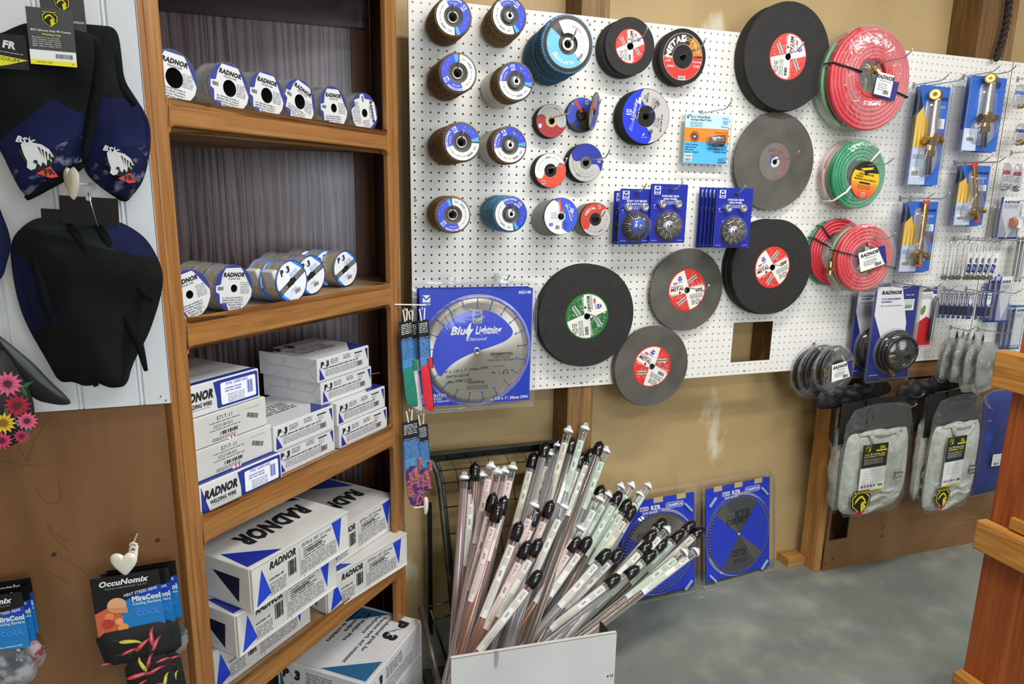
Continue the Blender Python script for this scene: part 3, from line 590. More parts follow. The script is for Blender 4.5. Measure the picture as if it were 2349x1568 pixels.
# ------------------------------------------------------------------ big black chop-saw wheels
BLK = noisy('black_abrasive', [(.3, '1c1b1b'), (.7, '262423')], 60, (1, 1, 1), .75, .15, 5); GRW = noisy('grey_abrasive', [(.3, '43423b'), (.5, '54524a'), (.75, '636057')], 5, (1, 1, 1), .7, .1, 6, 1)
def art_chop(c1, c2, txt, r1):
    def f(m, R, r0):
        m.sect(r0*.9, r1, 0, 360, P('d93a30' if c1 else '1f7a2c', .4), 1, n=60); m.sect(r0*.9, r1*.95, 0, 360, P('eae8e0', .45), 2, n=60)
        base = P('d8382f', .4) if c1 else P('1e6a2a', .4); dot = P('f2b8a8') if c1 else P('cfe4cf')
        for s0 in (20, 200):
            n = 16; v = [(r0*math.cos(math.radians(s0+45)), r0*math.sin(math.radians(s0+45)))]
            for i in range(n+1):
                a = math.radians(s0+90*i/n); v.append((r1*.95*math.cos(a), r1*.95*math.sin(a)))
            m.poly(v, base, 3)
            for i in range(9):          # jagged white rays along one edge
                a = math.radians(s0+2); d = r1*(.2+.08*i); x, y = d*math.cos(a), d*math.sin(a); b = math.radians(s0+24)
                m.poly([(x-r1*.03*math.cos(a), y-r1*.03*math.sin(a)), (x+r1*.03*math.cos(a), y+r1*.03*math.sin(a)), (x+r1*.15*math.cos(a+1.1), y+r1*.15*math.sin(a+1.1))], P('eae8e0', .45), 4)
            for i in range(70):
                a = math.radians(s0+random.uniform(10, 84)); d = r1*random.uniform(.3, .9); m.disc(d*math.cos(a), d*math.sin(a), r1*.016, dot, 4, 6)
            a = math.radians(s0+52); x, y = r1*.58*math.cos(a), r1*.58*math.sin(a); ang = a-.5
            for w_, cc in ((.09, 'c9c9c4'), (.04, '7a7873')):
                c, s_ = math.cos(ang), math.sin(ang); m.poly([(x+(i*c-j*s_)*r1, y+(i*s_+j*c)*r1) for i, j in ((-.26, -w_), (.26, -w_), (.26, w_), (-.26, w_))], P(cc, .35), 5 if w_ > .05 else 6)
        k = r1/.075; q = 245-90
        M0 = m.T; m.T = M0 @ RT(math.radians(15), 'Z')
        m.text(txt, -.039*k, .004*k, .0115*k, P('7a1c20') if c1 else P('20502a'), 6, .15, .03, 0, 'C', .054*k); m.text('Double Reinforced', -.042*k, .018*k, .005*k, INK, 6, 0, .01, 0, 'C', .046*k); m.logo(-.026*k, .045*k, .015*k, BLUE, 6); m.rect(-.054*k, .027*k, .016*k, .007*k, P('c45a6a'), 6); m.micro(-.034*k, .034*k, .016*k, 2, .004*k, BLUE, 6)
        m.disc(-.030*k, -.004*k, .004*k, INK, 6, 10)
        m.micro(.010*k, -.020*k, .052*k, 4, .0045*k, P('444444'), 6, seed=2); m.bars(.034*k, -.012*k, .028*k, .012*k, INK, 6); m.micro(.016*k, -.042*k, .036*k, 3, .0065*k, INK, 6, seed=4)
        m.T = M0
    return f
G3 = 'large black chop saw wheels'
def chop(u, v, yf, R, n, red, txt, rot, r1, lab, back, grey=False, hl=.05, hole=.0127, art=None):
    p = at(u, v, yf); mt = GRW if grey else BLK; src = None; y0 = -.006; st = (-yf-.006)/n
    if n < 3: st = .0055; y0 = yf+st*n
    for i in range(n-1):
        M = WM(p.x+random.uniform(-.004, .0), y0-st*i, p.z+random.uniform(-.004, .0))
        if src is None:
            m = MB(); washer(m, R, hole, st*.9, mt, 120); src = solo('chop_saw_wheel', m, back+', %s from the board' % ORD[i], 'saw wheel', M, G3)
        else: copy_tree(src, M, back+', %s from the board' % ORD[i])
    wheel(lab, WM(p.x, y0-st*(n-1), p.z), R, st*.9, art or art_chop(red, 0, txt, r1), rot, wear=mt, hole=hole, grp=G3, cat='saw wheel', name='chop_saw_wheel')
    hook(p.x, p.z+hole-.0025, -yf+hl, 'the '+lab.split(',')[0])
chop(1808, 130, -.06, .1765, 5, True, 'METAL', -105, .076, 'largest black wheel with red and white label, top right of the wheels', 'black wheel stacked behind the topmost large wheel')
def art_faint(m, R, r0):
    m.sect(r0, .066, 0, 360, P('6e6a68', .6), 1, n=50); m.sect(r0, .064, -80, 70, P('7e5f5c', .6), 2, n=30); m.text('SAIT 14x', .0, .032, .011, P('8a3f45'), 4, 0, .02, -.08); m.text('METAL', .0, .018, .008, P('8a3f45'), 4, 0, .02); m.micro(-.03, -.02, .06, 5, .006, P('93908c'), 4); m.sect(r0*.9, .02, 0, 360, P('c9cbcc', .4), 5, n=24); m.sect(.016, .020, 90, 200, BLUE, 6, n=12)
chop(1777, 371, -.03, .171, 1, True, '', 0, .06, 'worn grey wheel with faded label, between two large black wheels', '', True, .10, .0105, art_faint)
chop(1772, 613, -.062, .1745, 6, True, 'METAL', 10, .076, 'black wheel with red and white label, partly behind the blue brush cards', 'black wheel stacked behind the one below the blue cards')
chop(1576, 665, -.03, .1485, 1, True, 'METAL', -7, .076, 'grey worn wheel with red label, left of the square cutout', '', True, .11)
chop(1495.5, 840, -.032, .1485, 2, True, 'METAL', -45, .076, 'lowest grey wheel with red label, hanging below the pegboard edge', 'grey wheel directly behind the lowest wheel', True, .06)
chop(1347, 725, -.05, .1765, 4, False, 'MASONRY', -97, .079, 'large black wheel with a green masonry label', 'black wheel stacked behind the green labelled one', False, .11)
chop(1446, 106, -.072, .086, 5, True, 'METAL', -98, .0515, 'small black wheel with red label in the top row', 'wheel stacked behind the small black top-row wheel', False, .085)
def art_metal(m, R, r0):
    m.sect(.038, .0735, 0, 360, P('d9d6cc'), 1, n=60); m.sect(.039, .0725, 0, 180, P('2c1c16', .4), 2, n=30); m.sect(.039, .0725, -180, 0, P('d8302c', .4), 2, n=30)
    m.sect(.039, .0725, 5, 62, P('c07a30', .4), 3, n=16); m.arct('METAL', .0465, 135, .018, WHITE, 4, .05, .1); m.logo(0, .057, .019, WHITE, 4); m.arct('COMBAT', .052, 48, .011, P('e8c060'), 4, .02)
    m.text('7" x 1/4"', -.055, -.008, .0065, WHITE, 4, 0, .02); m.text('x 5/8"', -.055, -.018, .006, WHITE, 4, 0, .02); m.text('620500', -.045, -.034, .006, WHITE, 4, 0, .02); m.text('8,500', .052, -.03, .007, WHITE, 4, 0, .02); m.text('MAX RPM', .055, -.016, .005, WHITE, 4, 0, .02)
    m.arct('- -- --- -- -- --', .062, -90, .004, WHITE, 4, flip=True); m.rect(-.013, -.071, .026, .011, WHITE, 4); m.bars(-.011, -.069, .022, .007, INK, 5)
p = at(1567, 130, -.05); thin_disc('black wheel behind the red METAL wheel in the top row', WM(p.x-.002, -.01, p.z-.002), .018, .0865, DKR, None, 'black and red metal wheels', r=.011)
wheel('black wheel with red ring label lettered METAL, top row', WM(p.x, -.03, p.z), .087, .018, art_metal, 0, hole=.011, dish=1, dcol=P('2a2826', .6), grp='black and red metal wheels'); hook(p.x, p.z+.008, .155, 'the black wheel with the red ring label')
# ================================================================== packaged goods on the pegboard
def box4(uL, uR, vT, vB, y):
    um, vm = (uL+uR)/2, (vT+vB)/2
    return at(uL, vm, y).x, at(uR, vm, y).x, at(um, vB, y).z, at(um, vT, y).z
def radial_steel(name='radial_steel', c='c2bcb0', rough=.3, an=.85):
    if name in _mc: return _mc[name]
    m = bpy.data.materials.new(name); m.use_nodes = True; b = m.node_tree.nodes['Principled BSDF']; L = m.node_tree.links
    b.inputs['Base Color'].default_value = lin(c); b.inputs['Metallic'].default_value = .95; b.inputs['Roughness'].default_value = rough; b.inputs['Anisotropic'].default_value = an
    t = N_(m, 'ShaderNodeTangent'); t.direction_type = 'RADIAL'; t.axis = 'Z'; L.new(t.outputs[0], b.inputs['Tangent']); _mc[name] = m; return m
# ---- diamond blade clamshells, three deep, the front one is the visible print
CARD = P('1d37b0', .35, coat=.2)
x0, x1, z0, z1 = box4(962, 1218, 662, 925, -.07); cx, cz = (x0+x1)/2, (z0+z1)/2
def blade_pack(lab, y, front):
    t = thing('blade_pack', lab, 'blade pack', WM(cx, y, cz, math.radians(-.6)), 'clear packs with diamond blades')
    w, h = x1-x0, z1-z0; m = MB()
    m.box((0, 0, -.001), (w, h, .001), CARD); m.obj('card', t)
    if not front:
        m = MB(); rim(m, w+.035, h+.04, mat=TCLEAR); m.obj('clear_shell', t); return t
    R = .172; m = MB(); n = 21; g = .0022; by = -.012
    ST = radial_steel() if True else noisy('brushed_steel', [(.3, '9c958a'), (.6, 'b8b3a9'), (.8, 'd2cec4')], 5, (1, 1, 1), .28, 0, 4, .2, metal=.85)
    core = R-.013; m.lathe([(.0125, .0015), (core, .0015)], ST, None, 84)
    m.lathe([(core-.003, .0019), (core, .0019)], P('8d8678', .4), None, 84)
    for k in range(n):
        a0 = 2*PI*k/n+g/R+.02; a1 = 2*PI*(k+1)/n-g/R+.02
        m.lathe([(core-.002, .0018), (R, .0018), (R, .0005)], P('a39c8c', .5, .5), None, 4, True, 0, a0, a1)
    m.T = TR(0, by, 0); m.v = []; m.f = []; m.m = []; m.s = []; m.mats = []
    m.lathe([(.0125, .0015), (core, .0015)], ST, None, 84)
    for k in range(n):
        a0 = 2*PI*k/n+g/R+.075; a1 = 2*PI*(k+1)/n-g/R+.075
        m.lathe([(core-.002, .0019), (R, .0019), (R, .0003)], P('9a907a', .45, .5), None, 4, True, 0, a0, a1)
        a = a0-g/R; c, s_ = math.cos(a), math.sin(a); q = lambda r, b: (r*c-b*s_, r*s_+b*c)
        m.poly([q(core-.017, -.0012), q(R, -.0012), q(R, .0012), q(core-.017, .0012)], P('20309a'), 9); x, y_ = q(core-.018, 0); m.disc(x, y_, .0032, P('20309a'), 9, 12)
    m.lathe([(.0, .001), (.0065, .001), (.0065, .004), (.0105, .004), (.0125, .002)], P('cfcbc2', .2, .9), None, 32)
    m.obj('saw_blade', t)
    m = MB(TR(0, by, .0024)); B = P('243ec4', .35)
    swo = [(-.148, -.012), (-.135, .045), (-.105, .09), (-.06, .122), (0, .135), (.05, .128), (.098, .095), (.128, .055), (.098, .028), (.05, .012), (.018, .003), (-.03, -.012), (-.075, -.034), (-.105, -.062), (-.12, -.085), (-.138, -.05)]
    m.poly(smooth_poly(swo, 2), B, 1); m.rrect(-.0165, .09, .033, .045, .004, P('a8a49b', .3, .8), 2); m.logo(0, .118, .022, B, 3); m.text('MERCER', 0, .095, .004, B, 3)
    m.text('Blue', -.054, .056, .025, WHITE, 3, .28, .035); m.text('Lightning', .038, .056, .025, WHITE, 3, .28, .035, 0, 'C', .088)
    m.poly([(-.028, .086), (-.02, .095), (-.022, .072), (-.012, .073), (-.037, .032), (-.031, .062), (-.041, .06)], WHITE, 4); m.text('Diamond', .0, .034, .012, WHITE, 3, .3, 0)
    m.text('SEGMENTED', .085, -.018, .0095, INK, 3, 0, .02); m.text('LASER WELDED', .085, -.027, .006, INK, 3); m.text('CONCRETE / MASONRY', .085, -.037, .006, INK, 3, .2)
    m.text('14" x .125 x 1", 20mm DPH', -.035, -.066, .0092, INK, 3, .2, .01, .06); m.text('PART# 662140', -.062, -.084, .0085, INK, 3, .2, .01, .05); m.text('Max RPM 5,100', -.055, -.101, .0085, INK, 3, .2, .01, .05)
    m.text('WARNING:', .0, -.108, .008, INK, 3, .2, .02); m.micro(-.03, -.118, .07, 3, .005, P('45423c'), 3); m.micro(.055, -.056, .04, 1, .005, INK, 3)
    m.sect(.006, .008, 0, 180, INK, 3, .1, -.075)
    for q in (-.007, .007): m.rrect(.1+q-.002, -.083, .004, .008, .001, INK, 3)
    m.sect(.005, .0055, 0, 360, INK, 3, .078, -.076); m.rrect(.052, -.078, .012, .004, .001, INK, 3)
    m.T = TR(0, 0, 0); m.logo(-w/2+.022, h/2-.03, .024, WHITE, 1); m.text('MERCER', -w/2+.022, h/2-.049, .005, WHITE, 1, 0, .02); m.text('662140', w/2-.027, h/2-.018, .0095, WHITE, 1, 0, .03)
    m.text('SEGMENTED', -w/2+.006, -h/2+.03, .010, WHITE, 1, 0, .02, 0, 'L'); m.text('LASER WELDED', -w/2+.006, -h/2+.021, .0068, WHITE, 1, 0, .01, 0, 'L'); m.text('CONCRETE / MASONRY', -w/2+.006, -h/2+.012, .006, WHITE, 1, 0, .01, 0, 'L')
    m.text('14"x .125 x 1", 20mm DPH', w/2-.006, -h/2+.008, .009, WHITE, 1, 0, .03, 0, 'R'); m.obj('print', t)
    m = MB(); rim(m, w+.035, h+.045, mat=TCLEAR); m.lathe([(R+.006, .010), (R+.012, .002)], TCLEAR, TR(0, by, 0), 60); m.lathe([(.02, .016), (R*.5, .0155), (R, .014), (R+.006, .010)], clear('blade_dome', .03, 'ffffff', .16, .45, 9, .35), TR(0, by, 0), 60)
    for sx in (-1, 1): m.pillow(smooth_poly([(sx*.085-.038, h/2+.012), (sx*.085+.038, h/2+.012), (sx*.085+.028, h/2+.045), (sx*.085-.028, h/2+.045)], 2), .022, .002, TCLEAR, 5, .003, 60, p=.3)
    m.obj('clear_shell', t); return t
def rim(m, w, h, z=.003, b=.008, mat=None):
    o = []; i = []
    for cx_, cy_, a in ((w/2-.012, -h/2+.012, -90), (w/2-.012, h/2-.012, 0), (-w/2+.012, h/2-.012, 90), (-w/2+.012, -h/2+.012, 180)):
        for q in (0, 45, 90):
            an = math.radians(a+q); o.append((cx_+.012*math.cos(an), cy_+.012*math.sin(an))); i.append((cx_+.004*math.cos(an), cy_+.004*math.sin(an)))
    n = len(o); v = [(a, b_, -.002) for a, b_ in o]+[(a, b_, z) for a, b_ in o]+[(a, b_, z) for a, b_ in i]+[(a*.985, b_*.985, 0) for a, b_ in i]
    f = []
    for k in range(n):
        l = (k+1) % n
        for r in range(3): f.append((r*n+k, r*n+l, (r+1)*n+l, (r+1)*n+k))
    m.add(v, f, mat or CLEAR)
blade_pack('rearmost clear blade pack behind the big diamond blade pack', -.028, False); blade_pack('middle clear blade pack behind the big diamond blade pack', -.048, False)
blade_pack('large segmented diamond blade in a clear pack on a blue card', -.07, True)
hook(cx+.085, cz+(z1-z0)/2+.03, .12, 'the big diamond blade packs')
# ---- blue cards with wire brushes
DB = P('182a9c', .3, coat=.3)
WIRE = P('6f6a62', .4, .7); WIRE2 = P('b0aca4', .35, .8)
def brush_card(lab, x0, x1, z0, z1, y, kind, grp='blue carded wire brushes', full=True):
    w, h = x1-x0, z1-z0; t = thing('brush_card', lab, 'wire brush', WM((x0+x1)/2, y, (z0+z1)/2), grp)
    m = MB(); m.rrect(-w/2, -h/2, w, h, .004, DB, 0); m.rrect(-w/2, -h/2, w, h, .004, WHITE, -3); q = MB(); q.box((0, 0, -.0004), (w*.995, h*.99, .0006), WHITE); m.add(q.v, q.f, WHITE)
    m.rect(-w/2+.010, h/2-.034, .024, .027, WHITE, 1); m.logo(-w/2+.022, h/2-.018, .018, DB, 2); m.rect(-w/2+.013, h/2-.032, .018, .0035, DB, 2)
    m.sect(.003, .008, 0, 360, P('0c0c14'), 1, .004, h/2-.02)
    ttl = ('KNOT CUP BRUSH', 'SINGLE ROW') if kind == 'cup' else ('STRINGER BEAD', 'WIRE WHEEL')
    m.text(ttl[0], .004, h/2-.042, .006, WHITE, 1, 0, .03); m.text(ttl[1], .004, h/2-.0515, .006, WHITE, 1, 0, .03); m.micro(-.018, h/2-.058, .045, 3, .0038, WHITE, 1)
    m.poly([(-w/2+.01, h/2-.075), (-w/2+.018, h/2-.066), (-w/2+.012, h/2-.068)], WHITE, 1); m.micro(-w/2+.01, h/2-.079, .012, 1, .002, WHITE, 1)
    m.micro(-w/2+.008, -h/2+.008, .022, 1, .003, WHITE, 1); m.micro(w/2-.03, -h/2+.008, .022, 1, .003, WHITE, 1); m.obj('printed_card', t)
    if not full: return t
    for sx in (-1, 1):
        m = MB(TR(sx*.030, h*.1+.013, 0)); hx = [(.0155*math.cos(k*PI/3), .0155*math.sin(k*PI/3)) for k in range(6)]; m.prism(hx, .0005, .012, ZINC); m.lathe([(.0055, .0125), (.0105, .0122), (.0122, .0165), (.0065, .017), (.006, .012)], ZINC, None, 20); m.obj('adapter_nut', t)
    by = -h*.5+.057; R = .0465
    if kind == 'wheel':
        m = MB(TR(0, by, 0)); m.lathe([(.0, .006), (.019, .006), (.0215, .012)], P('4a4640'), None, 30); m.lathe([(0, .004), (R, .004)], P('3c3a36', .7), None, 40)
        for k in range(34):
            a = 2*PI*k/34; c, s_ = math.cos(a), math.sin(a); P_ = []
            for j in range(5):
                d = .019+(R-.019)*j/4; o_ = .0007*math.sin(j*1.9+k); P_.append((d*c-o_*s_, d*s_+o_*c, .0095+.0015*math.sin(j*2+k)))
            m.tube(P_, [.0014, .0018, .0021, .0026, .0032], WIRE if k % 3 else WIRE2, 6)
        m.obj('wire_bristles', t)
        m = MB(TR(0, by, 0)); m.lathe([(.0045, .02), (.009, .02), (.010, .014), (.0145, .0145), (.0195, .012), (.0195, .007)], ZINC, None, 36); m.obj('hub', t)
    else:
        m = MB(TR(0, by, 0)); m.lathe([(0, .003), (R*.98, .003), (R*.97, .006)], P('3c3a36', .7), None, 40)
        for k in range(26):
            a = 2*PI*k/26; c, s_ = math.cos(a), math.sin(a); m.tube([(.021*c, .021*s_, .024), (.033*c, .033*s_, .016), (R*c, R*s_, .005)], [.0022, .0026, .0032], WIRE if k % 3 else WIRE2, 6)
        m.obj('wire_bristles', t)
        m = MB(TR(0, by, 0)); bl = P('2c55b8', .35, coat=.4); m.lathe([(.026, .021), (.026, .028), (.020, .036), (.012, .038), (.0115, .046), (0, .046)], bl, None, 36); m.lathe([(.0045, .0465), (.0085, .0465), (.0085, .046)], ZINC, None, 6); m.obj('cup', t)
    m = MB(TR(0, by, 0)); m.lathe([(R+.008, .0008), (R+.003, .005), (R*.9, .026 if kind == 'wheel' else .04), (R*.5, .028 if kind == 'wheel' else .05), (0, .028 if kind == 'wheel' else .05)], CLEAR, None, 40); m.obj('clear_blister', t)
    return t
def bc(lab, uL, uR, vT, vB, y, kind, full=True):
    return brush_card(lab, *box4(uL, uR, vT, vB, y), y, kind, full=full)
bc('blue cup brush card mostly hidden, leftmost of the pair', 1406, 1475, 438, 560, -.035, 'cup')
bc('blue card with a blue knot cup brush and two steel nuts', 1420, 1493, 433, 558, -.085, 'cup')
hook(at(1457, 433, -.085).x+.003, at(1457, 440, -.085).z+.002, .13, 'the blue cup brush cards')
bc('blue card tucked directly behind the wire wheel card beside the cup brush', 1489, 1568, 422, 556, -.075, 'wheel', False)
bc('blue card with a round twisted wire wheel, right beside the cup brush card', 1492, 1574, 422, 557, -.095, 'wheel')
hook(at(1535, 433, -.09).x, at(1535, 433, -.09).z, .15, 'the wire wheel cards beside the cup brush')
for i in range(5):
    y = -.02-.021*i; a = 1600+i*7.0; s_ = at(1687, 500, -.135).x
    o = brush_card('blue wire wheel card in the fanned row, %s from the left' % ORD[i], *[c+(0 if k > 1 else at(1600+i*9, 497, y).x-at(1640, 497, y).x-.0) for k, c in enumerate(box4(1640, 1722, 431, 567, y))], y, 'wheel', full=False)
bc('front blue wire wheel card of the fanned row, over a black wheel', 1641, 1723, 431, 568, -.135, 'wheel')
hook(at(1685, 440, -.13).x, at(1685, 442, -.13).z, .165, 'the fanned row of wire wheel cards')
# ---- pale blue wheel brush blister
x0, x1, z0, z1 = box4(1569, 1670, 262, 376, -.03); w, h = x1-x0, z1-z0
t = thing('brush_blister', 'clear pack with pale blue and orange card and a knot wheel brush', 'wire brush', WM((x0+x1)/2, -.03, (z0+z1)/2))
m = MB(); LB = P('58b8ea', .35, coat=.3); m.rrect(-w/2, -h/2, w, h, .004, LB, 0); m.rrect(-w/2, h*.2, w, h*.3, .003, P('bfe2f4', .35), 1); m.rect(-w/2, -h*.06, w, h*.28, P('f08a2c', .35), 2)
m.box((0, 0, -.001), (w, h, .0008), WHITE)
m.text('6"', -w/2+.006, h/2-.016, .012, INK, 3, 0, .03, 0, 'L'); m.text('Knot Wheel Brush', -w/2+.022, h/2-.013, .0068, INK, 3, 0, .02, 0, 'L'); m.text('Stringer Bead Twist', -w/2+.022, h/2-.022, .0068, INK, 3, 0, .02, 0, 'L'); m.micro(-w/2+.02, h/2-.029, .05, 4, .0045, P('47606e'), 3)
m.text('PFERD', w/2-.016, h/2-.014, .006, P('3f7fd0'), 3, 0, .02)
for q in range(3): m.rect(w/2-.026, h/2-.021-q*.005, .02, .0035, P('5fa0e0'), 3)
m.text('advance', w/2-.018, h/2-.041, .006, P('2a66c8'), 3, .2, .02)
m.text('Universal Line', w/2-.004, h*.13, .0065, P('7a2c10'), 4, 0, .01, 0, 'R'); m.text('PS-FORTE', w/2-.004, h*.07, .0065, P('7a2c10'), 4, 0, .01, 0, 'R')
for i, s_ in enumerate(('Weld Cleaning', 'Slag Removal', 'Deburring', 'Part No. 763873')): m.text(s_, -w/2+.006, -h*.13-i*.0085, .0055, P('123a78'), 3, 0, .02, 0, 'L')
for i, s_ in enumerate(('5/8-11 Thread', '.020" 0.50mm Wire', 'Carbon Steel')): m.text(s_, w/2-.005, -h*.15-i*.0095, .0065, P('123a78'), 3, 0, .02, 0, 'R')
m.rect(-w/2+.005, -h/2+.006, .03, .028, WHITE, 3); m.bars(-w/2+.008, -h/2+.008, .024, .009, INK, 4); m.bars(-w/2+.008, -h/2+.021, .024, .009, INK, 4, seed=8); m.micro(w/2-.036, -h/2+.018, .03, 2, .005, P('123a78'), 3)
for q in range(5): m.disc(w/2-.033+q*.007, -h/2+.007, .0027, INK, 3, 12)
m.T = TR(-w*.27, h*.045, 0)
for k in range(26): a = 2*PI*k/26; m.sect(.010, .0185, a*57.3, a*57.3+9, P('7a2a1c') if k % 2 else P('a85040'), 5, n=2)
m.sect(0.004, .010, 0, 360, P('3c3c44'), 5, n=20); m.disc(0, 0, .004, P('cfcfd4'), 5, 12); m.obj('printed_card', t)
m = MB(TR(w*.2, -.003, .012)); m.cyl((-.026, 0, 0), (-.012, 0, 0), .012, ZINC, 24); m.cyl((-.012, 0, 0), (.004, 0, 0), .015, P('9a9892', .3, .9), 24, .017)
for k in range(14): a = PI*k/13-PI/2; m.tube([(.003, .014*math.sin(a), .012*math.cos(a)), (.014, .016*math.sin(a)+.002*math.sin(k*2), .014*math.cos(a)), (.026, .017*math.sin(a), .015*math.cos(a))], .0016, WIRE if k % 2 else P('2e2b27', .6), 5)
m.obj('wheel_brush', t)
m = MB(); rim(m, w+.016, h+.04, .004); m.pillow(smooth_poly([(w*-.02, -.022), (w*.42, -.022), (w*.42, .018), (w*-.02, .018)], 2), .034, 0, CLEAR, 4, p=.25); m.obj('clear_shell', t)
hook(at(1620, 255, -.03).x, at(1620, 258, -.03).z, .15, 'the pale blue brush pack')
# ---- hoses
RH = P('cd3f47', .38, coat=.3); RH2 = P('be2f3a', .38, coat=.3); GH = P('1f8a5a', .4, coat=.3); GH2 = P('6fae7c', .45); PKH = P('c9a79c', .5); BH = P('17181a', .35, coat=.4)
def coil_mesh(m, R, r0, nt, tr, mat, z=0, ph=0, wob=.0, n=44, cx=0, cy=0, ex=0, ey=0):
    pts = []
    for i in range(int(nt*n)+1):
        q = i/(nt*n); a = ph+2*PI*i/n; r = R+(r0-R)*q; pts.append((cx+r*math.cos(a)+ex*q, cy+r*math.sin(a)+ey*q, z+wob*math.sin(a*1.3+ph)))
    m.tube(pts, tr, mat, 10)
def fitting(m, p, d, L=.045, r=.009, mat=BRASS):
    p = Vector(p); d = Vector(d).normalized(); u = p+d*L*.42; m.cyl(p, u, r*.7, mat, 14); m.cyl(u, u+d*L*.25, r, mat, 6, smooth=False); m.cyl(u+d*L*.25, p+d*L, r*.8, mat, 14)
def hang_tag(t, name, x, y, z, w, h, rot, art, tilt=0):
    m = MB(TR(x, y, z) @ RT(rot, 'Z') @ RT(tilt, 'Y')); m.box((0, 0, -.0006), (w, h, .0006), WHITE); art(m, w, h); return m.obj(name, t)
def art_radtag(navy_left):
    def f(m, w, h):
        s_ = -1 if navy_left else 1; NV = P('2a2f7a', .4)
        m.rect(-w/2, -h/2, w, h, P('efefec', .45), 1)
        m.poly([(s_*w*.5, -h/2), (s_*w*.5, h/2), (s_*w*.22, h/2), (s_*w*.42, -h/2)][::(1 if navy_left else -1)], NV, 2)
        m.text('RADNOR', -s_*w*.1, h*.22, h*.17, INK, 3, .28, .05); m.text('WELDING HOSE', -s_*w*.08, h*.08, h*.065, INK, 3); m.micro(-w*.36, -h*.05, w*.5, 4, h*.075, P('55555a'), 3); m.bars(w*.05, -h*.44, w*.25, h*.16, INK, 3)
    return f
def zip_tie(m, p, q, z, mat=None): m.tube([(p[0], p[1], z-.05), (p[0], p[1], z), (q[0], q[1], z), (q[0], q[1], z-.05)], .0028, mat or BLACK, 6)
# large red over green coil
p = at(2006, 180, -.12)
t = thing('hose_coil', 'large shrink-wrapped coil of red hose over a green hose, top of the hoses', 'hose', WM(p.x, -.005, p.z))
for mt, zz, nm, R, ph in ((GH2, .02, 'green_hose', .172, 1), (P('b8604e', .4), .037, 'inner_red_hose', .171, 2), (GH2, .052, 'green_hose', .172, 2.4), (RH, .078, 'red_hose', .175, 0)):
    m = MB(); coil_mesh(m, R, .058, 8, .0082, mt, zz, ph); 
    if nm == 'red_hose': coil_mesh(m, R, .06, 8, .0082, mt, .096, 2, ex=.01, ey=.012)
    m.obj(nm, t)
m = MB(); fitting(m, (.0, .045, .10), (.5, -.6, .2), .05); fitting(m, (-.02, .05, .085), (.8, -.5, .2), .05); m.obj('brass_fittings', t)
m = MB(); m.tube([(-.176, .045, .05), (-.175, .042, .106), (-.055, .02, .110), (-.052, .02, .03)], .0038, BLACK, 6); m.obj('cable_tie', t); m = MB(); m.tube([(.172, -.055, .05), (.17, -.052, .106), (.062, -.025, .112), (.06, -.02, .03)], .0038, BLACK, 6); m.obj('cable_tie', t)
m = MB(); m.poly([(.005, -.055), (.005, .005), (.115, -.005), (.105, -.07)], P('2a2f7a'), 0); o = m.obj('tag_backing', t, None); o.location = (0, 0, .114)
hang_tag(t, 'paper_tag', .045, -.018, .1165, .075, .075, -.12, lambda m, w, h: (m.rect(-w/2, -h/2, w, h, P('efefec', .45), 1), m.text('RADNOR', 0, h*.24, h*.17, INK, 3, .28, .05), m.text('WELDING HOSE', 0, h*.12, h*.07, INK, 3), m.micro(-w*.38, -h*.0, w*.6, 4, h*.09, P('55555a'), 3), m.bars(0, -h*.42, w*.35, h*.18, INK, 3)))
m = MB(); m.lathe([(.055, .098), (.09, .1075), (.165, .1075), (.188, .09), (.188, .02), (.17, .005)], WRAP, None, 48); m.lathe([(0.0, .096), (.055, .098)], WRAP, None, 40); m.obj('shrink_wrap', t)
hook(p.x+.012, p.z+.052, .235, 'the large red hose coil')
# green coil
p = at(1977, 401, -.1)
t = thing('hose_coil', 'shrink-wrapped coil of green hose with a yellow and orange label', 'hose', WM(p.x, -.005, p.z))
for mt, zz, nm, R in ((PKH, .018, 'pale_red_hose', .118), (PKH, .033, 'pale_red_hose', .12), (P('8fae8c', .5), .048, 'faded_green_hose', .119)): m = MB(); coil_mesh(m, R, .055, 5, .0075, mt, zz, zz*90); m.obj(nm, t)
m = MB(); coil_mesh(m, .124, .05, 6, .0072, GH, .066, 0); coil_mesh(m, .121, .055, 5, .0072, GH, .081, 2); m.obj('green_hose', t)
m = MB(TR(.018, -.018, .0955) @ RT(-.12, 'Z'))
R = .064; m.disc(0, 0, R, P('f0c026', .35), 0, 48, R*1.05)
for i in range(14): a = -PI/2; y0_ = -R*1.03+R*.9*i/14; c = (i/14); hw = math.sqrt(max(0, 1-(y0_/(R*1.05))**2))*R; y1_ = y0_+R*.9/14+.0002; hw2 = math.sqrt(max(0, 1-(y1_/(R*1.05))**2))*R; m.poly([(-hw, y0_), (hw, y0_), (hw2, y1_), (-hw2, y1_)], P('%02x%02x2c' % (int(222+12*c), int(70+85*c))), 1)
m.poly([(-R*.9, R*.48)] + [(R*math.cos(math.radians(a)), R*1.05*math.sin(math.radians(a))) for a in range(152, 27, -8)] + [(R*.9, R*.48), (0.01, R*.42), (-.002, R*.22), (-.012, R*.45)], P('15151a'), 2)
m.poly([(-.035, .038), (.03, .05), (.02, .041), (.04, .044), (-.03, .03), (-.018, .037)], P('f0d020'), 3)
for i, s_ in enumerate(('R-GRADE TWIN HOSE', 'TUYAU JUMELE QUALITE R', 'MANGUERA DUAL DE GRADO R')): m.text(s_, 0, .017-.0095*i, .0065, INK, 3, .15, .03, 0, 'C', (.072, .094, .104)[i])
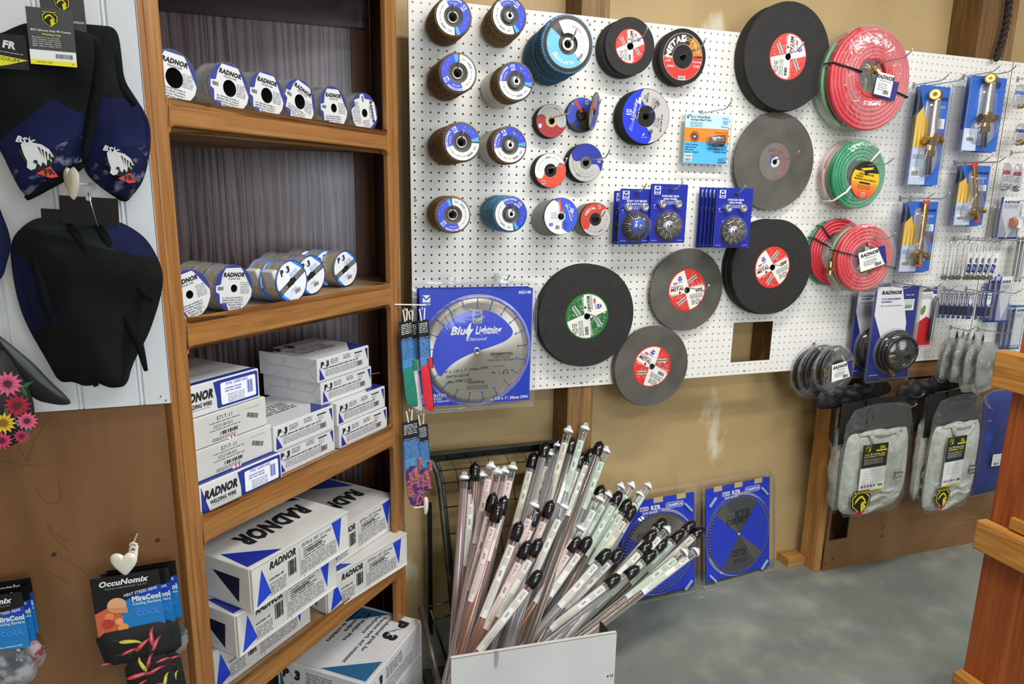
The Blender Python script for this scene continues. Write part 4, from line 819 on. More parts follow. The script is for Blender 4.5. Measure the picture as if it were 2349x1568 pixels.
m.rect(-.025, -.014, .05, .0065, INK, 3); m.micro(-.03, -.022, .06, 3, .005, P('7a3a10'), 3); m.rect(-.006, -.058, .016, .012, WHITE, 3); m.bars(-.005, -.057, .014, .009, INK, 4); m.obj('round_label', t)
WS = P('dcdcd4', .4); m = MB(); m.tube([(-.045, -.098, .01), (-.115, -.098, .04), (-.105, -.094, .085), (-.06, -.062, .094), (-.03, -.03, .09)], .0042, WS, 8); m.obj('white_tie', t); m = MB(); m.tube([(.03, .04, .09), (.072, .088, .096), (.09, .098, .06)], .0042, WS, 8); m.obj('white_tie', t)
m = MB(); m.lathe([(.04, .09), (.06, .0925), (.115, .0925), (.13, .08), (.13, .01)], WRAP, None, 44); m.obj('shrink_wrap', t)
hook(p.x+.012, p.z+.035, .20, 'the green hose coil')
# double red coil
p = at(1965, 590, -.09)
for k, (dx, dz, y, lab) in enumerate(((-.045, .012, -.005, 'rear red and green hose coil, half hidden behind the wrapped red coil'), (.018, -.005, -.07, 'front wrapped red hose coil with a white and navy tag, brass fittings on its left'))):
    t = thing('hose_coil', lab, 'hose', WM(p.x+dx, y, p.z+dz) @ RT(-.08*k, 'Y'))
    m = MB(); coil_mesh(m, .125, .095, 3, .0072, GH if k == 0 else GH2, .012, 2); m.obj('green_hose', t)
    m = MB(); coil_mesh(m, .127, .045 if k else .075, 6 if k else 4, .0078, RH2 if k == 0 else RH, .03, 0); 
    if k: coil_mesh(m, .12, .055, 5, .0078, RH, .046, 1.5)
    m.obj('red_hose', t); z = .06
    for a in ((2.7, 2.3) if k == 0 else (2.9, -.25)):
        c, s_ = math.cos(a), math.sin(a); m = MB(); m.tube([(.137*c, .137*s_, .01), (.136*c, .136*s_, z-.004 if k else .042), (.05*c, .05*s_, z if k else .044)], .003, BLACK, 6); m.obj('cable_tie', t)
    if k:
        m = MB(); fitting(m, (-.118, .028, .02), (-.12, -1, .1), .06, .010); fitting(m, (-.132, -.01, .03), (-.05, -1, .1), .05, .010); fitting(m, (-.01, -.06, .05), (.8, .45, .1), .05, .009); m.obj('brass_fittings', t)
        hang_tag(t, 'paper_tag', .015, .005, .068, .115, .072, .28, art_radtag(False))
        m = MB(); m.lathe([(.04, .058), (.07, .063), (.125, .06), (.142, .045), (.142, .0)], WRAP, None, 44); m.obj('shrink_wrap', t)
hook(p.x+.03, p.z+.075, .2, 'the pair of red hose coils')
# black hoses below the board
for k, (u, v, y, lab) in enumerate(((1868, 853, -.02, 'rearmost wrapped black hose coil, below the pegboard edge'), (1884, 850, -.05, 'middle wrapped black hose coil, below the pegboard edge'), (1912, 846, -.11, 'front wrapped black hose coil with a white tag, below the pegboard edge'))):
    p = at(u, v, y); t = thing('hose_coil', lab, 'hose', WM(p.x, y+.015, p.z) @ RT(.06*k, 'Y'), 'black hose coils'); R = .100 if k < 2 else .088
    m = MB(); coil_mesh(m, R, R-.02, 3, .0066, BH, .012, 0); coil_mesh(m, R-.004, R-.025, 3, .0066, BH, .026, 2, cx=.004); m.obj('black_hose', t)
    if k == 2:
        m = MB(); fitting(m, (-.072, .015, .032), (.1, -1, .2), .035, .008); fitting(m, (.085, .045, .03), (0, -1, 0), .04, .008); m.obj('brass_fittings', t)
        hang_tag(t, 'paper_tag', .012, -.002, .042, .108, .068, .13, art_radtag(False))
    m = MB(); m.lathe([(R-.045, .036), (R, .036), (R+.012, .022), (R+.011, .004), (R, .0)], WRAP, None, 40); m.obj('shrink_wrap', t)
hook(at(1890, 770, -.05).x, at(1890, 790, -.05).z-.01, .14, 'the black hose coils')
# ================================================================== carded torches, regulators and small goods
def torch(m, x, y, z, L, r, kind, rot=0, cap=False):
    M0 = m.T; m.T = M0 @ TR(x, y, z) @ RT(rot, 'Z'); BR = BRASS
    hb = P('b88a50', .3, 1) if kind == 'brass' else P('c8c6c2', .25, .9)
    if cap:
        m.cyl((0, L*.5, 0), (0, -L*.12, 0), r, BR, 18); m.cyl((0, L*.5, 0), (0, L*.56, 0), r*1.25, RED, 18); m.cyl((0, L*.42, 0), (0, L*.46, 0), r*1.12, BR, 12)
        m.cyl((0, -L*.12, 0), (0, -L*.22, 0), r*1.2, BR, 12); m.box((0, -L*.28, 0), (r*3, r*2.4, r*2), BR, .003)
        for s_, a in ((-1, .7), (1, 0.9)): m.cyl((0, -L*.26, 0), (s_*r*3.6, -L*.26-a*r*2, .004), r*.9, BR, 12); m.cyl((s_*r*2.6, -L*.26-a*r*1.4, .004), (s_*r*4.2, -L*.26-a*r*2.3, .008), r*1.25, BR, 8, smooth=False)
        m.cyl((0, -L*.3, 0), (0, -L*.46, .004), r*1.2, BR, 8, smooth=False); m.cyl((0, -L*.46, .004), (0, -L*.49, .004), r*1.3, RED, 14)
    else:
        m.cyl((0, L*.42, 0), (0, 0, 0), r, hb, 18); m.cyl((0, L*.5, 0), (0, L*.40, 0), r*1.15, BR, 10, smooth=False); m.cyl((0, L*.46, 0), (-r*2.2, L*.46, .012), r*1.3, BR, 16); m.cyl((-r*2.2, L*.46, .01), (-r*2.6, L*.46, .014), r*1.6, BR, 16)
        m.cyl((0, 0, 0), (0, -L*.05, 0), r*1.3, BR, 14); m.box((0, -L*.09, 0), (r*3.2, r*2.5, r*2.2), BR, .003)
        for s_ in (-1, 1): m.cyl((0, -L*.08, 0), (s_*r*3.1, -L*.08, .004), r*.7, BR, 10); m.cyl((s_*r*2.2, -L*.08, .004), (s_*r*3.4, -L*.08, .004), r*1.2, BR, 8, smooth=False)
        m.cyl((0, -L*.12, 0), (0, -L*.26, 0), r*1.0, BR, 12); m.cyl((0, -L*.2, 0), (0, -L*.28, 0), r*1.35, BR, 6, smooth=False); m.cyl((0, -L*.28, 0), (.005, -L*.5, 0), r*.75, P('2b2a2c', .4), 12)
    m.T = M0
def torch_pack(lab, q, y, kind, L, r, cap=False, art=0, deep=.03):
    x0, x1, z0, z1 = box4(*q, y); w, h = x1-x0, z1-z0; t = thing('torch_pack', lab, 'torch pack', WM((x0+x1)/2, y, (z0+z1)/2, 0), 'torch parts in clear packs')
    m = MB(); m.box((0, 0, -.0008), (w, h, .0012), P('2f63bd', .3, coat=.4))
    if art != 2:
        m.poly([(-w/2, -h*.12), (-w*.5, h*.2), (-w*.3, h*.3), (-w*.22, h*.18), (-w*.12, h*.22), (-w*.02, -h*.12)], P('d9b04a', .35), 1)
        for i in range(7): m.poly([(-w*.47+i*w*.06, -h*.12), (-w*.44+i*w*.06, h*.17-.01*(i % 3)), (-w*.43+i*w*.06, -h*.12)], P('b98a2c' if i % 2 else 'f0d888', .35), 2)
        m.poly([(-w/2, h*.5), (-w*.32, h*.28), (-w*.5, h*.2)], P('15233c', .4), 1); m.rect(-w/2, -h*.5, w*.55, h*.38, P('b9c6dc', .35), 1)
        m.poly([(0, h*.1), (w*.3, -h*.02), (w*.5, -h*.1), (w*.5, h*.02)], P('6a4a58', .4), 1)
        m.text('RADNOR', w*.2, h*.36, h*.035, P('12182e'), 3, .3, .05, 0, 'C', w*.5); m.micro(w*.0, h*.3, w*.4, 2, .005, WHITE, 3); m.rect(w*.18, h*.08, w*.26, h*.1, P('dfe3ea'), 2); m.micro(w*.2, h*.15, w*.2, 4, .006, P('7a6a50'), 3)
        m.rect(-w*.44, -h*.42, w*.28, h*.1, WHITE, 2); m.bars(-w*.42, -h*.41, w*.22, h*.05, INK, 3); m.micro(-w*.44, -h*.2, w*.35, 3, .006, P('334')[:] if False else P('33405a'), 2)
    else:
        m.rect(-w/2, -h*.5, w*.4, h*.3, P('c6d4ea', .3), 1); m.rect(-w*.42, -h*.38, w*.25, h*.1, WHITE, 2); m.bars(-w*.4, -h*.37, w*.2, h*.05, INK, 3); m.disc(w*.28, h*.4, w*.07, P('1c2c6a'), 1)
    m.obj('printed_card', t)
    m = MB(); torch(m, -w*.02, h*.02, .018, L, r, kind, .0 if art != 3 else .25, cap); m.obj('torch_handle', t)
    m = MB(); rim(m, w+.014, h+.03, .004); m.pillow(smooth_poly([(-w*.3, -h*.42), (w*.25, -h*.42), (w*.4, -h*.2), (w*.2, 0), (w*.15, h*.4), (-w*.28, h*.42), (-w*.15, 0), (-w*.35, -h*.2)], 2), deep+.006, 0, CLEAR, 5, p=.35); m.obj('clear_blister', t)
    return (x0+x1)/2, z1
for i, (q, y, a) in enumerate((((2096, 2166, 196, 424), -.075, ('cutting torch with a steel handle in a blue carded pack, tallest of the packs', 'steel', .30, .012)),
        ((2216, 2298, 175, 347), -.09, ('cutting torch pack with strong white glare, top right beside the seam', 'steel', .26, .012, False, 2)),
        ((2196, 2263, 379, 516), -.075, ('brass torch with red cap in a card pack, right below the glaring pack', 'brass', .22, .0085, True, 3)),
        ((2071, 2142, 462, 622), -.085, ('brass torch handle with a red cap, carded, lowest left of the torch packs', 'brass', .24, .0095, True, 0)))):
    lab, k, L, r, *rest = a; x, z = torch_pack(lab, q, y, k, L, r, *(rest if rest else []))
    # a second pack of the same kind right behind it
    torch_pack('torch pack hidden right behind another one, %s from the top left' % ORD[i], (q[0]-9, q[1]-9, q[2]+3, q[3]+3), y+.045, k, L, r, *(rest if rest else []))
    for s_ in (-1, 1): hook(x+s_*.028, z+.012, .15 if s_ > 0 else .13, 'the torch packs, %s one of pair %d' % ('right' if s_ > 0 else 'left', i+1))
# ---- regulator packs
def reg_pack(lab, q, y, full):
    x0, x1, z0, z1 = box4(*q, y); w, h = x1-x0, z1-z0; t = thing('regulator_pack', lab, 'regulator pack', WM((x0+x1)/2, y, (z0+z1)/2, .0), 'flow regulators in clear packs'); NV = P('24307c', .35, coat=.3)
    m = MB(); m.box((0, 0, -.001), (w, h, .0014), NV); m.poly([(-w*.46, h*.5), (w*.1, h*.5), (w*.3, h*.1), (w*.3, -h*.02), (-w*.25, -h*.05), (-w*.46, h*.2)], P('dfe1e6', .4), 1)
    m.text('RADNOR', -w*.13, h*.42, h*.035, INK, 3, .28, .06, 0, 'C', w*.46)
    for i, s_ in enumerate(('FLOW MEASUREMENT', 'EQUIPMENT')): m.text(s_, -w*.34, h*.36-i*h*.03, h*.018, NV, 3, 0, .03, 0, 'L')
    m.text('MIG & TIG WELDING APPLICATIONS', -w*.34, h*.29, h*.012, INK, 3, 0, .01, 0, 'L'); m.micro(w*.2, h*.4, w*.2, 1, .007, WHITE, 3); m.rect(w*.18, h*.24, w*.24, h*.12, WHITE, 2); m.bars(w*.21, h*.26, w*.17, h*.04, INK, 3); m.micro(w*.2, h*.34, w*.2, 3, .006, GREY, 3)
    m.rrect(-w*.2, -h*.42, w*.55, h*.42, .02, P('9b9ea6', .4), 2); m.micro(-w*.42, -h*.46, w*.2, 1, .006, WHITE, 2); m.obj('printed_card', t)
    m = MB(); rx, ry = w*.40, h*.215
    for k in range(4):
        pts = [(.01*0+w*.08+(rx-.006*k)*math.cos(a), -h*.2+(ry-.008*k)*math.sin(a), .013+.013*(k % 3)) for a in [2*PI*i/48+.4 for i in range(49)]]; m.tube(pts, .0085, BH, 10)
    m.obj('black_hose', t)
    m = MB(); m.cyl((-w*.1, -h*.26, .02), (w*.02, -h*.235, .03), .008, BRASS, 12); m.cyl((w*.0, -h*.24, .03), (w*.26, -h*.235, .035), .0175, BLACK, 24); m.cyl((w*.26, -h*.235, .035), (w*.30, -h*.235, .035), .012, BLACK, 24)
    for a, b in ((-.11, -.40), (.1, -.42)): fitting(m, (w*a, h*b+.01, .03), (.8 if a > 0 else .6, .4 if a > 0 else -.6, 0), .04, .008)
    m.cyl((-w*.18, -h*.3, .02), (-w*.1, -h*.27, .02), .011, BRASS, 6, smooth=False); m.obj('regulator_body', t)
    for gx, gy, gr in ((-w*.13, -h*.13, .022), (w*.10, -h*.115, .023)):
        m = MB(TR(gx, gy, .034)); m.lathe([(0, -.015), (gr, -.015), (gr, .004), (gr*.9, .006)], P('c9cbce', .25, .9), None, 30); m.disc(0, 0, gr*.88, WHITE, 6, 24); m.sect(gr*.62, gr*.7, -40, 220, INK, 8); m.poly([(0, -.001), (gr*.5, gr*.3), (0, .001)], INK, 9); m.obj('pressure_gauge', t)
    m = MB(); rim(m, w+.012, h+.025, .004); m.pillow([(w*.08+(rx+.014)*math.cos(2*PI*i/40), -h*.2+(ry+.014)*math.sin(2*PI*i/40)) for i in range(40)], .05, 0, CLEAR, 5, p=.25); m.obj('clear_blister', t)
reg_pack('rear regulator pack with coiled black hose, partly hidden by the front one', (1956, 2030, 651, 857), -.035, False)
reg_pack('front regulator pack with coiled black hose, two gauges and a navy and white card', (1997, 2095, 657, 866), -.105, True)
for s_ in (-1, 1): q = at(2050+s_*30, 652, -.06); hook(q.x, q.z, .19, 'the regulator packs, %s one' % ('right' if s_ > 0 else 'left'))
# ---- red pack
x0, x1, z0, z1 = box4(2102, 2134, 658, 791, -.04); w, h = x1-x0, z1-z0
t = thing('tool_pack', 'narrow red and white carded pack with a grey bar tool beside the regulator packs', 'tool pack', WM((x0+x1)/2+.01, -.04, (z0+z1)/2))
m = MB(); m.box((0, 0, -.001), (w*1.25, h, .001), P('e3e2e2', .35)); m.poly([(-w*.6, -h*.5), (w*.6, -h*.5), (w*.6, -h*.1), (w*.1, 0), (-w*.6, -h*.12)], P('b8262c', .35), 1); m.text('RADNOR', -w*.05, h*.42, .011, INK, 2, .28, .05, 0, 'C', w*.9); m.micro(-w*.5, h*.36, w*.8, 3, .007, GREY, 2); m.pillow(smooth_poly([(-w*.45, h*.1), (-w*.1, h*.22), (0, h*.1), (-w*.25, .0)], 2), .001, 0, P('6f8f3a'), 3); m.rect(w*.35, h*.38, w*.25, h*.12, P('2a3a8a'), 2); m.obj('printed_card', t)
m = MB(); m.tube([(w*.5, h*.3, .012), (w*.42, h*.33, .012), (w*.32, h*.25, .012), (w*.28, -h*.4, .012)], .006, P('6f6f72', .35, .7), 8); m.tube([(w*.28, -h*.4, .012), (w*.45, -h*.4, .012), (w*.48, h*.3, .012)], .005, P('808084', .35, .7), 8); m.obj('grey_tool', t)
m = MB(); rim(m, w*1.25+.01, h+.02, .014); m.obj('clear_shell', t); hook((x0+x1)/2, z1-.006, .14, 'the red and white pack')
# ---- rod with flint lighters
q0 = at(2185, 548, -.02); hook(q0.x+.03, q0.z, .20, 'the row of flint lighters'); hook(q0.x+.11, q0.z+.004, .21, 'the rightmost flint lighters')
def lighter(lab, x, y, z, sp, kind):
    t = thing('flint_lighter', lab, 'flint lighter', WM(x, y, z, sp) @ RT(.15, 'Y'), 'flint lighters hanging on long hooks'); L = .145
    m = MB(); m.tube([(-.004, -.0, .0), (-.010, -.02, 0), (-.013, -L*.6, 0), (-.014, -L, 0)], .0018, ZINC, 6); m.tube([(.004, .0, .0), (.010, -.02, 0), (.011, -L*.6, 0), (.012, -L, 0)], .0018, ZINC, 6); m.tube([(-.004, 0, 0), (-.006, .012, 0), (0, .016, 0), (.006, .012, 0), (.004, 0, 0)], .0016, ZINC, 6); m.obj('wire_arm', t)
    m = MB(); m.cyl((-.014, -L-.004, 0), (.002, -L-.002, 0), .008, P('9c9488', .3, .9), 12, .0105); m.box((.012, -L-.002, 0), (.012, .008, .008), ZINC, .001); m.obj('flint_cup', t)
    if kind: m = MB(TR(.002, -L*.60, .006) @ RT(-.22, 'Z')); m.box((0, 0, 0), (.028, .080, .0012), P('eceef0', .4)); m.rect(-.014, -.04, .028, .034, P('243a86', .4), 4); m.bars(-.008, .0, .016, .02, INK, 4); m.micro(-.008, -.02, .016, 3, .005, WHITE, 5); m.obj('hang_card', t)
for i in range(8):
    u = 2180+i*15.2; p = at(u, 553, -.035-.012*i); lighter('flint lighter on the long hook, %s from the left of the row' % ORD[i], p.x, p.y, p.z, random.uniform(-.06, .06), i > 2)
# ---- two rows of small blister packs
def small_pack(lab, p, w, h, tilt, fr, blk=True, grp='small carded packs in a row', col='2c3c84'):
    t = thing('small_pack', lab, 'small pack', WM(p.x, p.y, p.z-h/2, 0) @ RT(tilt, 'Y'), grp)
    m = MB(); m.box((0, 0, -.0006), (w, h, .0009), P(col, .4)); m.poly([(-w*.4, h*.48), (w*.42, h*.48), (w*.42, h*.1), (-w*.1, 0), (-w*.4, h*.1)], P('dcdfe3', .4), 1); m.text('RADNOR', 0, h*.38, h*.05, INK, 3, .28, .05, 0, 'C', w*.7); m.micro(-w*.3, h*.32, w*.6, 3, h*.035, P('5a6070'), 3); m.obj('printed_card', t)
    if blk: m = MB(); m.box((w*.1, -h*.2, .005), (w*.42, h*.34, .008), P('17181c', .5), .002); m.obj('black_insert', t)
    m = MB(); m.box((w*.08, -h*.18, .007), (w*.62, h*.46, .012), CLEAR); m.obj('clear_blister', t); return t
for i in range(10):
    u = 2161+i*11.6+(6 if i > 6 else 0); p = at(u, 667+i*.4, -.04-.012*i); small_pack('small navy and white carded pack, %s from the left in the row of ten' % ORD[i], p, .033, .112, .35 if i not in (6, 9) else .1, 0)
q0 = at(2165, 668, -.02); 
for k, u in enumerate((2175, 2225, 2262)): p = at(u, 664, -.02); hook(p.x, p.z, .15, 'the small carded packs, %s hook of that row' % ORD[k])
# ---- black tip cleaners
for i, u in enumerate((2196, 2211, 2222, 2236, 2256)):
    p = at(u, 758+i*2, -.05); t = thing('key_tag', 'small black tag with a ring, %s from the left above the wrapped gloves' % ORD[i], 'tag', WM(p.x, -.05, p.z, random.uniform(-.2, .2)) @ RT(.1, 'Y') @ Matrix.Scale(1.25, 4), 'small black tags on a hook')
    m = MB(); m.sect(.0045, .006, 0, 360, P('2a2a2c', .3, .6), 0, 0, .004, 20); m.tube([(0.0055*math.cos(a), .004+.0055*math.sin(a), 0) for a in [k*PI/6 for k in range(13)]], .0009, STEEL, 6); m.obj('ring', t)
    m = MB(); m.pillow(smooth_poly([(-.003, 0), (.003, 0), (.009, -.035), (.007, -.042), (-.007, -.042), (-.009, -.035)], 1), .003, .003, P('141416', .4), 3); m.obj('handle', t)
p = at(2190, 752, -.02); hook(p.x, p.z, .09, 'the small black tags'); p = at(2245, 756, -.02); hook(p.x+.02, p.z, .13, 'the rightmost small black tags')
# ---- bagged grey gloves
GLV = noisy('grey_suede', [(.3, '7e837f'), (.6, '9a9e98'), (.8, 'aeb1aa')], 9, (1, 1, 1), .85, .2, 5, sheen if False else 0)
def blob(w, h, seed, n=22, j=.06, base=None):
    rn = random.Random(seed); o = base or [(-.5, -.45), (-.2, -.5), (.2, -.5), (.5, -.42), (.48, 0), (.42, .4), (.1, .5), (-.3, .5), (-.46, .3), (-.5, 0)]
    return smooth_poly([((a+rn.uniform(-j, j))*w, (b+rn.uniform(-j, j))*h) for a, b in o], 2)
for i, (u, v, y, ww, hh, tl) in enumerate(((2172, 826, -.11, .10, .16, .35), (2203, 822, -.15, .11, .17, .25), (2233, 836, -.19, .12, .18, .15), (2262, 842, -.23, .12, .17, .05))):
    p = at(u, v, y); t = thing('bagged_gloves', 'pair of pale grey gloves in a clear bag, %s from the left in the bunch' % ORD[i], 'gloves', WM(p.x, y, p.z, -.08+.05*i) @ RT(tl, 'Y'), 'bagged grey gloves hanging in a bunch')
    m = MB(); m.pillow(blob(ww, hh, i+3), .016, .016, GLV, 8, .012, 28, i, p=.35); m.obj('grey_glove', t)
    if i == 3: m = MB(TR(.03, .02, .022)); m.box((0, 0, 0), (.022, .03, .0006), P('e6e08a')); m.obj('price_sticker', t)
    m = MB(); m.pillow(blob(ww*1.2, hh*1.22, i+13, j=.03), .026, .026, clear('glove_bag', .06, 'fafaf8', .1, .9, 40, .5), 6, .012, 30, i+5, p=.35); m.obj('clear_bag', t)
# ---- bagged shirts
SHIRT = noisy('heather_grey_knit', [(.35, 'b4b7b1'), (.5, 'c2c5be'), (.65, 'cdd0c9')], 50, (1, 1, 1), .92, .1, 4, bscale=14)
DBAG = clear('smoky_bag', .0, 'f4f4f2', .14, .9, 11, .16)
BKB = P('0c0d0e', .6)
def emblem(m, x, y, s, l=1):
    Y_ = P('d9c92a', .4); K = P('14140f', .4); hx = lambda q: [(x+s*q*a, y+s*q*b) for a, b in ((-.5, .3), (-.46, -.1), (0, -.5), (.46, -.1), (.5, .3), (.25, .5), (-.25, .5))]
    m.poly(hx(1.12), K, l); m.poly(hx(1), Y_, l+1); m.poly(hx(.9), K, l+2); m.rect(x-s*.42, y+s*.45, s*.84, s*.17, K, l+2); m.text('BLACK STALLION', x, y+s*.48, s*.1, Y_, l+3, 0, .03, 0, 'C', s*.8)
    m.poly([(x+s*a, y+s*b) for a, b in ((-.36, -.02), (-.3, .2), (-.1, .36), (.05, .38), (.22, .2), (.34, -.05), (.2, -.02), (.3, -.2), (.05, -.42), (.02, -.1), (-.05, .1), (-.2, .12))], Y_, l+3)
    m.poly([(x+s*a, y+s*b) for a, b in ((-.28, .0), (-.15, .2), (.0, .28), (.12, .2), (.2, .05), (.08, .08), (.0, -.05), (-.06, -.34), (-.16, -.1))], K, l+4)
def shirt_card(m, w, h, size):
    K = P('25241f', .4); m.box((0, 0, -.0004), (w, h, .0006), WHITE); m.rect(-w/2, 0, w, h/2, K, 1); m.rect(-w/2, -h/2, w, h*.03, P('e8d82a'), 1)
    emblem(m, -w*.28, h*.4, w*.25, 2); m.text(size, w*.28, h*.39, h*.055, P('e8d82a'), 3, 0, .05); m.rect(w*.04, h*.335, w*.42, h*.035, P('e8d82a'), 2); m.text('7 oz. FR Cotton Knit', 0, h*.27, h*.035, WHITE, 3, 0, .03, 0, 'C', w*.8); m.text('Long-Sleeve T-Shirt', 0, h*.225, h*.035, P('e8d82a'), 3, 0, .03, 0, 'C', w*.8)
    m.micro(-w*.4, h*.18, w*.75, 5, h*.026, P('c0c0b8'), 3)
    for i in range(5): m.disc(-w*.38+i*w*.12, -h*.4, w*.045, P(('6a5a8a', 'c05a6a', '4a8ac0', '3a6ab0', '3a9ab0')[i]), 2, 12)
    m.bars(w*.25, -h*.43, w*.2, h*.05, INK, 2); m.micro(-w*.35, -h*.08, w*.7, 4, h*.06, P('d4d4d0'), 2)
def shirt_bag(lab, q, y, size, front=True, ry=0, seed=0, neck=True):
    x0, x1, z0, z1 = box4(*q, y); w, h = x1-x0, z1-z0; t = thing('bagged_shirt', lab, 'shirt', WM((x0+x1)/2, y, (z0+z1)/2, .02) @ RT(ry, 'Y'), 'bagged grey shirts below the pegboard')
    o = smooth_poly([(-.46*w, -.46*h), (0, -.49*h), (.42*w, -.44*h), (.47*w, -.2*h), (.44*w, .22*h), (.40*w, .27*h), (.22*w, .24*h), (.02*w, .28*h), (-.25*w, .25*h), (-.42*w, .26*h), (-.46*w, .1*h), (-.47*w, -.25*h)], 2)
    m = MB(); m.pillow(o, .03, .028, SHIRT, 12, .012, 15, seed, p=.33); m.tube([(-.4*w+.75*w*i/14, -.33*h+.01*math.sin(i*.9), .020+.004*math.sin(i)) for i in range(15)], [.011*math.sin(PI*(i+.4)/15)**.7 for i in range(15)], SHIRT, 10)
    m.tube([(-.38*w+.6*w*i/14, -.43*h+.008*math.sin(i*.6+1), .012) for i in range(15)], [.013*math.sin(PI*(i+.4)/15)**.7 for i in range(15)], SHIRT, 10); m.tube([(-.38*w+.7*w*i/12, -.24*h+.022*math.sin(i*.5)-.0*i, .021) for i in range(13)], [.010*math.sin(PI*(i+.4)/13)**.7 for i in range(13)], SHIRT, 10)
    if neck: m.tube([(.02*w+.2*w*math.cos(a), .25*h+.2*w*math.sin(a)*.8, .025-.004*math.cos(a)) for a in [PI+PI*i/16 for i in range(17)]], .0075, SHIRT, 8); m.tube([(-.3*w+.6*w*i/8, .245*h+.004*math.sin(i), .012) for i in range(9)], [.014*math.sin(PI*(i+.6)/10)**.5 for i in range(9)], SHIRT, 10)
    m.obj('folded_shirt', t)
    if front:
        m = MB(TR(-.14*w, -.02*h, .042)); shirt_card(m, w*.36, h*.41, size); m.obj('size_card', t)
        m = MB(TR(-.27*w, -.33*h, .043)); emblem(m, 0, 0, w*.25, 1); m.poly([(-w*.08, -w*.10), (0, -w*.16), (w*.08, -w*.10), (0, -w*.07)], P('c8303a'), 1); m.text('FR', 0, -w*.135, w*.035, INK, 3, 0, .04); m.obj('emblem_sticker', t)
        m = MB(TR(.27*w, -.14*h, .036)); G_ = P('4a4c4c', .6); m.rect(-.05*w, -.055*w, .11*w, .13*w, P('b9bbb6') if size == '2XL' else G_, 1); m.text('NFPA', 0, .02*w, .03*w, G_ if size == '2XL' else WHITE, 2, 0, .04); m.text('2112', 0, -.03*w, .03*w, G_ if size == '2XL' else WHITE, 2, 0, .04); m.obj('chest_print', t)
    m = MB(); bo = smooth_poly([(-.48*w, -.49*h), (0, -.5*h), (.52*w, -.5*h), (.49*w, 0), (.48*w, .44*h), (.3*w, .49*h), (-.1*w, .5*h), (-.46*w, .45*h), (-.5*w, 0)], 1)
    m.pillow(bo, .046, .004, DBAG, 7, .008, 16, seed+3, p=.3)
    m.obj('clear_bag', t)
    m = MB(); m.box((0, .33*h, -.030), (.94*w, .36*h, .002), BKB); m.box((0, .50*h, -.02), (.3*w, .06*h, .003), BKB, .001); m.obj('black_backing', t)  # black sheet added so the clear bag's empty top looks dark
    return t
shirt_bag('bagged grey shirt at the far left of the shirt row, seen edge on', (1893, 1948, 930, 1168), -.10, 'XL', False, .95, 5, False)
shirt_bag('bagged grey shirt squeezed behind the left front shirt', (1912, 1975, 935, 1165), -.115, 'XL', True, .75, 6, False)
shirt_bag('front left bagged grey shirt with a black and white card marked 2XL', (1928, 2083, 925, 1176), -.185, '2XL', True, 0, 1)
shirt_bag('bagged grey shirt behind the right front shirt, only its left side visible', (2085, 2150, 900, 1145), -.10, 'XL', True, .5, 7, False)
shirt_bag('front right bagged grey shirt with a card marked XL', (2122, 2246, 905, 1168), -.17, 'XL', True, .05, 2)
for k, (u, v) in enumerate(((2000, 905), (2150, 888), (2045, 893))): p = at(u, v, -.03); hook(p.x, p.z, .22-.03*k, 'the bagged shirts, %s hook of that row' % ORD[k])
for k, (u, v) in enumerate(((2000, 885), (2175, 868), (2105, 888), (1925, 905))):
    p = at(u, v, -.06-.02*k); m = MB(); m.pillow(smooth_poly([(-.11, -.05), (-.03, -.055), (.06, -.045), (.11, -.03), (.09, .01), (.04, .02), (.02, .035), (-.01, .03), (-.03, .045), (-.07, .015), (-.10, .02)], 1), .018, .016, BKB, 8, .022, 26, k, p=.4); solo('folded_bag_top', m, 'crumpled black bag top above the shirts, %s from the left' % ORD[(1, 3, 2, 0)[k]], 'bag top', WM(p.x, p.y, p.z), 'crumpled black bag tops')
# blue bagged garment
x0, x1, z0, z1 = box4(2238, 2318, 898, 1128, -.08); w, h = x1-x0, z1-z0
t = thing('bagged_garment', 'royal blue garment in a clear bag, right of the shirts behind the wooden rack', 'garment', WM((x0+x1)/2, -.08, (z0+z1)/2))
RB_ = smooth_poly([(-.5*w, -.5*h), (-.1*w, -.5*h), (.5*w, -.48*h), (.5*w, .3*h), (.42*w, .5*h), (-.42*w, .5*h), (-.5*w, .35*h)], 1)
m = MB(); m.pillow(RB_, .03, .02, noisy('blue_cloth', [(.3, '15256e'), (.7, '2040a4')], 5, (1, 1, 1), .7, .3, 5, 1), 10, .022, 20, 4, p=.3); m.obj('blue_cloth', t)
m = MB(TR(-w*.1, -h*.12, .045)); m.rect(-.03, -.03, .055, .055, WHITE, 1); m.micro(-.025, .015, .045, 5, .008, GREY, 2); m.bars(-.02, -.026, .035, .01, INK, 2); m.obj('paper_sticker', t)
m = MB(); m.pillow([(a*1.06, b*1.03) for a, b in RB_], .045, .004, BAG, 6, .01, 14, 9, p=.3); m.obj('clear_bag', t)
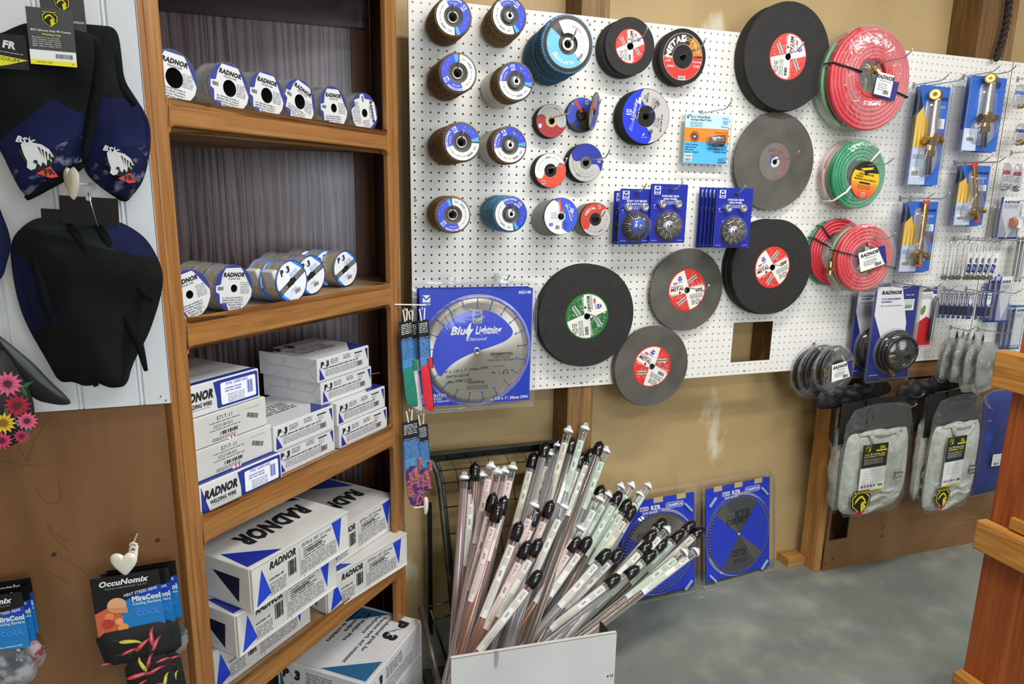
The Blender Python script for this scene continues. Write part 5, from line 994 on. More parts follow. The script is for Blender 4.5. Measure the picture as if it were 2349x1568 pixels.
# ---- items on the right pegboard strip
def rp(lab, u0, u1, v0, v1, y, col='2c3c84', blk=False, gauge=False, plain=False, tilt=0):
    x0, x1, z0, z1 = box4(u0, u1, v0, v1, y); w, h = x1-x0, z1-z0; t = thing('small_pack', lab, 'small pack', WM((x0+x1)/2, y, (z0+z1)/2, .0) @ RT(tilt, 'Y'), 'carded packs on the right pegboard strip')
    m = MB(); m.box((0, 0, -.0006), (w, h, .0009), P(col, .4)); m.poly([(-w*.4, h*.5), (w*.5, h*.5), (w*.42, -h*.1), (w*.0, -h*.45), (-w*.4, h*.1)] if not plain else [(-w*.42, h*.45), (w*.42, h*.45), (w*.42, -h*.4), (-w*.42, -h*.4)], P('dfe2e6', .4), 1)
    m.text('RADNOR', 0, h*.36, h*.055, INK, 3, .28, .05, 0, 'C', w*.7); m.micro(-w*.3, h*.3, w*.6, 3, h*.03, GREY, 3); m.obj('printed_card', t)
    if gauge: m = MB(TR(w*.2, -h*.1, .03)); m.lathe([(0, -.028), (.024, -.028), (.028, 0), (.024, .003)], P('d9dadc', .25, .6), None, 30); m.disc(0, 0, .025, WHITE, 6, 24); m.sect(.017, .019, -40, 220, P('3a4a9a'), 8); m.poly([(-.001, -.002), (.013, .013), (.001, .002)], INK, 9); m.cyl((-.03, .0, -.015), (-.015, 0, -.01), .02, P('c88a6a', .4, .5), 16); m.obj('pressure_gauge', t)
    m = MB(); m.box((0, -h*.05, .006), (w*.9, h*.8, .012), CLEAR); m.obj('clear_blister', t)
rp('gauge in a navy and white card pack, near the right edge', 2291, 2340, 452, 548, -.05, gauge=True); rp('dark pack tucked left of the gauge pack', 2276, 2292, 462, 545, -.03, col='1b1d2a', tilt=.5)
for i in range(3): rp('tall narrow card with blue foot, %s from the left of three under the gauge' % ORD[i], 2262+i*13, 2290+i*13, 634, 738, -.03-.02*i, col='2a49a8')
for i in range(3): rp('long pale card in the low right bunch, %s from the left' % ORD[i], 2298+i*12, 2322+i*12, 700, 800, -.03-.02*i, plain=True, col='4a6a9a')
for i in range(3): rp('slim grey carded pack at the right edge, %s from the left' % ORD[i], 2322+i*9, 2338+i*9, 545, 646, -.04-.015*i, col='5a6a70', plain=True, tilt=.4)
for i, (u, v, ww, hh, col, lab) in enumerate(((2340, 222, .07, .075, '5a8ac8', 'small clear bag with a blue label near the top right'), (2341, 308, .07, .07, '2c4a9a', 'small clear bag of brass parts, second from the top at the right edge'), (2308, 405, .05, .09, 'c03a4a', 'small clear bag with a red label, left of its twin'), (2332, 408, .055, .09, 'a83a6a', 'small clear bag with a red and blue label at the right edge'))):
    p = at(u, v, -.06); t = thing('parts_bag', lab, 'bag of parts', WM(p.x, -.06, p.z), 'clear bags of small parts'); m = MB(); m.box((0, 0, -.0005), (ww*.8, hh*.6, .0006), P('e2e6ea')); m.rect(-ww*.4, hh*.1, ww*.8, hh*.18, P(col), 2); m.micro(-ww*.3, 0, ww*.6, 4, .006, GREY, 2); m.obj('label_card', t)
    m = MB(); rn = random.Random(i)
    for k in range(5): a, b = rn.uniform(-.3, .3)*ww, rn.uniform(-.6, -.35)*hh; m.cyl((a, b, .002), (a+.012, b+.006, .008), .005, BRASS if i < 2 else STEEL, 8)
    m.obj('small_fittings', t); m = MB(); m.pillow(blob(ww*1.1, hh*1.25, i+40, j=.02), .014, .004, BAG, 5, .005, 40, i); m.obj('clear_bag', t)
for k, (u, v) in enumerate(((2345, 180), (2330, 350), (2320, 460), (2300, 635), (2325, 702), (2345, 548))): p = at(u, v, -.02); hook(p.x, p.z, .10, 'packs on the right strip, %s hook from the top' % ORD[k])
# ---- twisted dark rope over the post
m = MB(); a = at(2283, 138, -.02); b = at(2322, -25, -.02)
for s_ in (0, PI):
    pts = []
    for i in range(90):
        q = i/89; c = Vector((a.x+(b.x-a.x)*q+.012*math.sin(q*4), -.022, a.z+(b.z-a.z)*q)); an = q*34+s_; pts.append(c+Vector((math.cos(an)*.0065, math.sin(an)*.0065, 0)))
    m.tube(pts, .0085, noisy('tarry_rope', [(.3, '1c120d'), (.6, '35241a'), (.8, '4a3728')], 40, (1, 1, 3), .7, .3), 8)
solo('twisted_rope', m, 'dark twisted rope hanging down over the wooden post at the top right', 'rope')
# ---- foreground rack of rough orange lumber at the right edge
FIR = noisy('orange_fir', [(.2, '70300f'), (.42, '984819'), (.6, 'ad5b24'), (.8, 'bd7434')], 2.2, (22, 22, 1.0), .5, .15, 6, 1.2, spots=[(2, .6, .75, 'c08a4a', (3, 3, 2.2))])
FIRY = noisy('yellow_fir', [(.2, '8a5524'), (.45, 'b5792f'), (.6, 'c58c42'), (.8, 'd2a058')], 2.2, (22, 1.2, 22), .55, .2, 6, 1.4, spots=[(6, .68, .73, '6a3a18', (2, .7, 4))])
# side face in plane x = XR, boards run from front to back
t = thing('lumber_rack', 'rough orange and yellow lumber rack standing at the right edge in the foreground', 'rack', TR(1.76, -.74, FLOOR))
def lb(name, c, d, mat, rot=0): m = MB(); m.box((0, 0, 0), d, mat, .004); o = m.obj(name, t); o.location = c; o.rotation_euler = (rot, 0, 0); return o
t.matrix_world = I4 @ TR(1.55, -.8, FLOOR); bpy.context.view_layer.update()
def lw(name, x0, x1, y0, y1, z0, z1, mat):
    m = MB(TR(-1.55, .8, -FLOOR)); m.box(((x0+x1)/2, (y0+y1)/2, (z0+z1)/2), (x1-x0, y1-y0, z1-z0), mat, .004); return m.obj(name, t)
lw('upright_board', 1.59, 1.63, -1.05, -.80, FLOOR, .50, FIR)
lw('upper_block', 1.55, 1.60, -1.25, -.762, .140, .247, FIRY)
lw('middle_crosspiece', 1.55, 1.589, -1.5, -.79, -.358, -.266, FIRY)
lw('lower_crosspiece', 1.55, 1.589, -1.5, -.797, -.865, -.775, FIRY)
lw('back_crosspiece', 1.60, 1.645, -1.5, -.885, .50, .63, FIRY)
p = at(2330, 1205, -.86)
lw('spacer_block', 1.575, 1.61, -1.4, -.865, -.262, -.225, FIRY)
# ================================================================== spools and cartons in the corner cabinet
FL = P('5a5c58', .5); NVY = P('2f3a86', .45); LBL = P('d3d4d2', .5)
ALW = noisy('aluminium_wire', [(.3, 'b0b0ae'), (.7, 'e0e0de')], 260, (.02, .02, 1), .3, .2, 2, metal=.6); BRW = noisy('golden_wire', [(.3, 'a88f4c'), (.7, 'd6bf78')], 260, (.02, .02, 1), .35, .15, 2, metal=.35)
def lab_rad(m, R, hole, narrow=.35):
    m.sect(hole, R*.985, 0, 360, NVY, 0, n=60)
    pts = [(-.42, .86), (.38, .88), (.50, .72), (.97, -.10), (.90, -.40), (.62, -.75), (.32, -.93), (-.28, -.95), (-.42, -.62), (-.72, -.62), (-.75, -.18), (-.92, -.17), (-.92, .15), (-.68, .16), (-.60, .55)]
    # white label as fan around the hole
    n = 90; v = []
    def inside(r, a):
        return min(r, .98)
    import itertools
    def hit(a):
        dx, dy = math.cos(a), math.sin(a); best = None
        for i, p1 in enumerate(pts):
            p2 = pts[(i+1) % len(pts)]; ex, ey = p2[0]-p1[0], p2[1]-p1[1]; den = dx*ey-dy*ex
            if abs(den) < 1e-9: continue
            tt = (p1[0]*ey-p1[1]*ex)/den; uu = (p1[0]*dy-p1[1]*dx)/den
            if tt > 0 and -1e-6 <= uu <= 1.000001: best = tt if best is None else max(best, tt)
        return best or .5
    for i in range(n+1):
        a = 2*PI*i/n; q = hit(a)*R; v += [(hole*math.cos(a), hole*math.sin(a), .00025), (min(q, R*.98)*math.cos(a), min(q, R*.98)*math.sin(a), .00025)]
    m.add(v, [(2*i, 2*i+1, 2*i+3, 2*i+2) for i in range(n)], LBL)
    m.text('RADNOR', 0, R*.50, R*.17, INK, 3, .25, .06); m.text('WELDING WIRE', 0, R*.38, R*.06, INK, 3, 0, .01); m.bars(-R*.84, -R*.06, R*.3, R*.15, P('4a4c60'), 3)
    m.micro(R*.34, R*.22, R*.46, 7, R*.075, P('7a7a86'), 3); m.micro(-R*.62, -R*.42, R*1.1, 4, R*.10, P('6a6a78'), 3, fill=.5); m.micro(-R*.25, -R*.80, R*.6, 2, R*.06, P('55555c'), 3)
def lab_p3(m, R, hole):
    PB = P('2a86e8', .4); m.sect(hole, R*.93, 0, 360, P('e6e9ee', .45), 0, n=60)
    def chord(a0, a1, c, l): m.poly([(R*.93*math.cos(math.radians(a0+(a1-a0)*i/16)), R*.93*math.sin(math.radians(a0+(a1-a0)*i/16))) for i in range(17)], c, l)
    chord(28, 88, PB, 1); chord(195, 262, PB, 1)
    for k in range(5): m.sect(R*(.08+.075*k), R*(.11+.075*k), 30, 150, P('cfe4fa'), 2, -R*.25, -R*.80, 10)
    c, s_ = math.cos(.5), math.sin(.5); q = lambda a, b: (R*(a*c-b*s_), R*(a*s_+b*c)); m.poly([q(-.92, -.02), q(-.92, -.3), q(.92, -.3), q(.92, -.02)], P('17181c'), 2) if False else None
    m.poly([q(-.90, .13), q(-.90, -.14), q(.91, -.14), q(.91, .13)], P('17181c'), 2)
    for k in range(3): m.micro(*q(.26, .055-.075*k), R*.6, 1, R*.06, WHITE, 3, rot=.5, seed=k); m.micro(*q(-.84, .055-.075*k), R*.5, 1, R*.06, WHITE, 3, rot=.5, seed=k+5)
    m.text('P', -R*.52, R*.36, R*.26, INK, 3, .15, .06, .35); m.text('3', -R*.14, R*.49, R*.26, INK, 3, .15, .06, .35); m.poly([(-R*.36, R*.62), (-R*.30, R*.5), (-R*.26, R*.50), (-R*.2, R*.40), (-R*.30, R*.47), (-R*.32, R*.47)], PB, 3)
    m.micro(-R*.12, R*.33, R*.55, 3, R*.085, P('5a90d8'), 3, rot=.45); m.bars(R*.15, -R*.62, R*.38, R*.2, P('44464c'), 3, rot=.3); m.micro(-R*.1, -R*.42, R*.4, 2, R*.07, P('7a90b8'), 3, rot=.4)
def spool(lab, a, dp, z, R, L, hole, art, wire, yaw=0, roll=0, rimc=None, ser=1, bag=True, tilt=0, grp=None, white_box=False):
    t = thing('wire_spool', lab, 'wire spool', CF @ TR(a, z+R, -dp) @ RT(yaw, 'Y') @ RT(tilt, 'X'), grp); fm = P(rimc, .4) if rimc else FL
    m = MB(); 
    for z0 in (-.0022, -L): m.lathe([(hole, z0), (R, z0), (R, z0+.0022), (hole, z0+.0022)], fm, None, 60)
    m.lathe([(hole, -.0005), (hole, -L)], P('1a1a1a'), None, 30); m.obj('flanges', t)
    m = MB(); m.lathe([(R*.88, -.002), (R*.9, -L*.5), (R*.88, -L+.003)], wire, None, 50); m.obj('wire_winding', t)
    m = MB(TR(0, 0, .0003) @ RT(roll, 'Z')); art(m, R, hole); m.obj('round_label', t)
    if white_box: m = MB(); m.box((-R*.72, R*.42, -L*.5), (R*.34, R*.9, L*.86), P('cfcfca', .6), .003, RT(.35, 'Z')); m.obj('paper_sleeve', t)
    if bag: m = MB(); m.lathe([(R*1.012, .0008), (R*1.015, -L*.1), (R*1.008, -L*.5), (R*1.02, -L)], clear('spool_film', .03, 'ffffff', .1, .4, 60, .4), None, 40); m.obj('clear_wrap', t)
    return t
GS = 'wire spools lined up on the top shelf'
for i, (a, dp, roll, hole, lab) in enumerate(((.012, -.004, -.12, .0185, 'first spool of the top shelf, silver wire, cut off by the left stile'), (.143, .0, -.12, .0165, 'second spool from the left on the top shelf, silver wire'), (.246, .004, -.10, .016, 'third spool from the left on the top shelf, silver wire'),
        (.350, .008, -.38, .0165, 'fourth spool on the top shelf, its label turned clockwise'), (.468, .010, .04, .0105, 'fifth spool on the top shelf, small hole and steel wire'), (.578, .003, -1.35, .0105, 'last spool at the right end of the top shelf, label turned on its side'))):
    spool(lab, a+.021-.004*0, dp+.023, .8105, .0505, .046, hole, lab_rad, ALW, roll=roll, yaw=.0 if i < 5 else -.05, rimc='6e6e6a' if i < 4 else '3c3e44', grp=GS)
GT = 'wire spools on the second shelf'
spool('large spool with golden wire at the far left of the second shelf', .035, .028, .401, .0505, .044, .0085, lab_rad, BRW, roll=.22, rimc='4c5a80', grp=GT)
spool('golden wire spool hidden directly behind the leftmost one of the second shelf', .035, .078, .401, .0505, .044, .0085, lab_rad, BRW, rimc='55534a', grp=GT)
spool('second spool on the second shelf with golden yellow wire and a white and navy label', .147, .03, .401, .0505, .044, .0085, lab_rad, BRW, roll=-.08, rimc='4c5a80', grp=GT)
for k in (1, 2): spool('golden wire spool %s in line behind the second front spool' % ORD[k], .147+.004*k, .03+.048*k, .401, .0505, .044, .0085, lab_rad, BRW, rimc='55534a', grp=GT)
spool('front spool with bright blue rim, foremost on the second shelf', .305, .018, .401, .0505, .042, .0085, lab_p3, BRW, rimc='2a4a88', white_box=True, grp=GT, roll=.08)
spool('blue rimmed spool directly behind the foremost one, paper sleeve on its side', .300, .064, .401, .0505, .044, .0085, lab_p3, BRW, rimc='2a6ab8', white_box=True, grp=GT)
spool('blue rimmed spool with its label partly covered by the foremost one', .428, .072, .401, .0505, .042, .0085, lab_p3, BRW, rimc='2a4a88', grp=GT, white_box=True)
for k in (1, 2): spool('golden spool %s in line behind the partly covered blue rimmed one' % ORD[k], .428, .072+.048*k, .401, .0505, .044, .0085, lab_p3, BRW, rimc='3a4a50', grp=GT)
spool('blue rimmed spool standing rightmost on the second shelf', .598, .105, .401, .0505, .042, .0085, lab_p3, BRW, rimc='2a3f6a', grp=GT, roll=-.02)
for k in (1, 2): spool('golden spool %s in line behind the rightmost blue rimmed one' % ORD[k], .598-.022*k, .105+.048*k, .401, .0505, .044, .0085, lab_p3, BRW, rimc='2a6ab8' if k == 1 else '3a4a50', grp=GT)
# ---- cartons
CRT = noisy('white_carton', [(.3, 'cfcfcf'), (.6, 'd8d8d9'), (.8, 'dedede')], 5, (1, 1, 1), .5, .05, 4); CRD = noisy('scuffed_carton', [(.25, 'bcbab4'), (.5, 'cecdc9'), (.8, 'd8d7d3')], 6, (1, 1, 1), .55, .12, 5, .5); NB = P('232f8a', .42, coat=.2)
def p3mark(m, x, y, h, l=3, teal='3a86c8'):
    m.text('P', x, y, h, INK, l, .12, .07); m.text('3', x+h*1.45, y, h, INK, l, .12, .07); m.poly([(x+h*.45, y+h*1.0), (x+h*.62, y+h*.45), (x+h*.72, y+h*.5), (x+h*.98, y-h*.08), (x+h*.68, y+h*.36), (x+h*.58, y+h*.32)], P(teal), l)
def front_p3(m, w, h):
    m.poly([(.006, .006), (.026, .006), (.008, h*.62)], NB, 1); m.poly([(w-.006, h-.006), (w-.018, h-.006), (w-.006, h*.35)], NB, 1)
    p3mark(m, .018, h*.62, h*.22); m.micro(.05, h*.82, .03, 3, h*.075, P('4a4e5a')); m.micro(.1, h*.86, .028, 3, h*.07, P('4a4e5a'), seed=4); m.micro(.02, h*.52, w*.66, 1, h*.09, INK, 3, fill=.5)
    m.micro(.028, h*.42, w*.62, 4, h*.07, P('70747e'), 3, seed=7); m.rect(w-.062, h*.80, .032, h*.055, INK, 2); m.micro(w-.06, h*.72, .02, 3, h*.06, GREY); m.bars(w-.052, h*.22, .022, h*.22, INK, 3)
def top_p3(m, w, d):
    p3mark(m, .03, d-.055, .03); m.poly([(w*.45, .006), (w-.006, .006), (w-.006, .05)], NB, 1) if False else m.poly([(w*.62, .004), (w-.004, .004), (w-.004, .075)], NB, 1)
    m.micro(.025, d-.08, .13, 5, .013, P('5a5c62'), 2); m.poly([(.004, d-.004), (.05, d-.004), (.004, d-.05)], NB, 1)
def front_rad(m, w, h):
    NAV = P('23358c', .4); m.poly([(.004, .004), (.024, .004), (.006, h-.004)], NAV, 1); m.rrect(w*.47, .005, w*.51, h-.008, .004, NAV, 1); m.poly([(w*.465, .004), (w*.5, .004), (w*.465, h-.004), (w*.42, h-.004)][:0] or [(w*.44, h-.004), (w*.5, h-.004), (w*.5, .004), (w*.49, .004)], NAV, 1)
    m.rrect(w*.52, .010, w*.43, h-.020, .004, P('eceef2'), 2); m.text('RADNOR', w*.24, h*.50, h*.26, INK, 3, .28, .06, 0, 'C', w*.38); m.text('WELDING WIRE', w*.26, h*.27, h*.13, INK, 3, 0, .03, 0, 'C', w*.3); m.micro(w*.12, h*.2, w*.28, 1, h*.05, GREY, 3)
    m.text('P/N: 64001402', w*.72, h*.74, h*.1, P('3a4ab0'), 4, 0, 0); m.micro(w*.57, h*.62, w*.2, 2, h*.09, P('5a68b8'), 4); m.micro(w*.6, h*.42, w*.2, 5, h*.06, P('8088b8'), 4); m.bars(w*.84, h*.3, w*.07, h*.42, P('4a5ac0'), 4, n=8)
def front_e71(m, w, h):
    m.text('E71T-11', w*.48, h*.74, h*.13, P('3c3c40'), 2, 0, 0); m.micro(w*.30, h*.66, w*.36, 1, h*.06, P('55555a')); m.text('S222108-022', w*.46, h*.50, h*.10, P('55555a'), 2); m.micro(w*.3, h*.42, w*.36, 1, h*.06, P('55555a')); m.bars(w*.42, h*.22, w*.22, h*.12, INK, 2, None, 10); m.micro(w*.32, h*.14, w*.28, 2, h*.06, P('55555a'))
    m.bars(w*.74, h*.52, w*.15, h*.16, P('333338'), 2, rot=-.35 if h > 0 else 0); m.micro(w*.72, h*.78, w*.2, 1, h*.04, GREY)
def top_rad10(m, w, d): m.poly([(.004, .004), (w-.004, .004), (w-.004, .02), (.004, .02)], P('23358c', .4), 1); m.rect(.05, d*.3, .1, .002, GREY, 1)
def front_big(m, w, h, dia='.045" (1,1 mm)'):
    Bg = P('1c3fc0', .35); m.poly([(.016, .004), (.058, .018), (.034, h*.84)], Bg, 1); m.poly([(w-.062, h-.008), (w-.026, h-.008), (w-.038, h*.18)], Bg, 1)
    m.text('RADNOR', w*.30, h*.72, h*.155, INK, 3, .28, .05, 0, 'C', w*.25); m.bars(w*.345, h*.28, w*.085, h*.36, P('2c2c30'), 3, n=5); m.micro(w*.345, h*.62, w*.08, 8, h*.045, P('2c2c30'), 3, fill=.55, shrink=0)
    m.text('ER70S-6 '+dia, w*.64, h*.78, h*.085, P('2a2a2e'), 3, .2, .0, 0, 'C', w*.31); m.micro(w*.5, h*.70, w*.3, 4, h*.065, P('3a3a40'), 3, seed=3, shrink=.4); m.text('EDD28749', w*.62, h*.60, h*.075, INK, 3, 0, .01)
    m.micro(w*.47, h*.44, w*.38, 7, h*.052, P('6a6a72'), 3, seed=6); m.rect(w*.462, h*.08, .0008, h*.75, GREY, 3); m.micro(w*.17, h*.46, w*.13, 1, h*.08, INK, 3); m.micro(w*.17, h*.36, w*.15, 6, h*.05, P('6a6a72'), 3, seed=9); m.rect(w*.5, -.003, .001, .012, INK, 3)
def top_big(m, w, d):
    Bg = P('1d2c92', .4); m.text('RADNOR', w*.56, .135+.07*0, .055, INK, 2, .25, .06, PI, 'C', w*.66)
    m.poly([(.006, .010), (.10, .004), (.016, .105)][::-1], Bg, 1); m.poly([(w-.012, d-.012), (w-.012, d-.15), (w-.14, d-.012)], Bg, 1); m.text('Premium', w*.18, d*.72, .032, INK, 2, 0, .05, PI)
    m.text('Welding Wire', w*.3, d*.9, .02, INK, 2, 0, .02, PI)
def carton(lab, M, w, h, d, front, top=None, left=None, mat=None, grp=None, flap=True, name='wire_carton', big=False):
    t = thing(name, lab, 'carton', M, grp); mat = mat or CRT
    m = MB(); m.box((w/2, h/2, -d/2), (w, h, d), mat, .0022); e = P('8a8478', .7)
    m.T = TR(0, 0, .0002); front(m, w, h)
    m.T = frame((0, h+.0002, 0), (1, 0, 0), (0, 0, -1), (0, 1, 0)); 
    if top: top(m, w, d)
    m.T = frame((-.0002, 0, -d), (0, 0, 1), (0, 1, 0), (-1, 0, 0)); ln = P('9a9a98', .6)
    if left == 'flap':
        for q in ((0, 0, .03, .03), (0, h, .03, h-.03), (d, 0, d-.03, .03), (d, h, d-.03, h-.03), (.03, h*.5, d-.03, h*.5)):
            a = Vector((q[0], q[1], 0)); b = Vector((q[2], min(max(q[3], 0), h), 0)); u = (b-a).normalized()*.0004; m.poly([(a.x-u.y, a.y+u.x), (a.x+u.y, a.y-u.x), (b.x+u.y, b.y-u.x), (b.x-u.y, b.y+u.x)], ln, 1)
        m.rect(d*.42, h*.55, .012, h*.35, P('cfcdc8'), 1)
    elif left == 'tri': m.poly([(d*.62, h*.72), (d*.9, h*.72), (d*.88, h*.14)], P('14163a', .5), 1); m.rect(.0, h*.03, d, .0008, ln, 1)
    elif left: left(m, d, h)
    m.obj('printed_box', t)
    m = MB(); 
    if big: m.box((w/2, .002, .001), (w*.985, .004, .004), mat, .001); m.box((w/2, h-.0015, .0015), (w*.99, .003, .004), mat, .001); m.box((.004, h/2, .0005), (.003, h*.98, .005), P('a59c8c', .7), .001); m.obj('flap_edges', t)
    elif front is front_rad: m.box((-.004, h/2, -.004), (.005, h*.96, .004), P('cfcbc0', .6), .001); m.obj('flap_edge', t)
    elif front is front_e71: m.box((w*.55, 0.002, .0008), (w*.1, .006, .0012), P('e8e4dc')); m.rect(w*.53, 0, .004, .006, P('c83a3a'), 6); m.rect(w*.57, 0, .004, .006, P('c83a3a'), 6); m.obj('tape_patch', t)
    return t
def cb(a, dp, z, rot=0): return CF @ TR(a, z, -dp) @ RT(rot, 'Y')
# left stack on the third shelf
zb = -.0145
carton('lowest carton of the left stack on the third shelf, white with navy label panel', cb(.004, .010, zb, -.01), .228, .0685, .21, front_rad, top_rad10, None, grp='cartons on the third shelf')
carton('plain white carton with black print, second from the bottom of the left stack', cb(-.012, .026, zb+.070, 0), .236, .068, .215, front_e71, None, None, CRD, 'cartons on the third shelf')
carton('plain white carton with black print, third from the bottom of the left stack', cb(-.012, .026, zb+.1395, .01), .226, .068, .215, front_e71, None, None, CRD, 'cartons on the third shelf')
carton('top carton of the left stack, white with lettering and a navy label panel', cb(-.022, .030, zb+.209, 0), .222, .0685, .21, front_rad, top_rad10, None, grp='cartons on the third shelf')
carton('lower one of the two middle cartons on the third shelf', cb(.236, .028, zb), .205, .0635, .205, front_p3, top_p3, 'flap', grp='cartons on the third shelf')
carton('upper one of the two middle cartons on the third shelf', cb(.226, .022, zb+.065), .208, .0635, .205, front_p3, top_p3, 'flap', grp='cartons on the third shelf')
for i, (a, dp, nm) in enumerate(((.452, .021, 'bottom carton'), (.448, .024, 'second carton from the bottom'), (.415, .045, 'third carton from the bottom'), (.402, .042, 'top carton'))):
    carton(nm+' of the right-hand stack on the third shelf', cb(a, dp, zb+.0637*i), .208, .0625, .205, front_p3, top_p3, 'flap', grp='cartons on the third shelf')
zc = -.4545; GB = 'large cartons on the fourth shelf'
fb = lambda dd: (lambda m, w, h: front_big(m, w, h, dd))
def front_b1(m, w, h): front_big(m, w, h, '.045" (1,1 mm)')
def front_b2(m, w, h): front_big(m, w, h, '.035" (0,9 mm)')
F1 = front_big
carton('lowest large carton of the left stack on the fourth shelf, only a strip visible', cb(.006, .03, zc), .318, .104, .30, front_big, top_big, 'tri', CRD, GB, big=True)
carton('middle large carton of the left stack on the fourth shelf', cb(.028, -.040, zc+.106), .325, .104, .30, front_big, top_big, 'tri', CRD, GB, big=True)
carton('top large carton of the left stack, big upside-down lettering on its lid', cb(.052, -.066, zc+.212), .322, .104, .30, front_big, top_big, 'tri', CRD, GB, big=True)
carton('lower large carton at the right of the fourth shelf, jutting over the shelf edge', cb(.362, .010, zc, -.115), .322, .104, .30, lambda m, w, h: front_big(m, w, h, '.035" (0,9 mm)'), top_big, 'tri', CRD, GB, big=True)
carton('upper large carton at the right of the fourth shelf, set back under the rail', cb(.375, .03, zc+.106, 0), .325, .104, .30, lambda m, w, h: front_big(m, w, h, '.035" (0,9 mm)'), top_big, 'tri', CRD, GB, big=True)
# bottom shelf, turned square to the room
def top_p3big(m, w, d):
    TL = P('2a6288', .4); m.rect(.008, .008, w-.016, .0006, GREY, 1); m.rect(.008, d-.009, w-.016, .0006, GREY, 1); m.rect(.008, .008, .0006, d-.016, GREY, 1); m.rect(w-.009, .008, .0006, d-.016, GREY, 1)
    M0 = m.T; m.T = M0 @ TR(w-.022, .06, 0) @ RT(PI/2, 'Z') @ TR(0, 0, 0)
    m.T = M0 @ TR(w*.90, d*.5, 0) @ RT(-PI/2, 'Z') 
    m.T = M0 @ TR(w-.03, .03, 0) @ RT(PI, 'Z')
    m.text('P', .012, -.042, .042, INK, 2, .1, .07); m.text('3', .078, -.042, .042, INK, 2, .1, .07); m.poly([(.034, .0), (.044, -.021), (.050, -.019), (.062, -.042), (.046, -.023), (.040, -.024)], TL, 2)
    for i, s_ in enumerate(('Professional grade, for', 'Precision work, and consistent', 'Performance')): m.text(s_, .0, -.068-.021*i, .0125, INK, 2, 0, .02, 0, 'L')
    for i, s_ in enumerate(('MIG Welding Wire', 'Fil de soudage', 'Alambre de soldadura')): m.text(s_, .0, -.145-.021*i, .0125, INK, 2, 0, .03, 0, 'L')
    m.T = M0; m.poly([(.012, .012), (w*.32, .012), (.012, .16)], TL, 1); m.poly([(w-.012, .11), (w-.012, d-.012), (w*.55, d-.012)], TL, 1)
def front_p3b(m, w, h):
    p3mark(m, .03, h*.55, h*.25); m.micro(.1, h*.8, .09, 5, h*.07, P('4a4e5a')); m.bars(.05, h*.15, .03, h*.25, INK, 3); m.micro(.1, h*.4, .15, 6, h*.06, GREY); m.poly([(.008, .006), (.03, .006), (.008, h*.8)], P('2a6288'), 1)
c1 = atz(967.5, 1422, -.655); 
# right corner of the lid is c1; the front corner lies towards the camera
fr = atz(841.5, 1572, -.655); ex = Vector((c1.x-fr.x, c1.y-fr.y, 0)).normalized(); ez = Vector((ex.y, -ex.x, 0)); wdt = .30
for i, lab in enumerate(('lower carton on the bottom shelf, only a corner visible', 'upper carton on the bottom shelf, big dark lettering and teal triangles on its lid')):
    h = .108; o = Vector((fr.x, fr.y, -.655-h-(1-i)*.110))
    # local x from the front corner to the right corner, z outwards to the right
    M = frame(o, ex, (0, 0, 1), ez) 
    carton(lab, M, (c1-fr).length*1.0, h, .30, front_p3b, top_p3big, front_p3b, CRT, 'cartons on the bottom shelf')
# ================================================================== caps and packs hanging on the left panel
def outl(px, y, sm=2, sc=1, ox=0, oy=0):
    w_ = [at(ox+u/sc, oy+v/sc, y) for u, v in px]; cx = sum(p.x for p in w_)/len(w_); cz = sum(p.z for p in w_)/len(w_)
    return smooth_poly([(p.x-cx, p.z-cz) for p in w_], sm), cx, cz
CB = noisy('black_cotton', [(.3, '0c0d0d'), (.6, '141616'), (.8, '1c1f1e')], 5, (1, 1, 1), .95, .25, 5, bscale=9, spec=.15); CN = noisy('navy_cotton', [(.3, '10132c'), (.6, '191e44'), (.8, '222955')], 5, (1, 1, 1), .9, .25, 5, bscale=9, spec=.15)
CS = noisy('navy_speckled', [(.3, '151b3e'), (.55, '1d244e'), (.62, '4d5268'), (.75, '6a6d7c')], 26, (1, 1, 1), .9, .2, 5, spec=.15)
CD = noisy('dark_green_black', [(.3, '0e1110'), (.6, '161b19'), (.8, '222926')], 4, (1, 1, 1), .92, .25, 5, bscale=8, spec=.15)
def cap(lab, px, y, sc, oy, tf, seams, seed, name='welding_cap', cat='cap', ws=12, wr=.02, base=('0c0e0e', '191c1b')):
    o, cx, cz = outl(px, y, 2, sc, 0, oy); t = thing(name, lab, cat, WM(cx, y, cz), 'caps hanging on the left panel'); yy = y-tf*.8; lay = []
    for c1, c2, hs in seams:
        H = []
        for (u0, v0), (u1, v1) in hs:            # everything to the right of the seam from the first to the second point
            a_ = at(u0, v0, yy); b_ = at(u1, v1, yy); dx, dz = b_.x-a_.x, b_.z-a_.z; n_ = math.hypot(dx, dz); A_, B_ = dz/n_, -dx/n_; H.append((A_, B_, -(A_*(a_.x-cx)+B_*(a_.z-cz))))
        lay.append((c1, c2, H))
    m = MB(); m.pillow(smooth_poly(o, 1), tf, .02, layered(name, base, lay), 22, wr, ws, seed, p=.42); m.obj('cloth_body', t); return t, cx, cz
Q = lambda u, v, y=-.8: at(u, v, y)
def side(a, b):          # +1 above the line a-b in the x-z plane
    return lambda x, z: (b.x-a.x)*(z-a.z)-(b.z-a.z)*(x-a.x)
t2, _, _ = cap('black and navy cap with a white horse-head print, right of the two upper caps', [(560, 170), (700, 180), (845, 195), (870, 380), (890, 570), (960, 680), (1040, 800), (1082, 900), (1086, 1060), (1040, 1290), (960, 1400), (900, 1465), (800, 1400), (700, 1330), (600, 1230), (560, 1000), (540, 500)], -.795, 3.135, 0, .035, [('11152f', '1b2147', [((235, 226), (330, 226))]), ('141938', '6d7082', [((250, 345), (350, 330))]), ('0a0b0c', '121314', [((185, 408), (295, 462))])], 3)
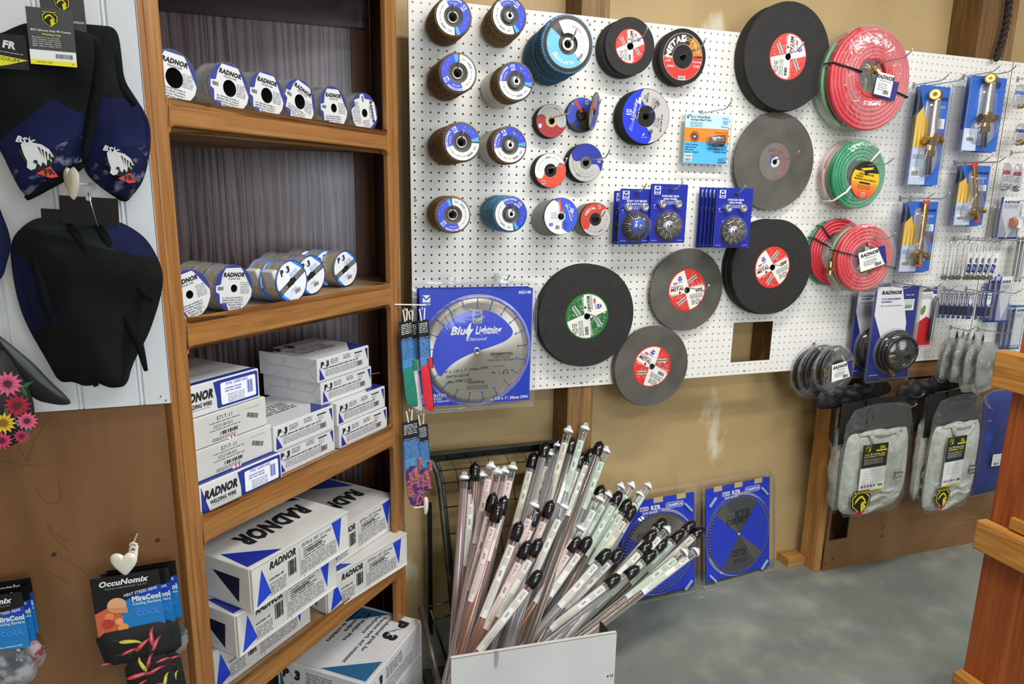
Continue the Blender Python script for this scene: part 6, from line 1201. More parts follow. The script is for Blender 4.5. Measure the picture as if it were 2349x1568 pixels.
t1, cx1, cz1 = cap('black and navy horse-head cap with a grey hang tag, left upper one', [(-260, 500), (-200, 260), (0, 245), (90, 200), (200, 158), (400, 165), (640, 235), (735, 280), (735, 420), (700, 650), (672, 830), (640, 1010), (560, 1190), (420, 1310), (280, 1390), (205, 1450), (120, 1300), (0, 1060), (-200, 900)], -.838, 3.135, 0, .04, [('11152f', '1b2147', [((5, 320), (118, 232)), ((118, 226), (215, 275))]), ('141938', '6d7082', [((5, 320), (118, 232)), ((105, 350), (200, 300))]), ('0a0b0c', '121314', [((60, 462), (200, 378))])], 1)
def horse(t, p, s, rot):
    m = MB(t.matrix_world.inverted() @ WM(p.x, p.y, p.z, rot)); W_ = P('c9cbc9', .6)
    m.poly([(-.75*s, .2*s), (0, .75*s), (.95*s, .15*s), (.55*s, -.75*s), (-.3*s, -.7*s)], P('0d0d10', .8), 0)
    hp = [(-.62, .55), (-.45, .62), (-.1, .66), (.3, .6), (.62, .38), (.82, .0), (.62, .06), (.72, -.25), (.5, -.1), (.45, -.45), (.3, -.25), (.2, -.5), (.05, -.3), (-.05, -.62), (-.25, -.72), (-.42, -.6), (-.38, -.3), (-.5, .0), (-.58, .3)]
    m.poly([(a*s, b*s) for a, b in hp], W_, 1)
    for k in range(4): m.poly([((.1+.16*k)*s, (.5-.1*k)*s), ((.2+.16*k)*s, (.44-.1*k)*s), ((.3+.1*k)*s, (-.02-.1*k)*s)], P('16161a'), 2)
    m.disc(-.02*s, -.28*s, .10*s, P('16161a'), 2, 10); m.poly([(-.3*s, .6*s), (-.22*s, .6*s), (-.2*s, 1.0*s)], W_, 1); m.text('BSX', -.42*s, .58*s, .3*s, W_, 2, .2, .04, -.2)
    m.poly([(.0*s, -.85*s), (.62*s, -.45*s), (.95*s, -.95*s), (.6*s, -1.05*s)], P('d9372a', .5), 2); m.text('FR', .6*s, -.88*s, .28*s, P('16161a'), 3, 0, .05, .25); m.obj('horse_head_print', t)
horse(t1, Q(82, 358, -.886), .030, -.05); horse(t2, Q(272, 375, -.838), .028, -.12)
# hang tags
def hang(t, name, q, y, fn, rot=0):
    x0, x1, z0, z1 = box4(*q, y); m = MB(t.matrix_world.inverted() @ WM((x0+x1)/2, y, (z0+z1)/2, rot)); w, h = x1-x0, z1-z0; m.box((0, 0, -.0006), (w, h, .0008), P('3b3c3c', .4)); fn(m, w, h); return m.obj(name, t)
def tagart(m, w, h):
    Yl = P('e6dc2e', .4); m.rect(-w/2, -h/2, w, h*.09, Yl, 1); m.rect(-w/2, -h*.41, w, h*.17, WHITE, 1); m.bars(w*.05, -h*.37, w*.38, h*.08, INK, 2, n=22); m.rect(-w/2, -h*.24, w, h*.74, P('434443', .4), 1)
    emblem(m, 0, h*.3, w*.34, 1); m.text('BSX Silicone Grip FR Cotton', 0, h*.09, h*.035, WHITE, 3, 0, .015, 0, 'C', w*.86); m.text('Welding Cap', 0, h*.025, h*.035, Yl, 3, 0, .01, 0, 'C', w*.4); m.micro(-w*.42, -h*.03, w*.6, 5, h*.038, P('b5b5b0'), 3); m.text('AH1621-NB', -w*.2, -h*.47, h*.035, INK, 2); m.text('M', w*.42, -h*.47, h*.03, INK, 2)
hang(t2, 'hang_tag', (93, 194, -22, 70), -.845, lambda m, w, h: (emblem(m, 0, h*.15, w*.34, 1), m.text('Cotton', w*.3, -h*.3, h*.08, WHITE, 3)))
hang(t1, 'hang_tag', (65, 171, 20, 150), -.905, tagart, -.02)
def frt(m, w, h):
    m.rect(-w/2, -h/2, w, h, P('141414', .5), 1); m.poly([(-w*.5, -h*.5), (-w*.5, -h*.05), (w*.5, -h*.22), (w*.0, -h*.38)], P('e8df1e', .4), 2); m.text('MEDIUM', -w*.02, -h*.26, h*.10, INK, 3, .1, 0, -.12, 'C', w*.62); m.text('FR', w*.08, h*.1, h*.2, WHITE, 3, .1, .05, -.15); m.micro(-w*.2, .0, w*.6, 1, h*.04, WHITE, 3, rot=-.12)
hang(t1, 'size_tag', (-35, 62, 78, 158), -.893, frt)
t3, _, _ = cap('slouchy plain black and navy cap on the lower hook', [(60, 300), (90, 220), (200, 130), (300, 128), (420, 150), (560, 125), (700, 140), (860, 230), (940, 350), (985, 480), (960, 620), (915, 760), (880, 850), (790, 1010), (765, 1130), (700, 1150), (640, 1130), (580, 1100), (545, 1145), (450, 1105), (370, 1120), (300, 1000), (200, 850), (120, 680), (75, 480)], -.79, 2.6125, 450, .055,
    [('10132b', '191e3e', [((372, 600), (235, 560)), ((235, 560), (215, 495))]), ('0f1229', '181c3a', [((135, 730), (240, 890)), ((200, 700), (135, 735))]), ('141716', '232927', [((215, 495), (345, 700)), ((380, 600), (215, 560))])], 5, ws=9, wr=.034)
cap('dark navy cap cut off by the left edge of the picture', [(-200, 20), (-30, 20), (0, 80), (50, 200), (72, 300), (40, 400), (0, 520), (-120, 560), (-240, 300)], -.86, 2.6125, 450, .04, [], 8, base=('10142c', '1c2248'))
for t_, pxs, y_ in ((t1, [(214, 92), (222, 105), (226, 150), (222, 215), (210, 270), (200, 330), (192, 370)], -.855), (t1, [(60, 455), (105, 425), (150, 400), (192, 376)], -.85), (t2, [(262, 120), (270, 175), (285, 210), (310, 240)], -.811), (t3, [(150, 505), (190, 560), (235, 650), (290, 730), (320, 790), (335, 850)], -.832), (t3, [(215, 500), (250, 560), (300, 640), (350, 690)], -.832), (t3, [(140, 740), (165, 800), (200, 850), (222, 885)], -.828), (t3, [(70, 560), (95, 650), (125, 750), (150, 850)], -.82)):
    m = MB(t_.matrix_world.inverted()); P_ = [at(u, v, y_) for u, v in pxs]; n_ = len(P_)
    Q_ = [P_[i].lerp(P_[i+1], k/4) for i in range(n_-1) for k in range(4)]+[P_[-1]]; m.tube(Q_, [.0075*math.sin(PI*(i+1)/(len(Q_)+1))**.6+.001 for i in range(len(Q_))], P('0f1112', .95, 0, .1), 10); m.obj('cloth_fold', t_)
# heart shaped hooks
def heart_hook(lab, u, v, y, s, lx=.0):
    p = at(u, v, y); t = thing('heart_hook', lab, 'hook', WM(p.x, y, p.z, .0)); IV = P('dcd8c6', .35, coat=.3)
    hp = [(0, -1), (.38, -.62), (.75, -.15), (.95, .3), (.88, .72), (.55, .92), (.2, .85), (0, .62), (-.2, .85), (-.55, .92), (-.88, .72), (-.95, .3), (-.75, -.15), (-.38, -.62)]
    m = MB(RT(-.15-lx, 'Y')); m.pillow(smooth_poly([(a*s, b*s) for a, b in hp], 2), .0055, .0055, IV, 6, p=.3, cen=(0, .1*s)); m.obj('heart_knob', t)
    m = MB(); m.tube([(0, 0, -.003), (.0, .0, y*0-.02), (0, 0, -(-.7345-y)+.001 if False else -abs(-.7345-y)+.002)], .0022, IV, 8); m.obj('stem', t)
    return t
heart_hook('ivory heart-ended hook between the upper and lower caps', 165, 421, -.895, .028, .85)
h2 = heart_hook('ivory heart-ended hook with a curled spring, above the chilli bandana packs', 285, 1293, -.855, .0245)
m = MB(); m.tube([(.012+.006*math.cos(a), .008+.006*math.sin(a)+a*.0009, -.012-.001*a) for a in [i*.5 for i in range(38)]], .0016, P('dcd8c6', .35), 6); m.cyl((.017, .004, -.012), (.019, .024, -.02), .0028, P('dcd8c6', .35), 10); m.obj('curled_spring', h2)
# black plastic saddle with wire over the lower cap
x = at(240, 478, -.83); t = thing('cap_header', 'black plastic header with a thin wire holding the lower cap', 'header', WM(x.x-.02, -.84, x.z-.004, -.05)); m = MB(); m.box((0, 0, 0), (.085, .045, .002), P('09090a', .25), .0005); m.box((-.045, -.01, -.004), (.05, .02, .002), P('09090a', .25)); m.obj('plastic_plate', t); m = MB(); m.tube([(.0, .03, .004), (.004, .012, .006), (.012, -.025, .004)], .0011, STEEL, 6); m.lathe([(0, .002), (.004, .002), (.004, .004), (0, .0045)], P('c8c8c0', .3), TR(0, .02, 0), 16); m.obj('wire', t)
# floral cap
FLW = ['b8405a', 'c43a64', 'a01830', 'd65a80', 'd8b02a', 'b03058']
o, cx, cz = outl([(-240, 1000), (0, 900), (60, 960), (110, 1050), (180, 1150), (215, 1300), (180, 1420), (90, 1490), (0, 1510), (-150, 1520), (-260, 1300)], -.85, 2, 2.6125, 0, 450)
t = thing('floral_cap', 'cap printed with pink, red and yellow flowers at the left edge', 'cap', WM(cx, -.85, cz)); m = MB(); m.pillow(o, .04, .02, P('0e1410', .7), 8, .004, 9, 2, p=.4); m.obj('cloth_body', t)
rn = random.Random(4)
for u, v, r, c in ((18, 880, .022, 3), (40, 930, .021, 2), (8, 970, .019, 4), (62, 965, .017, 3), (5, 1010, .016, 1), (50, 1000, .013, 5)):
    p = at(u, v, -.893); m = MB(TR(p.x-cx, p.z-cz, .043)); a0 = rn.random()
    for k in range(13):
        a = a0+2*PI*k/13; q = lambda d, b: (d*math.cos(a)-b*math.sin(a), d*math.sin(a)+b*math.cos(a)); m.poly([q(r*.2, 0), q(r*.6, -r*.15), q(r, 0), q(r*.6, r*.15)], P(FLW[c], .7), 1+(k % 2))
    m.disc(0, 0, r*.26, P('5a1020' if c != 4 else '8a5a1a', .7), 3, 12); m.obj('printed_flower', t)
m = MB()
for k in range(9): u, v = rn.uniform(0, 70), rn.uniform(870, 1010); p = at(u, v, -.892); a = rn.random()*6; m.poly([(p.x-cx+.012*math.cos(a+b)*s_, p.z-cz+.012*math.sin(a+b)*s_) for b, s_ in ((0, 1), (1.2, .3), (PI, 1), (PI+1.2, .3))], P('1f5a34', .7), 172)
m.obj('printed_leaves', t)['kind'] = 'stuff'
o, cx2, cz2 = outl([(-60, 780), (0, 830), (90, 900), (220, 1010), (300, 1100), (400, 1190), (435, 1235), (400, 1248), (330, 1245), (200, 1215), (120, 1100), (0, 930)], -.835, 2, 2.6125, 0, 450)
m = MB(TR(cx2-cx, cz2-cz, -.012)); m.pillow(o, .012, .006, noisy('dark_green_visor', [(.3, '121412'), (.6, '1f2a24'), (.8, '2a3a30')], 5, (1, 1, 1), .5), 5, p=.4); m.obj('visor', t)
# ---- cooling bandana packs
def bcard(m, w, h):
    m.rect(-w/2, -h/2, w, h, P('0f1013', .35, coat=.3), 1); m.text('OccuNomix', -.02*w, h*.345, h*.09, WHITE, 4, .25, .04, 0, 'C', w*.72); m.text('International LLC', 0, h*.285, h*.035, P('9a9aa0'), 4, 0, .0, 0, 'C', w*.6)
    n = 12; v = []
    m.poly([(w*.5, -h*.5), (w*.5, h*.25)]+[(w*(.5-1.0*i/n), h*(.25-.42*(i/n)**1.3)) for i in range(1, n+1)]+[(-w*.5, -h*.5)], P('1d7ac0', .35, coat=.3), 2)
    m.poly([(w*.5, h*.08), (w*.5, h*.25)]+[(w*(.5-1.0*i/n), h*(.25-.42*(i/n)**1.3)) for i in range(1, n+1)]+[(w*(-.5+.6*i/n), h*(-.2+.3*(i/n)**.6)) for i in range(n+1)], P('1a3fae', .35, coat=.3), 3)
    m.text('HEAT STRESS GEAR', w*.2, h*.15, h*.05, P('cfe0f4'), 5, .1, .02, .12, 'C', w*.5); m.text('MiraCool', w*.27, h*.02, h*.085, WHITE, 5, 0, .05, 0, 'C', w*.42); m.text('Cooling Bandana', w*.27, -h*.05, h*.05, WHITE, 5, 0, .01, 0, 'C', w*.42); m.text('SERIOUSLY', w*.27, -h*.15, h*.055, P('3f8ae0'), 5, 0, .02, 0, 'C', w*.42); m.text('COOL', w*.27, -h*.24, h*.085, P('3f8ae0'), 5, 0, .05, 0, 'C', w*.36)
    O_ = P('c8603a', .5); m.poly([(-w*.5, -h*.5), (-w*.5, -h*.1), (-w*.3, -h*.02), (-w*.1, -h*.2), (-w*.12, -h*.5)], O_, 4); m.disc(-w*.17, .0, w*.14, P('e0a878', .4), 5, 24, h*.13); m.poly([(-w*.33, -h*.02), (-w*.02, -h*.06), (-w*.03, -h*.16), (-w*.2, -h*.13)], P('d09060', .4), 5)
    m.disc(-w*.3, -h*.18, w*.07, P('e08858', .4), 6, 18); m.disc(-w*.33, -h*.3, w*.09, P('b83a34', .4), 6, 18); m.disc(-w*.17, -h*.28, w*.06, P('e8a070', .4), 6, 18); m.disc(-w*.12, -h*.4, w*.08, P('e89848', .4), 6, 18); m.micro(-w*.05, -h*.45, w*.45, 1, h*.04, WHITE, 5)
def chili(m, x, y, s, a, c, l):
    pts = [(-1, .12), (-.5, .26), (0, .28), (.6, .2), (1.1, -.18), (.5, -.06), (0, -.12), (-.6, -.18), (-1, -.08)]; ca, sa = math.cos(a), math.sin(a)
    m.poly(smooth_poly([(x+s*(p*ca-q*sa), y+s*(p*sa+q*ca)) for p, q in pts], 1), P(c, .45), l); m.poly([(x+s*(p*ca-q*sa), y+s*(p*sa+q*ca)) for p, q in ((-.6, .1), (.3, .12), (.5, .02), (-.4, .0))], P('e89a98' if c != 'c8c040' else 'eee890', .45), l+1)
    m.poly([(x+s*(p*ca-q*sa), y+s*(p*sa+q*ca)) for p, q in ((-1, .1), (-1.5, .2), (-1.9, .0), (-1.5, .28), (-1, .16))], P('1f5a3a', .5), l)
def bandana_pack(lab, px, y, grp, kind, dx=0, dz=0, cloth=True, rot=None):
    a, b, c, d = [at(u, v, y) for u, v in px]; w = (b-a).length; h = (a-d).length; rot = math.atan2(b.z-a.z, b.x-a.x) if rot is None else rot
    t = thing('bandana_pack', lab, 'bandana', WM((a.x+b.x+c.x+d.x)/4+dx, y, (a.z+b.z+c.z+d.z)/4+dz, rot), grp)
    m = MB(); m.box((0, 0, 0), (w, h, .0012), P('0f1013', .4)); m.T = TR(0, 0, .0006); bcard(m, w, h); m.obj('printed_card', t)
    if kind == 'chili':
        m = MB(); K = P('0c0c0e', .75); m.pillow(smooth_poly([(-w*.56, -h*.44), (w*.0, -h*.42), (w*.54, -h*.40), (w*.56, -h*.7), (w*.55, -h*1.0), (w*.1, -h*1.03), (-w*.45, -h*1.06), (-w*.5, -h*.8)], 1), .012, .004, K, 5, .002, 20, 1, p=.3); m.pillow(smooth_poly([(-w*.2, -h*.9), (w*.5, -h*.85), (w*.56, -h*1.9), (-w*.18, -h*1.9)], 1), .010, .006, K, 5, .003, 20, 3, p=.3)
        m.T = TR(0, 0, .0125); rn = random.Random(5)
        for (x, y_, s_, an, cc) in ((-.02, -.62, .17, -.2, 'c8c040'), (.16, -.7, .17, .7, 'c03040'), (.3, -.58, .17, 1.5, 'c83a48'), (.35, -.72, .15, 1.1, 'c83a48'), (-.05, -.78, .14, .3, 'b82a3a'), (-.42, -.93, .08, 0, 'c83a48'), (.1, -1.05, .15, 1.9, 'c8c040'), (.22, -1.0, .15, 1.2, 'a82a34'), (.05, -1.25, .2, .1, 'c83a48'), (.3, -1.2, .15, .4, 'c03040'), (.42, -1.05, .12, .2, 'c83a48'), (.0, -1.45, .18, .8, 'c83a48'), (.25, -1.5, .16, .3, 'b82a3a'), (.42, -1.4, .13, 1.3, 'c8c040'), (.1, -1.7, .17, 0, 'c03040')):
            chili(m, x*w, y_*h, s_*w*1.0, an, cc, 1+rn.randint(0, 2)*2)
        m.obj('chilli_print_bandana', t)
    elif cloth:
        m = MB(); m.pillow(smooth_poly([(-w*.5, -h*.48), (w*.5, -h*.48), (w*.5, -h*1.2), (-w*.4, -h*1.15)], 2), .014, .004, kind, 6, .006, 30, 3, p=.35); m.obj('folded_bandana', t)
        m = MB(); m.pillow(smooth_poly([(-w*.54, -h*.46), (w*.54, -h*.46), (w*.55, -h*1.25), (-w*.45, -h*1.2)], 2), .02, .004, BAG, 6, .006, 30, 3, p=.35); m.obj('clear_sleeve', t)
    return t
RB = noisy('red_bandana', [(.4, '8e1820'), (.55, 'a8222a'), (.62, 'd8c8c8')], 30, (1, 1, 1), .7); GBn = noisy('grey_bandana', [(.4, '3a3e40'), (.55, '5c6266'), (.66, 'b8bcbc')], 26, (1, 1, 1), .7); TBn = noisy('teal_bandana', [(.4, '16302a'), (.52, '1f5a50'), (.6, 'c87a3a'), (.7, '2a2a2a')], 18, (1, 1, 1), .7)
base = [(212, 1331), (370, 1306), (377, 1426), (217, 1464)]
bandana_pack('rearmost bandana card with teal and orange cloth, right behind the chilli ones', [(u+38, v-20) for u, v in base], -.765, 'bandana packs under the right heart hook', TBn)
bandana_pack('second bandana card from the back, right heart hook', [(u+24, v-12) for u, v in base], -.782, 'bandana packs under the right heart hook', None, cloth=False)
bandana_pack('bandana card with a chilli strip peeking out right of the front card', [(u+22, v-4) for u, v in base], -.80, 'bandana packs under the right heart hook', 'chili')
bandana_pack('front bandana card with two men in hard hats and a black chilli pepper bandana below', base, -.825, 'bandana packs under the right heart hook', 'chili')
b2 = [(-100, 1380), (57, 1357), (66, 1477), (-93, 1510)]
bandana_pack('rearmost bandana card at the left edge, red paisley bandana below it', [(u+20, v-32) for u, v in b2], -.77, 'bandana packs at the left edge', RB)
bandana_pack('middle bandana card at the left edge', [(u+14, v-14) for u, v in b2], -.79, 'bandana packs at the left edge', None, cloth=False)
bandana_pack('front bandana card at the left edge with a grey bandana in a shiny sleeve', b2, -.815, 'bandana packs at the left edge', GBn)
# ================================================================== clip strips with bandanas beside the cabinet
Yc = -.235
PLW = P('e4e2da', .35)
def strip_pack(lab, uL, uR, vT, vB, y, cloth, vC, grp, ry, rollc, clipy=True, pat=None):
    x0, x1, z0, z1 = box4(uL, uR, vT, vB, y); w, h = (x1-x0), z1-z0; t = thing('bandana_pack', lab, 'bandana', WM((x0+x1)/2, y, (z0+z1)/2, .05) @ RT(ry, 'Y'), grp); w = w/max(.35, math.cos(ry+.35))*.95
    m = MB(); m.box((0, 0, 0), (w, h, .001), P('15161a', .4)); m.rect(-w/2, -h/2, w, h*.62, P('1c5a9a', .4), 3); m.rect(-w/2, -h*.5, w, h*.25, P('1f7ab0', .4), 4); m.micro(-w*.4, h*.42, w*.8, 6, h*.035, WHITE, 4); m.micro(-w*.42, h*.14, w*.84, 17, h*.034, P('8ab4d8'), 5); m.obj('printed_card', t)
    if clipy:
        m = MB(); 
        for s_ in (-1, 1): m.box((s_*.003, h/2+.016, s_*.003), (.004, .036, .004), PLW, .001, RT(.12*s_, 'Z'))
        m.tube([(0, h/2+.03, -.003), (0, h/2+.036, 0), (0, h/2+.03, .003)], .0015, PLW, 6); m.obj('plastic_clip', t)
    L = at((uL+uR)/2, vB, y).z-at((uL+uR)/2, vC, y).z
    m = MB(); m.pillow(smooth_poly([(-w*.40, -h*.40), (w*.25, -h*.40), (w*.40, -h*.6), (w*.55, -h*.5-L*.8), (w*.5, -h*.5-L), (w*.1, -h*.5-L*.92), (-w*.4, -h*.5-L*.82), (-w*.48, -h*.55)], 1), .005, .003, pat or P(cloth, .8), 6, .004, 36, 3, p=.3); m.obj('hanging_bandana', t)
    m = MB(); m.cyl((w*.40, -h*.28, .004), (w*.46, -h*.5, .004), .0065, pat or P(cloth, .8), 12); m.obj('rolled_end', t)
GC = 'plain bandanas on the upper clip strip'
strip_pack('green bandana pack, leftmost on the upper clip strip by the cabinet', 922, 947, 735, 852, Yc, '1f7a62', 940, GC, .55, '')
strip_pack('white bandana pack on the upper clip strip, between green and red', 936, 958, 738, 852, Yc+.025, 'e6e6ea', 948, GC, .55, '')
strip_pack('black bandana pack, rightmost on the upper clip strip', 966, 986, 735, 845, Yc+.05, '15151a', 942, GC, .25, '', False)
strip_pack('red bandana pack on the upper clip strip, its end hanging lowest', 962, 984, 733, 846, Yc+.01, 'cf2430', 950, GC, .25, '')
PPU = noisy('purple_paisley', [(.35, '2a1a4a'), (.48, '5a2f7a'), (.56, 'c8703a'), (.62, '4a2a6a'), (.8, '2a4a9a')], 26, (1, 1, 1), .75, 0, 3, 1.5)
strip_pack('purple paisley bandana pack, left one of the lower strip', 926, 962, 965, 1078, Yc, '', 1170, 'paisley bandanas on the lower clip strip', .2, '', pat=PPU)
strip_pack('purple paisley bandana pack, right one of the lower strip', 957, 984, 973, 1083, Yc+.03, '', 1130, 'paisley bandanas on the lower clip strip', .2, '', pat=PPU)
a = at(917, 697, Yc+.02); b = at(975, 699, Yc+.02); m = MB(); m.cyl(a-Vector((.02, -.0, 0)), b, .0018, PLW, 8); m.cyl(b, b+Vector((.002, 0, 0)), .0028, PLW, 8); solo('hanging_rod', m, 'thin white rod carrying the clipped bandana packs beside the cabinet', 'rod')
p = at(976, 1159, Yc-.02); m = MB(WM(p.x, Yc-.02, p.z)); IV = P('dcd8c6', .35, coat=.3); m.pillow(smooth_poly([(-.004, -.028), (.004, -.03), (.009, -.01), (.009, .02), (.002, .03), (-.005, .024), (-.006, 0)], 2), .006, .006, IV, 4); m.cyl((-.035, -.002, 0), (0, -.002, 0), .002, IV, 8); solo('rod_hook', m, 'ivory knob on a short rod below the purple paisley bandanas', 'hook')
# ================================================================== wire rack with welding rod tubes
IR = noisy('worn_steel', [(.3, '3b3a34'), (.55, '57564c'), (.8, '77756a')], 9, (1, 1, 3), .45, .1, 5, metal=.6); BKM = P('131314', .4); WR = P('3c3b38', .4, .7)
t = thing('wire_rack', 'worn steel wire rack holding a fan of rod tubes, with a white front panel', 'rack', TR(.22, -.3, FLOOR)); rl = TR(-.22, .3, -FLOOR)
a = at(975, 1043, .035); b = at(1282, 1011, .035)
m = MB(rl); m.box(((a.x+b.x)/2, .045, a.z-.012), (b.x-a.x, .004, .034), BKM); m.box(((a.x+b.x)/2, .030, a.z+.004), (b.x-a.x, .026, .003), IR); m.obj('top_rail', t)
path = [at(983, 1052, .035), at(992, 1062, .02), at(1003, 1085, .01), at(1010, 1120, 0), at(1016, 1180, -.03), at(1037, 1380, -.12), at(1056, 1505, -.18)]; e = path[-1]+(path[-1]-path[-2])*.9; e.z = max(e.z, FLOOR+.012); path.append(e)
W_ = b.x-a.x-.03
for k, (dx, dy) in enumerate(((0, 0), (.016, .03), (W_, 0), (W_+.012, .03))):
    m = MB(rl); m.tube([p+Vector((dx, dy, 0)) for p in (path if k < 2 else path[4:])], (.010 if k == 0 else .007) if k < 2 else .005, IR, 8); m.obj('frame_bar', t)
def along(s):
    L = [0]
    for i in range(1, len(path)): L.append(L[-1]+(path[i]-path[i-1]).length)
    s *= L[-1]
    for i in range(1, len(path)):
        if s <= L[i]: q = (s-L[i-1])/(L[i]-L[i-1]); return path[i-1].lerp(path[i], q)
    return path[-1]
for s in (.02, .07, .13, .24, .36, .48, .60, .74, .88):
    p = along(s); m = MB(rl); m.tube([p, p+Vector((W_, 0, 0))], .0022, WR, 6); m.obj('cross_wire', t)
for k in range(1, 7):
    m = MB(rl); m.tube([p+Vector((W_*k/7, .003, 0)) for p in path], .0018, WR, 6); m.obj('long_wire', t)
a0 = at(985, 1190, .06); m = MB(rl); m.box((a0.x, .06, (a0.z+FLOOR)/2-.0), (.016, .016, a0.z+.12-FLOOR), BKM); m.obj('rear_post', t)
q0 = at(965, 1392, -.25); q1 = at(1013, 1600, -.50); m = MB(rl); m.tube([q0, q1], .010, IR, 8); m.obj('lower_side_bar', t)
q0 = at(935+30, 1385, -.15); m = MB(rl); m.tube([at(975, 1392, -.2), at(1035, 1378, -.2)], .003, WR, 6); m.tube([at(987, 1398, -.2), at(1030, 1530, -.2)], .004, WR, 6); m.tube([at(995, 1420, -.2), at(1035, 1410, -.2)], .003, WR, 6); m.obj('side_wires', t)
pa = at(1035, 1510, -.6); pb = at(1415, 1450, -.6); ang = 0
WP = noisy('scuffed_white_board', [(.3, 'c4c5c4'), (.6, 'd3d4d2'), (.8, 'd9dad8')], 3, (1, 1, 1), .4, 0, 6, spots=[(18, .70, .74, '9a9a96', (1.5, 1, .4))])
m = MB(rl); m.add([(pa.x, -.6, pa.z), (pb.x, -.6, pb.z), (pb.x, -.6, FLOOR+.002), (pa.x, -.6, FLOOR+.002), (pa.x, -.59, pa.z), (pb.x, -.59, pb.z), (pb.x, -.59, FLOOR+.002), (pa.x, -.59, FLOOR+.002)], [(0, 3, 2, 1), (4, 5, 6, 7), (0, 1, 5, 4), (1, 2, 6, 5), (0, 4, 7, 3)], WP); m.obj('white_front_panel', t)
m = MB(rl); m.add([(pa.x, -.6005, pa.z-.0015), (pb.x, -.6005, pb.z-.0015), (pb.x, -.6005, pb.z+.0004), (pa.x, -.6005, pa.z+.0004)], [(0, 1, 2, 3)], P('8a6a44', .7)); m.obj('panel_edge', t)
p = at(1403, 1547, -.6); m = MB(rl); m.lathe([(0, .004), (.004, .003), (.006, 0)], STEEL, WM(p.x, -.6003, p.z), 14); m.obj('panel_screw', t); p = at(1394, 1550, -.6); m = MB(rl); m.lathe([(0, .0004), (.003, .0004)], BLACK, WM(p.x, -.6003, p.z), 12); m.obj('screw_hole', t)
m = MB(rl); m.box((pa.x+.235, -.37, FLOOR+.02), (.46, .42, .012), P('2a2826', .6)); m.obj('base_tray', t)
m = MB(rl); m.box((pb.x-.006, -.55, FLOOR+.17), (.006, .085, .34), BKM); m.obj('side_stub', t)
# ---- the tubes: (cap kind, cap pixel, rod colour, depth of the cap, label colour)
RODS = {'c': noisy('copper_rods', [(.3, '6f3f2c'), (.5, '9a6248'), (.7, 'c08a70')], 170, (.008, 1, 1), .35, .1, 2, metal=.3), 'g': noisy('grey_rods', [(.35, '5a5856'), (.5, '8d8987'), (.65, 'bdb9b8')], 170, (.008, 1, 1), .5, .1, 3, metal=.1), 'p': noisy('pink_rods', [(.3, '8a6a6a'), (.5, 'b29090'), (.7, 'd8c0c0')], 170, (.008, 1, 1), .35, .1, 2, metal=.2), 'n': noisy('brown_rods', [(.3, '4a3a2c'), (.5, '6e5a48'), (.7, '9a8672')], 170, (.008, 1, 1), .38, .1, 2, metal=.3)}
LBC = {'c': ('e4d2ca', 'pinkish'), 'w': ('e6e4dc', 'white'), 'y': ('d6d4c0', 'cream'), 'm': ('c9d9c6', 'pale green'), '-': (None, '')}
T = []
for s in '''w 1065 1093 p .02 -|w 1107 1089 p .02 -|w 1126 1068 p .04 c|w 1141 1081 p .03 -|w 1157 1079 p .02 -|w 1176 1070 p .03 c|w 1304 986 g .07 y|w 1342 980 g .06 m|w 1281 1021 g .05 -|w 1292 1032 p .04 w|w 1264 1040 g .03 y|w 1314 1041 g .03 w|w 1371 1041 g .03 -|w 1390 1032 g .04 m|w 1242 1105 g -.03 -|w 1259 1088 g -.02 -|w 1268 1105 g -.04 w|w 1283 1085 g -.02 -|w 1318 1093 g -.02 y|w 1226 1156 c -.12 c|w 1295 1160 g -.10 w|w 1353 1133 g -.06 y|w 1376 1142 g -.08 w|w 1395 1134 g -.06 m|w 1424 1115 g -.04 m|w 1448 1113 g -.04 m|w 1468 1133 g -.06 y|w 1486 1114 g -.04 m|w 1332 1210 p -.16 c
b 1084 1096 c .0 w|b 1089 1075 c .02 -|b 1130 1145 c -.06 c|b 1155 1152 c -.06 c|b 1141 1168 c -.10 c|b 1223 1050 g .02 y|b 1242 1049 g .03 -|b 1293 1014 g .06 -|b 1311 1017 n .05 -|b 1250 1026 g .05 -|b 1332 1050 g .02 y|b 1355 1040 n .03 w|b 1374 1024 n .05 -|b 1291 1104 g -.03 y|b 1309 1106 g -.03 -|b 1189 1211 c -.14 w|b 1229 1180 c -.12 c|b 1261 1161 c -.10 c|b 1378 1124 n -.05 m|b 1418 1137 n -.07 m|b 1439 1155 n -.09 m|b 1449 1171 n -.11 y|b 1208 1254 c -.20 c|b 1233 1249 c -.20 w|b 1321 1242 c -.18 c|b 1347 1242 c -.18 w|b 1390 1270 g -.22 w|b 1418 1268 g -.22 w|b 1232 1321 c -.28 w|b 1455 1307 g -.26 -|b 1411 1327 g -.28 w
b 1518 1197 g -.12 -|b 1496 1225 g -.16 w|b 1485 1250 g -.19 w|b 1520 1246 g -.17 m|b 1494 1272 g -.22 m|b 1559 1225 n -.14 m|b 1585 1203 n -.11 m|b 1605 1217 n -.13 y|w 1530 1214 p -.15 w|w 1570 1266 n -.26 m|w 1596 1264 n -.25 w'''.replace('\n', '|').split('|'):
    k, u, v, rc, y, lc_ = s.split(); T.append((k, float(u), float(v), rc, float(y), lc_))
CLR = clear('tube_plastic', .05, 'f4f4f4', .08, 0, 40, .5); WCAP = P('f2f3f5', .3); CCAP = clear('cap_plastic', .28, 'f6f8fa', .1, .3, 60, .5)
TR_ = .0143
